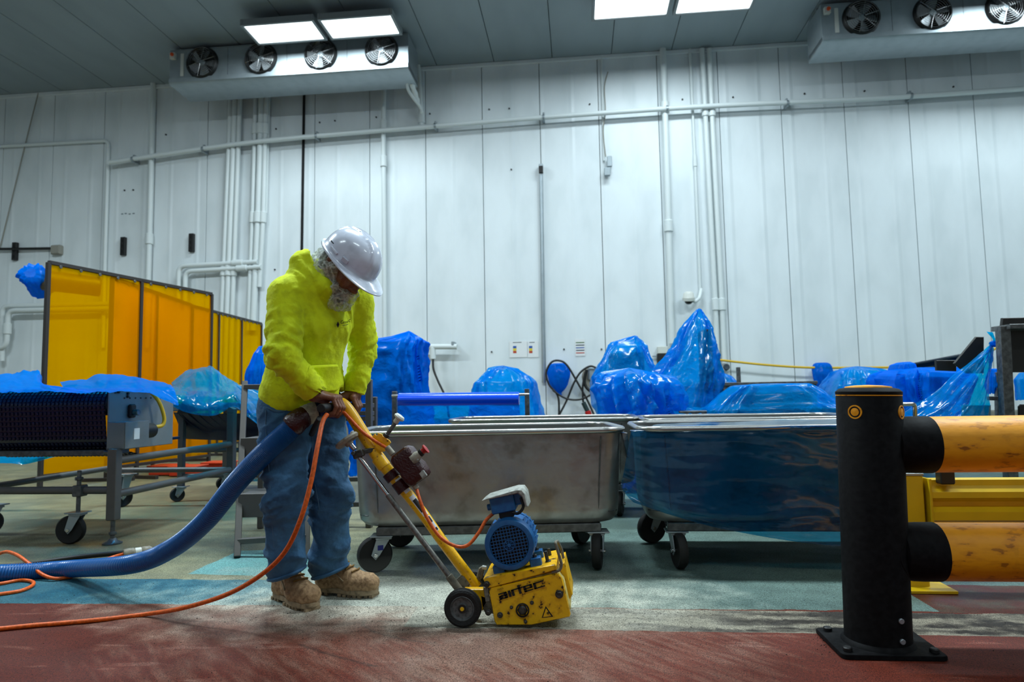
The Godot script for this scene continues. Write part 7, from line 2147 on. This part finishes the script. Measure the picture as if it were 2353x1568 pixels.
func head(b: MB) -> void:
	var m := face_axes()
	var f := Field.new(HEAD - Vector3.ONE * 0.19, HEAD + Vector3.ONE * 0.19, 0.0055)
	var at := func(x: float, y: float, z: float) -> Vector3: return HEAD + m * Vector3(x, y, z)
	var w := m.z
	f.bone(at.call(-0.025, 0.025, 0), at.call(0.025, 0.03, 0), 0.085, 0.08, 0.02, w, 1.12)
	f.bone(at.call(0.03, -0.02, 0), at.call(0.055, -0.085, 0), 0.062, 0.04, 0.03, w, 1.05)
	f.bone(at.call(0.0, -0.085, 0.045), at.call(0.06, -0.112, 0.01), 0.02, 0.018, 0.03)
	f.bone(at.call(0.0, -0.085, -0.045), at.call(0.06, -0.112, -0.01), 0.02, 0.018, 0.03)
	f.bone(at.call(0.076, -0.11, 0), at.call(0.076, -0.112, 0), 0.02, 0.02, 0.02)
	# brow, nose, cheeks, lips
	f.bone(at.call(0.082, 0.012, 0.035), at.call(0.09, 0.012, -0.0), 0.014, 0.013, 0.02)
	f.bone(at.call(0.082, 0.012, -0.035), at.call(0.09, 0.012, 0.0), 0.014, 0.013, 0.02)
	f.bone(at.call(0.094, -0.002, 0), at.call(0.112, -0.042, 0), 0.009, 0.014, 0.012)
	f.bone(at.call(0.098, -0.045, 0.012), at.call(0.1, -0.045, -0.012), 0.01, 0.01, 0.008)
	f.bone(at.call(0.062, -0.03, 0.045), at.call(0.068, -0.04, 0.04), 0.022, 0.02, 0.02)
	f.bone(at.call(0.062, -0.03, -0.045), at.call(0.068, -0.04, -0.04), 0.022, 0.02, 0.02)
	for s in [-1, 1]:
		f.bone(at.call(0.1, -0.006, 0.032 * s), at.call(0.1, -0.006, 0.03 * s), 0.014, 0.014, 0.0, Vector3.ZERO, 1.0, true)
		f.bone(at.call(0.08, -0.006, 0.032 * s), at.call(0.081, -0.006, 0.031 * s), 0.0125, 0.0125, 0.004)
		f.bone(at.call(-0.012, 0.012, 0.078 * s), at.call(-0.002, -0.045, 0.074 * s), 0.014, 0.009, 0.006)
		f.bone(at.call(-0.02, 0.0, 0.088 * s), at.call(-0.015, -0.02, 0.088 * s), 0.008, 0.007, 0.004)
	f.bone(at.call(0.092, -0.072, 0.02), at.call(0.092, -0.072, -0.02), 0.008, 0.008, 0.01)
	f.bone(at.call(0.089, -0.085, 0.018), at.call(0.089, -0.085, -0.018), 0.009, 0.009, 0.008)
	f.mesh(b)


func hand(b: MB, wrist: Vector3, _turn: float, near: float) -> void:
	# near = 1: the right hand, whose little finger is at the near end of the bar
	var bar := Vector3(-0.994, 0.839, -2.72)
	bar.z = -2.63 if near > 0 else -2.865
	var f := Field.new(bar + Vector3(-0.14, -0.09, -0.1), bar + Vector3(0.11, 0.15, 0.1), 0.0032)
	var at := func(x: float, y: float, z: float) -> Vector3: return bar + Vector3(x, y, z)
	f.bone(wrist + (wrist - bar).normalized() * 0.03, wrist, 0.029, 0.027, 0.01, Vector3.BACK, 0.9)
	f.bone(wrist, at.call(-0.03, 0.035, 0), 0.026, 0.024, 0.02, Vector3.BACK, 0.8)
	for i in 4:
		# 0 = little finger
		var z: float = near * (0.033 - 0.0225 * i)
		var l: float = [0.84, 0.95, 1.0, 0.96][i]
		var r: float = [0.0085, 0.0095, 0.01, 0.0098][i]
		var mcp: Vector3 = at.call(0.012 + 0.006 * l, 0.03 + 0.006 * l, z)
		f.bone(wrist + Vector3(0.006, -0.002, z * 0.45), mcp, 0.015, r + 0.0022, 0.012)
		var pip: Vector3 = at.call(0.036 * l + 0.002, 0.0 - 0.002 * i, z * 1.04)
		var dip: Vector3 = at.call(0.024 * l, -0.03 * l, z * 1.03)
		var tip: Vector3 = at.call(-0.004 - 0.008 * l, -0.036 * l, z * 1.0)
		f.bone(mcp, mcp, r + 0.0035, r + 0.0035, 0.006)
		f.bone(mcp, pip, r + 0.001, r, 0.003)
		f.bone(pip, dip, r + 0.0002, r - 0.001, 0.003)
		f.bone(dip, tip, r - 0.0008, r - 0.002, 0.003)
	# thumb: leaves the far side of the palm and closes under the bar
	var t0: Vector3 = at.call(-0.045, 0.03, -near * 0.035)
	var t1: Vector3 = at.call(-0.03, -0.006, -near * 0.05)
	var t2: Vector3 = at.call(-0.008, -0.034, -near * 0.045)
	var t3: Vector3 = at.call(0.014, -0.04, -near * 0.033)
	f.bone(wrist.lerp(t0, 0.5), t0, 0.018, 0.017, 0.014)
	f.bone(t0, t1, 0.0165, 0.012, 0.008)
	f.bone(t1, t2, 0.0118, 0.0105, 0.004)
	f.bone(t2, t3, 0.0105, 0.0085, 0.004)
	f.mesh(b)


func jeans(t: Node3D, base: Vector3, m: Material, side: Vector3, fwd: Vector3) -> void:
	var f := Field.new(Vector3(minf(HIPR.x, ANR.x) - 0.2, 0.04, ANL.z - 0.26), Vector3(HIPL.x + 0.28, PEL.y + 0.1, KNR.z + 0.26), 0.0095)
	f.bone(PEL + Vector3(0, 0.0, 0), PEL + Vector3(0, -0.05, 0), 0.104, 0.114, 0.05, side, 0.74)
	f.bone(HIPR, HIPR.lerp(KNR, 0.5), 0.1, 0.093, 0.05)
	f.bone(HIPL, HIPL.lerp(KNL, 0.5), 0.1, 0.09, 0.05)
	f.bone(HIPR.lerp(KNR, 0.5), KNR, 0.095, 0.08, 0.02)
	f.bone(HIPL.lerp(KNL, 0.5), KNL, 0.092, 0.078, 0.02)
	f.bone(KNR, ANR + Vector3(-0.01, 0.0, 0), 0.08, 0.074, 0.03)
	f.bone(KNL, ANL + Vector3(-0.01, 0.02, 0), 0.078, 0.072, 0.03)
	f.bone(ANL + Vector3(-0.01, 0.05, 0), ANL + Vector3(-0.01, 0.0, 0.0), 0.072, 0.074, 0.03)
	f.cut(ANR + Vector3(0, -0.008, 0), Vector3(0.3, -1, -0.05).normalized(), 0.125)
	f.cut(ANL + Vector3(0.0, -0.012, 0), Vector3(0.35, -1, 0).normalized(), 0.125)
	f.cut(PEL + Vector3(0, 0.03, 0), Vector3.UP, 0.5)
	var nr := noise(201, 1.0, 3)
	nr.fractal_type = FastNoiseLite.FRACTAL_RIDGED
	var fold := func(p: Vector3, _n: Vector3) -> float:
		var left: bool = seg(p, HIPL, KNL) + seg(p, KNL, ANL) < seg(p, HIPR, KNR) + seg(p, KNR, ANR)
		var k: Vector3 = KNL if left else KNR
		var a: Vector3 = ANL if left else ANR
		var low := clampf(1.0 - (p.y - a.y) / 0.22, 0.0, 1.0)
		var knee := clampf(1.0 - absf(p.y - k.y + 0.02) / 0.14, 0.0, 1.0)
		var amp := 0.016 * clampf((PEL.y + 0.02 - p.y) * 5.0, 0.1, 1.0) + 0.026 * low + 0.026 * knee
		var slant := (p.x - a.x) * (2.0 if left else -2.5)
		return amp * clampf((p.y - a.y - 0.3 * (p.x - a.x) - 0.005) / 0.06, 0.0, 1.0) * (nr.get_noise_3d((p.x - a.x) * 3.0, p.y * (7.0 + 5.0 * low) + slant, (p.z - a.z) * 3.0 + (7.0 if left else 0.0)) - 0.12)
	obj("jeans", f.mesh(MB.new(), fold), m, t).position = -base
	# seams, pocket and turned hems
	var look := (Vector3(-1.261, 0.718, -2.812) - Vector3(-1, 0.75, -2.231)).normalized()
	var seam := mat("denim_seam", Color(0.30, 0.44, 0.55), 0.8)
	for q in [
		[Vector3(-1.123, 0.847, -2.311), Vector3(-1.126, 0.793, -2.316), Vector3(-1.121, 0.684, -2.325), Vector3(-1.114, 0.559, -2.336), Vector3(-1.111, 0.435, -2.346), Vector3(-1.105, 0.295, -2.359)],
		[Vector3(-0.939, 0.766, -2.336), Vector3(-0.941, 0.649, -2.346), Vector3(-0.928, 0.525, -2.357), Vector3(-0.915, 0.431, -2.366), Vector3(-0.909, 0.322, -2.376), Vector3(-0.914, 0.248, -2.381)],
		[Vector3(-1.118, 0.855, -2.311), Vector3(-1.088, 0.842, -2.315), Vector3(-1.049, 0.841, -2.319), Vector3(-1.022, 0.856, -2.32)]]:
		var s := spline(q, 8)
		for i in s.size():
			s[i] = f.land(s[i], look, 0.004) - base
		obj("seam", MB.new().tube(s, 0.0016, 6), seam, t)
	for c in [[ANR + Vector3(-0.01, -0.014, 0), Vector3(0.3, -1, -0.05), 0.074], [ANL + Vector3(-0.01, -0.02, 0), Vector3(0.35, -1, 0), 0.079]]:
		var p := PackedVector3Array()
		var yy: Vector3 = -c[1].normalized()
		var xx := yy.cross(Vector3.BACK).normalized()
		var zz := xx.cross(yy)
		for i in 37:
			var d := xx * cos(TAU * i / 36) + zz * sin(TAU * i / 36)
			p.append(f.land(c[0] + yy * 0.016 + d * 0.105, -d, 0.001) - base)
		obj("hem", MB.new().tube(p, 0.0065, 8, false), m, t)


func boots(t: Node3D, base: Vector3, m: Material) -> void:
	var sole_m := grain(mat("boot_sole", Color(0.62, 0.53, 0.41), 0.85), N.dirt, Vector3.ONE * 7.0, N.fine, 0.4)
	var lace := mat("boot_lace", Color(0.45, 0.32, 0.08), 0.7)
	for k in 2:
		var heel: Vector3 = [Vector3(-1.342, 0, -2.921), Vector3(-1.191, 0, -3.005)][k]
		var toe: Vector3 = [Vector3(-1.13, 0, -2.772), Vector3(-0.916, 0, -2.956)][k]
		var dx := (toe - heel).normalized()
		if k == 0:
			# the near boot points well towards the camera
			dx = Vector3(0.8, 0, 0.6).normalized()
		var d := Basis(dx, Vector3.UP, dx.cross(Vector3.UP))
		var at := Transform3D(d, Vector3(heel.x, 0, heel.z) + dx * 0.035)
		var f := Field.new(at.origin + Vector3(-0.38, -0.01, -0.38), at.origin + Vector3(0.38, 0.27, 0.38), 0.007)
		var q := func(x: float, y: float, z: float) -> Vector3: return at * Vector3(x, y, z)
		f.bone(q.call(0.005, 0.055, 0), q.call(0.0, 0.2, 0), 0.043, 0.05, 0.02)
		f.bone(q.call(0.0, 0.06, 0), q.call(0.13, 0.058, 0), 0.042, 0.044, 0.03)
		f.bone(q.call(0.05, 0.115, 0), q.call(0.15, 0.06, 0), 0.046, 0.042, 0.03)
		f.bone(q.call(0.14, 0.052, 0.012), q.call(0.215, 0.055, 0.008), 0.044, 0.043, 0.02)
		f.bone(q.call(0.14, 0.052, -0.014), q.call(0.21, 0.053, -0.012), 0.044, 0.042, 0.02)
		f.bone(q.call(0.02, 0.21, 0), q.call(0.0, 0.235, 0), 0.047, 0.05, 0.02)
		f.cut(q.call(0, 0.028, 0), Vector3.DOWN)
		var nz := noise(211 + k, 30.0, 3)
		var b := obj("boot", f.mesh(MB.new(), func(p: Vector3, _n: Vector3) -> float: return 0.0035 * nz.get_noise_3dv(p)), m, t)
		b.position = -base
		# welted sole with tread blocks
		var out := PackedVector2Array()
		for p in [Vector2(-0.043, 0.0), Vector2(-0.04, 0.025), Vector2(-0.015, 0.041), Vector2(0.04, 0.04), Vector2(0.1, 0.041), Vector2(0.16, 0.056), Vector2(0.21, 0.053), Vector2(0.245, 0.034), Vector2(0.258, 0.0), Vector2(0.248, -0.034), Vector2(0.21, -0.053), Vector2(0.15, -0.055), Vector2(0.09, -0.042), Vector2(0.03, -0.04), Vector2(-0.015, -0.04), Vector2(-0.04, -0.025)]:
			out.append(p)
		var fl := Transform3D(at.basis * Basis(Vector3.RIGHT, -PI / 2), at.origin - base)
		var s := MB.new()
		s.prism(fl * T(Vector3(0, 0, 0.012)), out, 0.022, 0.004, 0.3)
		var sm := obj("sole", s, sole_m, b)
		sm.position = base
		var tr := MB.new()
		for i in 12:
			var x := -0.03 + i * 0.0245
			if i == 3 or i == 4:
				continue
			var w := 0.07 if i < 5 else 0.096 if i < 10 else 0.07
			tr.box(at * Vector3(x, 0.0065, 0) - base, Vector3(0.018, 0.014, w), 0.002, at.basis)
		obj("tread", tr, sole_m, b).position = base
		# laces and eyelet flaps
		for i in 5:
			var x := 0.055 + i * 0.021
			var y := 0.165 - i * 0.019
			var p := PackedVector3Array()
			for j in 9:
				var z := (j / 8.0 - 0.5) * 0.062
				p.append(f.land(at * Vector3(x + 0.06 + absf(z) * -0.25, y + 0.06, z), at.basis * Vector3(-0.7, -0.7, 0), 0.004) - base)
			obj("lace", MB.new().tube(p, 0.0042, 7), lace, b).position = base
		for z in [-1, 1]:
			var e := []
			for q2 in [Vector3(0.02, 0.19, 0.09), Vector3(0.05, 0.14, 0.09), Vector3(0.085, 0.105, 0.09), Vector3(0.12, 0.08, 0.09)]:
				e.append(f.land(at * Vector3(q2.x, q2.y, q2.z * z), at.basis * Vector3(0, -0.25, -z), 0.003) - base)
			obj("seam", MB.new().tube(spline(e, 6), 0.003, 6), sole_m, b).position = base


func headgear(t: Node3D, base: Vector3) -> void:
	var m := face_axes()
	var at := Transform3D(m, HEAD + m * Vector3(-0.002, 0.032, 0.0) - base)
	var white := grain(mat("hat_white", Color(0.86, 0.89, 0.95), 0.22), ntex(221, 0.01, [Color(0.9, 0.9, 0.9), Color(1, 1, 1), Color(1, 1, 1)], 5), Vector3.ONE * 3.0)
	white.clearcoat_enabled = true
	white.clearcoat = 0.6
	white.clearcoat_roughness = 0.1
	# shell: rings from the crown down to the rim, then out to the brim and peak, then back up inside
	var rr := []
	var k := 72
	for j in 26:
		var row := PackedVector3Array()
		for i in k:
			var a := TAU * i / k
			var c := cos(a)
			var s := sin(a)
			var front := maxf(c, 0.0)
			var y: float
			var r: float
			var peak := pow(front, 2.2)
			if j <= 17:
				var u := j / 17.0 * PI / 2
				r = pow(sin(u), 0.86)
				y = 0.118 * pow(cos(u), 0.86)
			else:
				r = 1.0
				y = 0.0
			var p := Vector3(c * 0.134 * r, y * 1.05, s * 0.114 * r)
			if j <= 17:
				# the raised band over the crown, and a lip above the rim
				var band := smoothstep(0.034, 0.026, absf(p.z)) * smoothstep(0.0, 0.3, r) * smoothstep(1.0, 0.9, r if c > 0 else 0.0)
				p += p.normalized() * 0.005 * band
			else:
				var e: float = [0.006, 0.012, 0.02, 0.028, 0.028, 0.02, 0.01, 0.002][j - 18]
				var e2: float = [0.2, 0.45, 0.75, 1.0, 1.0, 0.8, 0.4, 0.0][j - 18]
				p += Vector3(c, 0, s).normalized() * (minf(e, 0.011 + 0.017 * front) + 0.042 * peak * e2)
				p.y = -0.004 - 0.012 * e2 * (0.4 + peak) + (-0.005 if j >= 22 else 0.0) + 0.006 * (1.0 - absf(s)) * front
			row.append(at * p)
		rr.append(row)
	var b := MB.new()
	b.rows(rr, true, at * Vector3(0, 0.02, 0))
	var hat := obj("hard_hat", b, white, t)
	var inner := []
	for j in 9:
		var row := PackedVector3Array()
		for i in k:
			var u := j / 8.0 * PI / 2
			row.append(at * Vector3(cos(TAU * i / k) * 0.122 * sin(u), 0.11 * cos(u) - 0.006, sin(TAU * i / k) * 0.102 * sin(u)))
		inner.append(row)
	obj("hat_lining", MB.new().rows(inner, true), M.black, hat)
	for q in [[0.062, 0.018, 0.1, 0.03, 0.02, 0.5], [0.0, 0.016, 0.111, 0.05, 0.01, 0.0], [-0.105, 0.022, 0.052, 0.03, 0.014, -1.0], [0.062, 0.018, -0.1, 0.03, 0.02, -0.5]]:
		obj("hat_lug", MB.new().box(at * Vector3(q[0], q[1], q[2]), Vector3(q[3], q[4], 0.014), 0.003, at.basis * Basis(Vector3.UP, q[5])), white, hat)
	obj("hat_slot", MB.new().box(at * Vector3(-0.03, 0.03, 0.1085), Vector3(0.035, 0.005, 0.003), 0.001, at.basis), M.ink_dark, hat)
	# hair net: puffy gauze over the hair behind the ear
	var net := grain(mat("gauze", Color(1, 1, 1), 0.7), ntex(229, 0.012, [Color(0.8, 0.84, 0.8, 0.16), Color(0.82, 0.86, 0.82, 0.34), Color(0.9, 0.93, 0.9, 0.85)], 4, 512, 0.0, FastNoiseLite.FRACTAL_RIDGED), Vector3(5, 5, 5))
	net.transparency = BaseMaterial3D.TRANSPARENCY_ALPHA
	net.cull_mode = BaseMaterial3D.CULL_DISABLED
	var hair := grain(mat("hair", Color(0.02, 0.018, 0.016), 0.6), null, Vector3.ONE * 9.0, N.fine, 1.0)
	var hf := Field.new(HEAD - Vector3.ONE * 0.17, HEAD + Vector3.ONE * 0.17, 0.008)
	var hp := func(x: float, y: float, z: float) -> Vector3: return HEAD + m * Vector3(x, y, z)
	hf.bone(hp.call(-0.035, 0.03, 0), hp.call(0.0, 0.035, 0), 0.09, 0.085, 0.02, m.z, 1.1)
	hf.bone(hp.call(-0.06, -0.04, 0), hp.call(-0.04, -0.01, 0), 0.06, 0.075, 0.02, m.z, 0.95)
	obj("hair", hf.mesh(MB.new()), hair, t).position = -base
	var nz := noise(231, 14.0, 4)
	nz.fractal_type = FastNoiseLite.FRACTAL_RIDGED
	var nf := Field.new(HEAD - Vector3.ONE * 0.18, HEAD + Vector3.ONE * 0.18, 0.007)
	nf.bone(hp.call(-0.045, -0.045, 0.0), hp.call(0.0, -0.02, 0), 0.088, 0.088, 0.03, m.z, 0.98)
	nf.bone(hp.call(-0.05, -0.07, 0.02), hp.call(-0.03, -0.05, 0.05), 0.06, 0.05, 0.03)
	nf.cut(hp.call(0.036, 0, 0), m.x)
	nf.cut(hp.call(0.0, 0.03, 0), m.y)
	obj("hair_net", nf.mesh(MB.new(), func(p: Vector3, _n: Vector3) -> float: return 0.016 * nz.get_noise_3dv(p)), net, t).position = -base
	# beard net over mouth and chin, held by a thin band
	var bf := Field.new(HEAD - Vector3.ONE * 0.2, HEAD + Vector3.ONE * 0.2, 0.007)
	bf.bone(hp.call(0.055, -0.09, 0.0), hp.call(0.075, -0.125, 0.0), 0.062, 0.045, 0.03, m.z, 0.86)
	bf.bone(hp.call(0.02, -0.1, 0.055), hp.call(0.07, -0.115, 0.02), 0.032, 0.035, 0.03)
	bf.bone(hp.call(0.02, -0.1, -0.055), hp.call(0.07, -0.115, -0.02), 0.032, 0.035, 0.03)
	bf.cut(hp.call(0.06, -0.055, 0), m * Vector3(0.25, 1, 0).normalized())
	obj("beard_net", bf.mesh(MB.new(), func(p: Vector3, _n: Vector3) -> float: return 0.018 * nz.get_noise_3dv(p + Vector3(3, 1, 0))), net, t).position = -base
	var beard := Field.new(HEAD - Vector3.ONE * 0.18, HEAD + Vector3.ONE * 0.18, 0.008)
	beard.bone(hp.call(0.06, -0.1, 0.02), hp.call(0.07, -0.118, 0), 0.032, 0.028, 0.02)
	beard.bone(hp.call(0.06, -0.1, -0.02), hp.call(0.07, -0.118, 0), 0.032, 0.028, 0.02)
	beard.bone(hp.call(0.015, -0.075, 0.06), hp.call(0.05, -0.11, 0.03), 0.016, 0.022, 0.02)
	obj("beard", beard.mesh(MB.new()), hair, t).position = -base
	var band := [hp.call(-0.01, -0.03, 0.086), hp.call(0.02, -0.052, 0.078), hp.call(0.06, -0.066, 0.066), hp.call(0.1, -0.066, 0.035), hp.call(0.118, -0.062, 0.0), hp.call(0.1, -0.066, -0.035)]
	for i in band.size():
		band[i] -= base
	obj("net_band", MB.new().tube(spline(band, 6), 0.0018, 6), M.white_plastic, t)
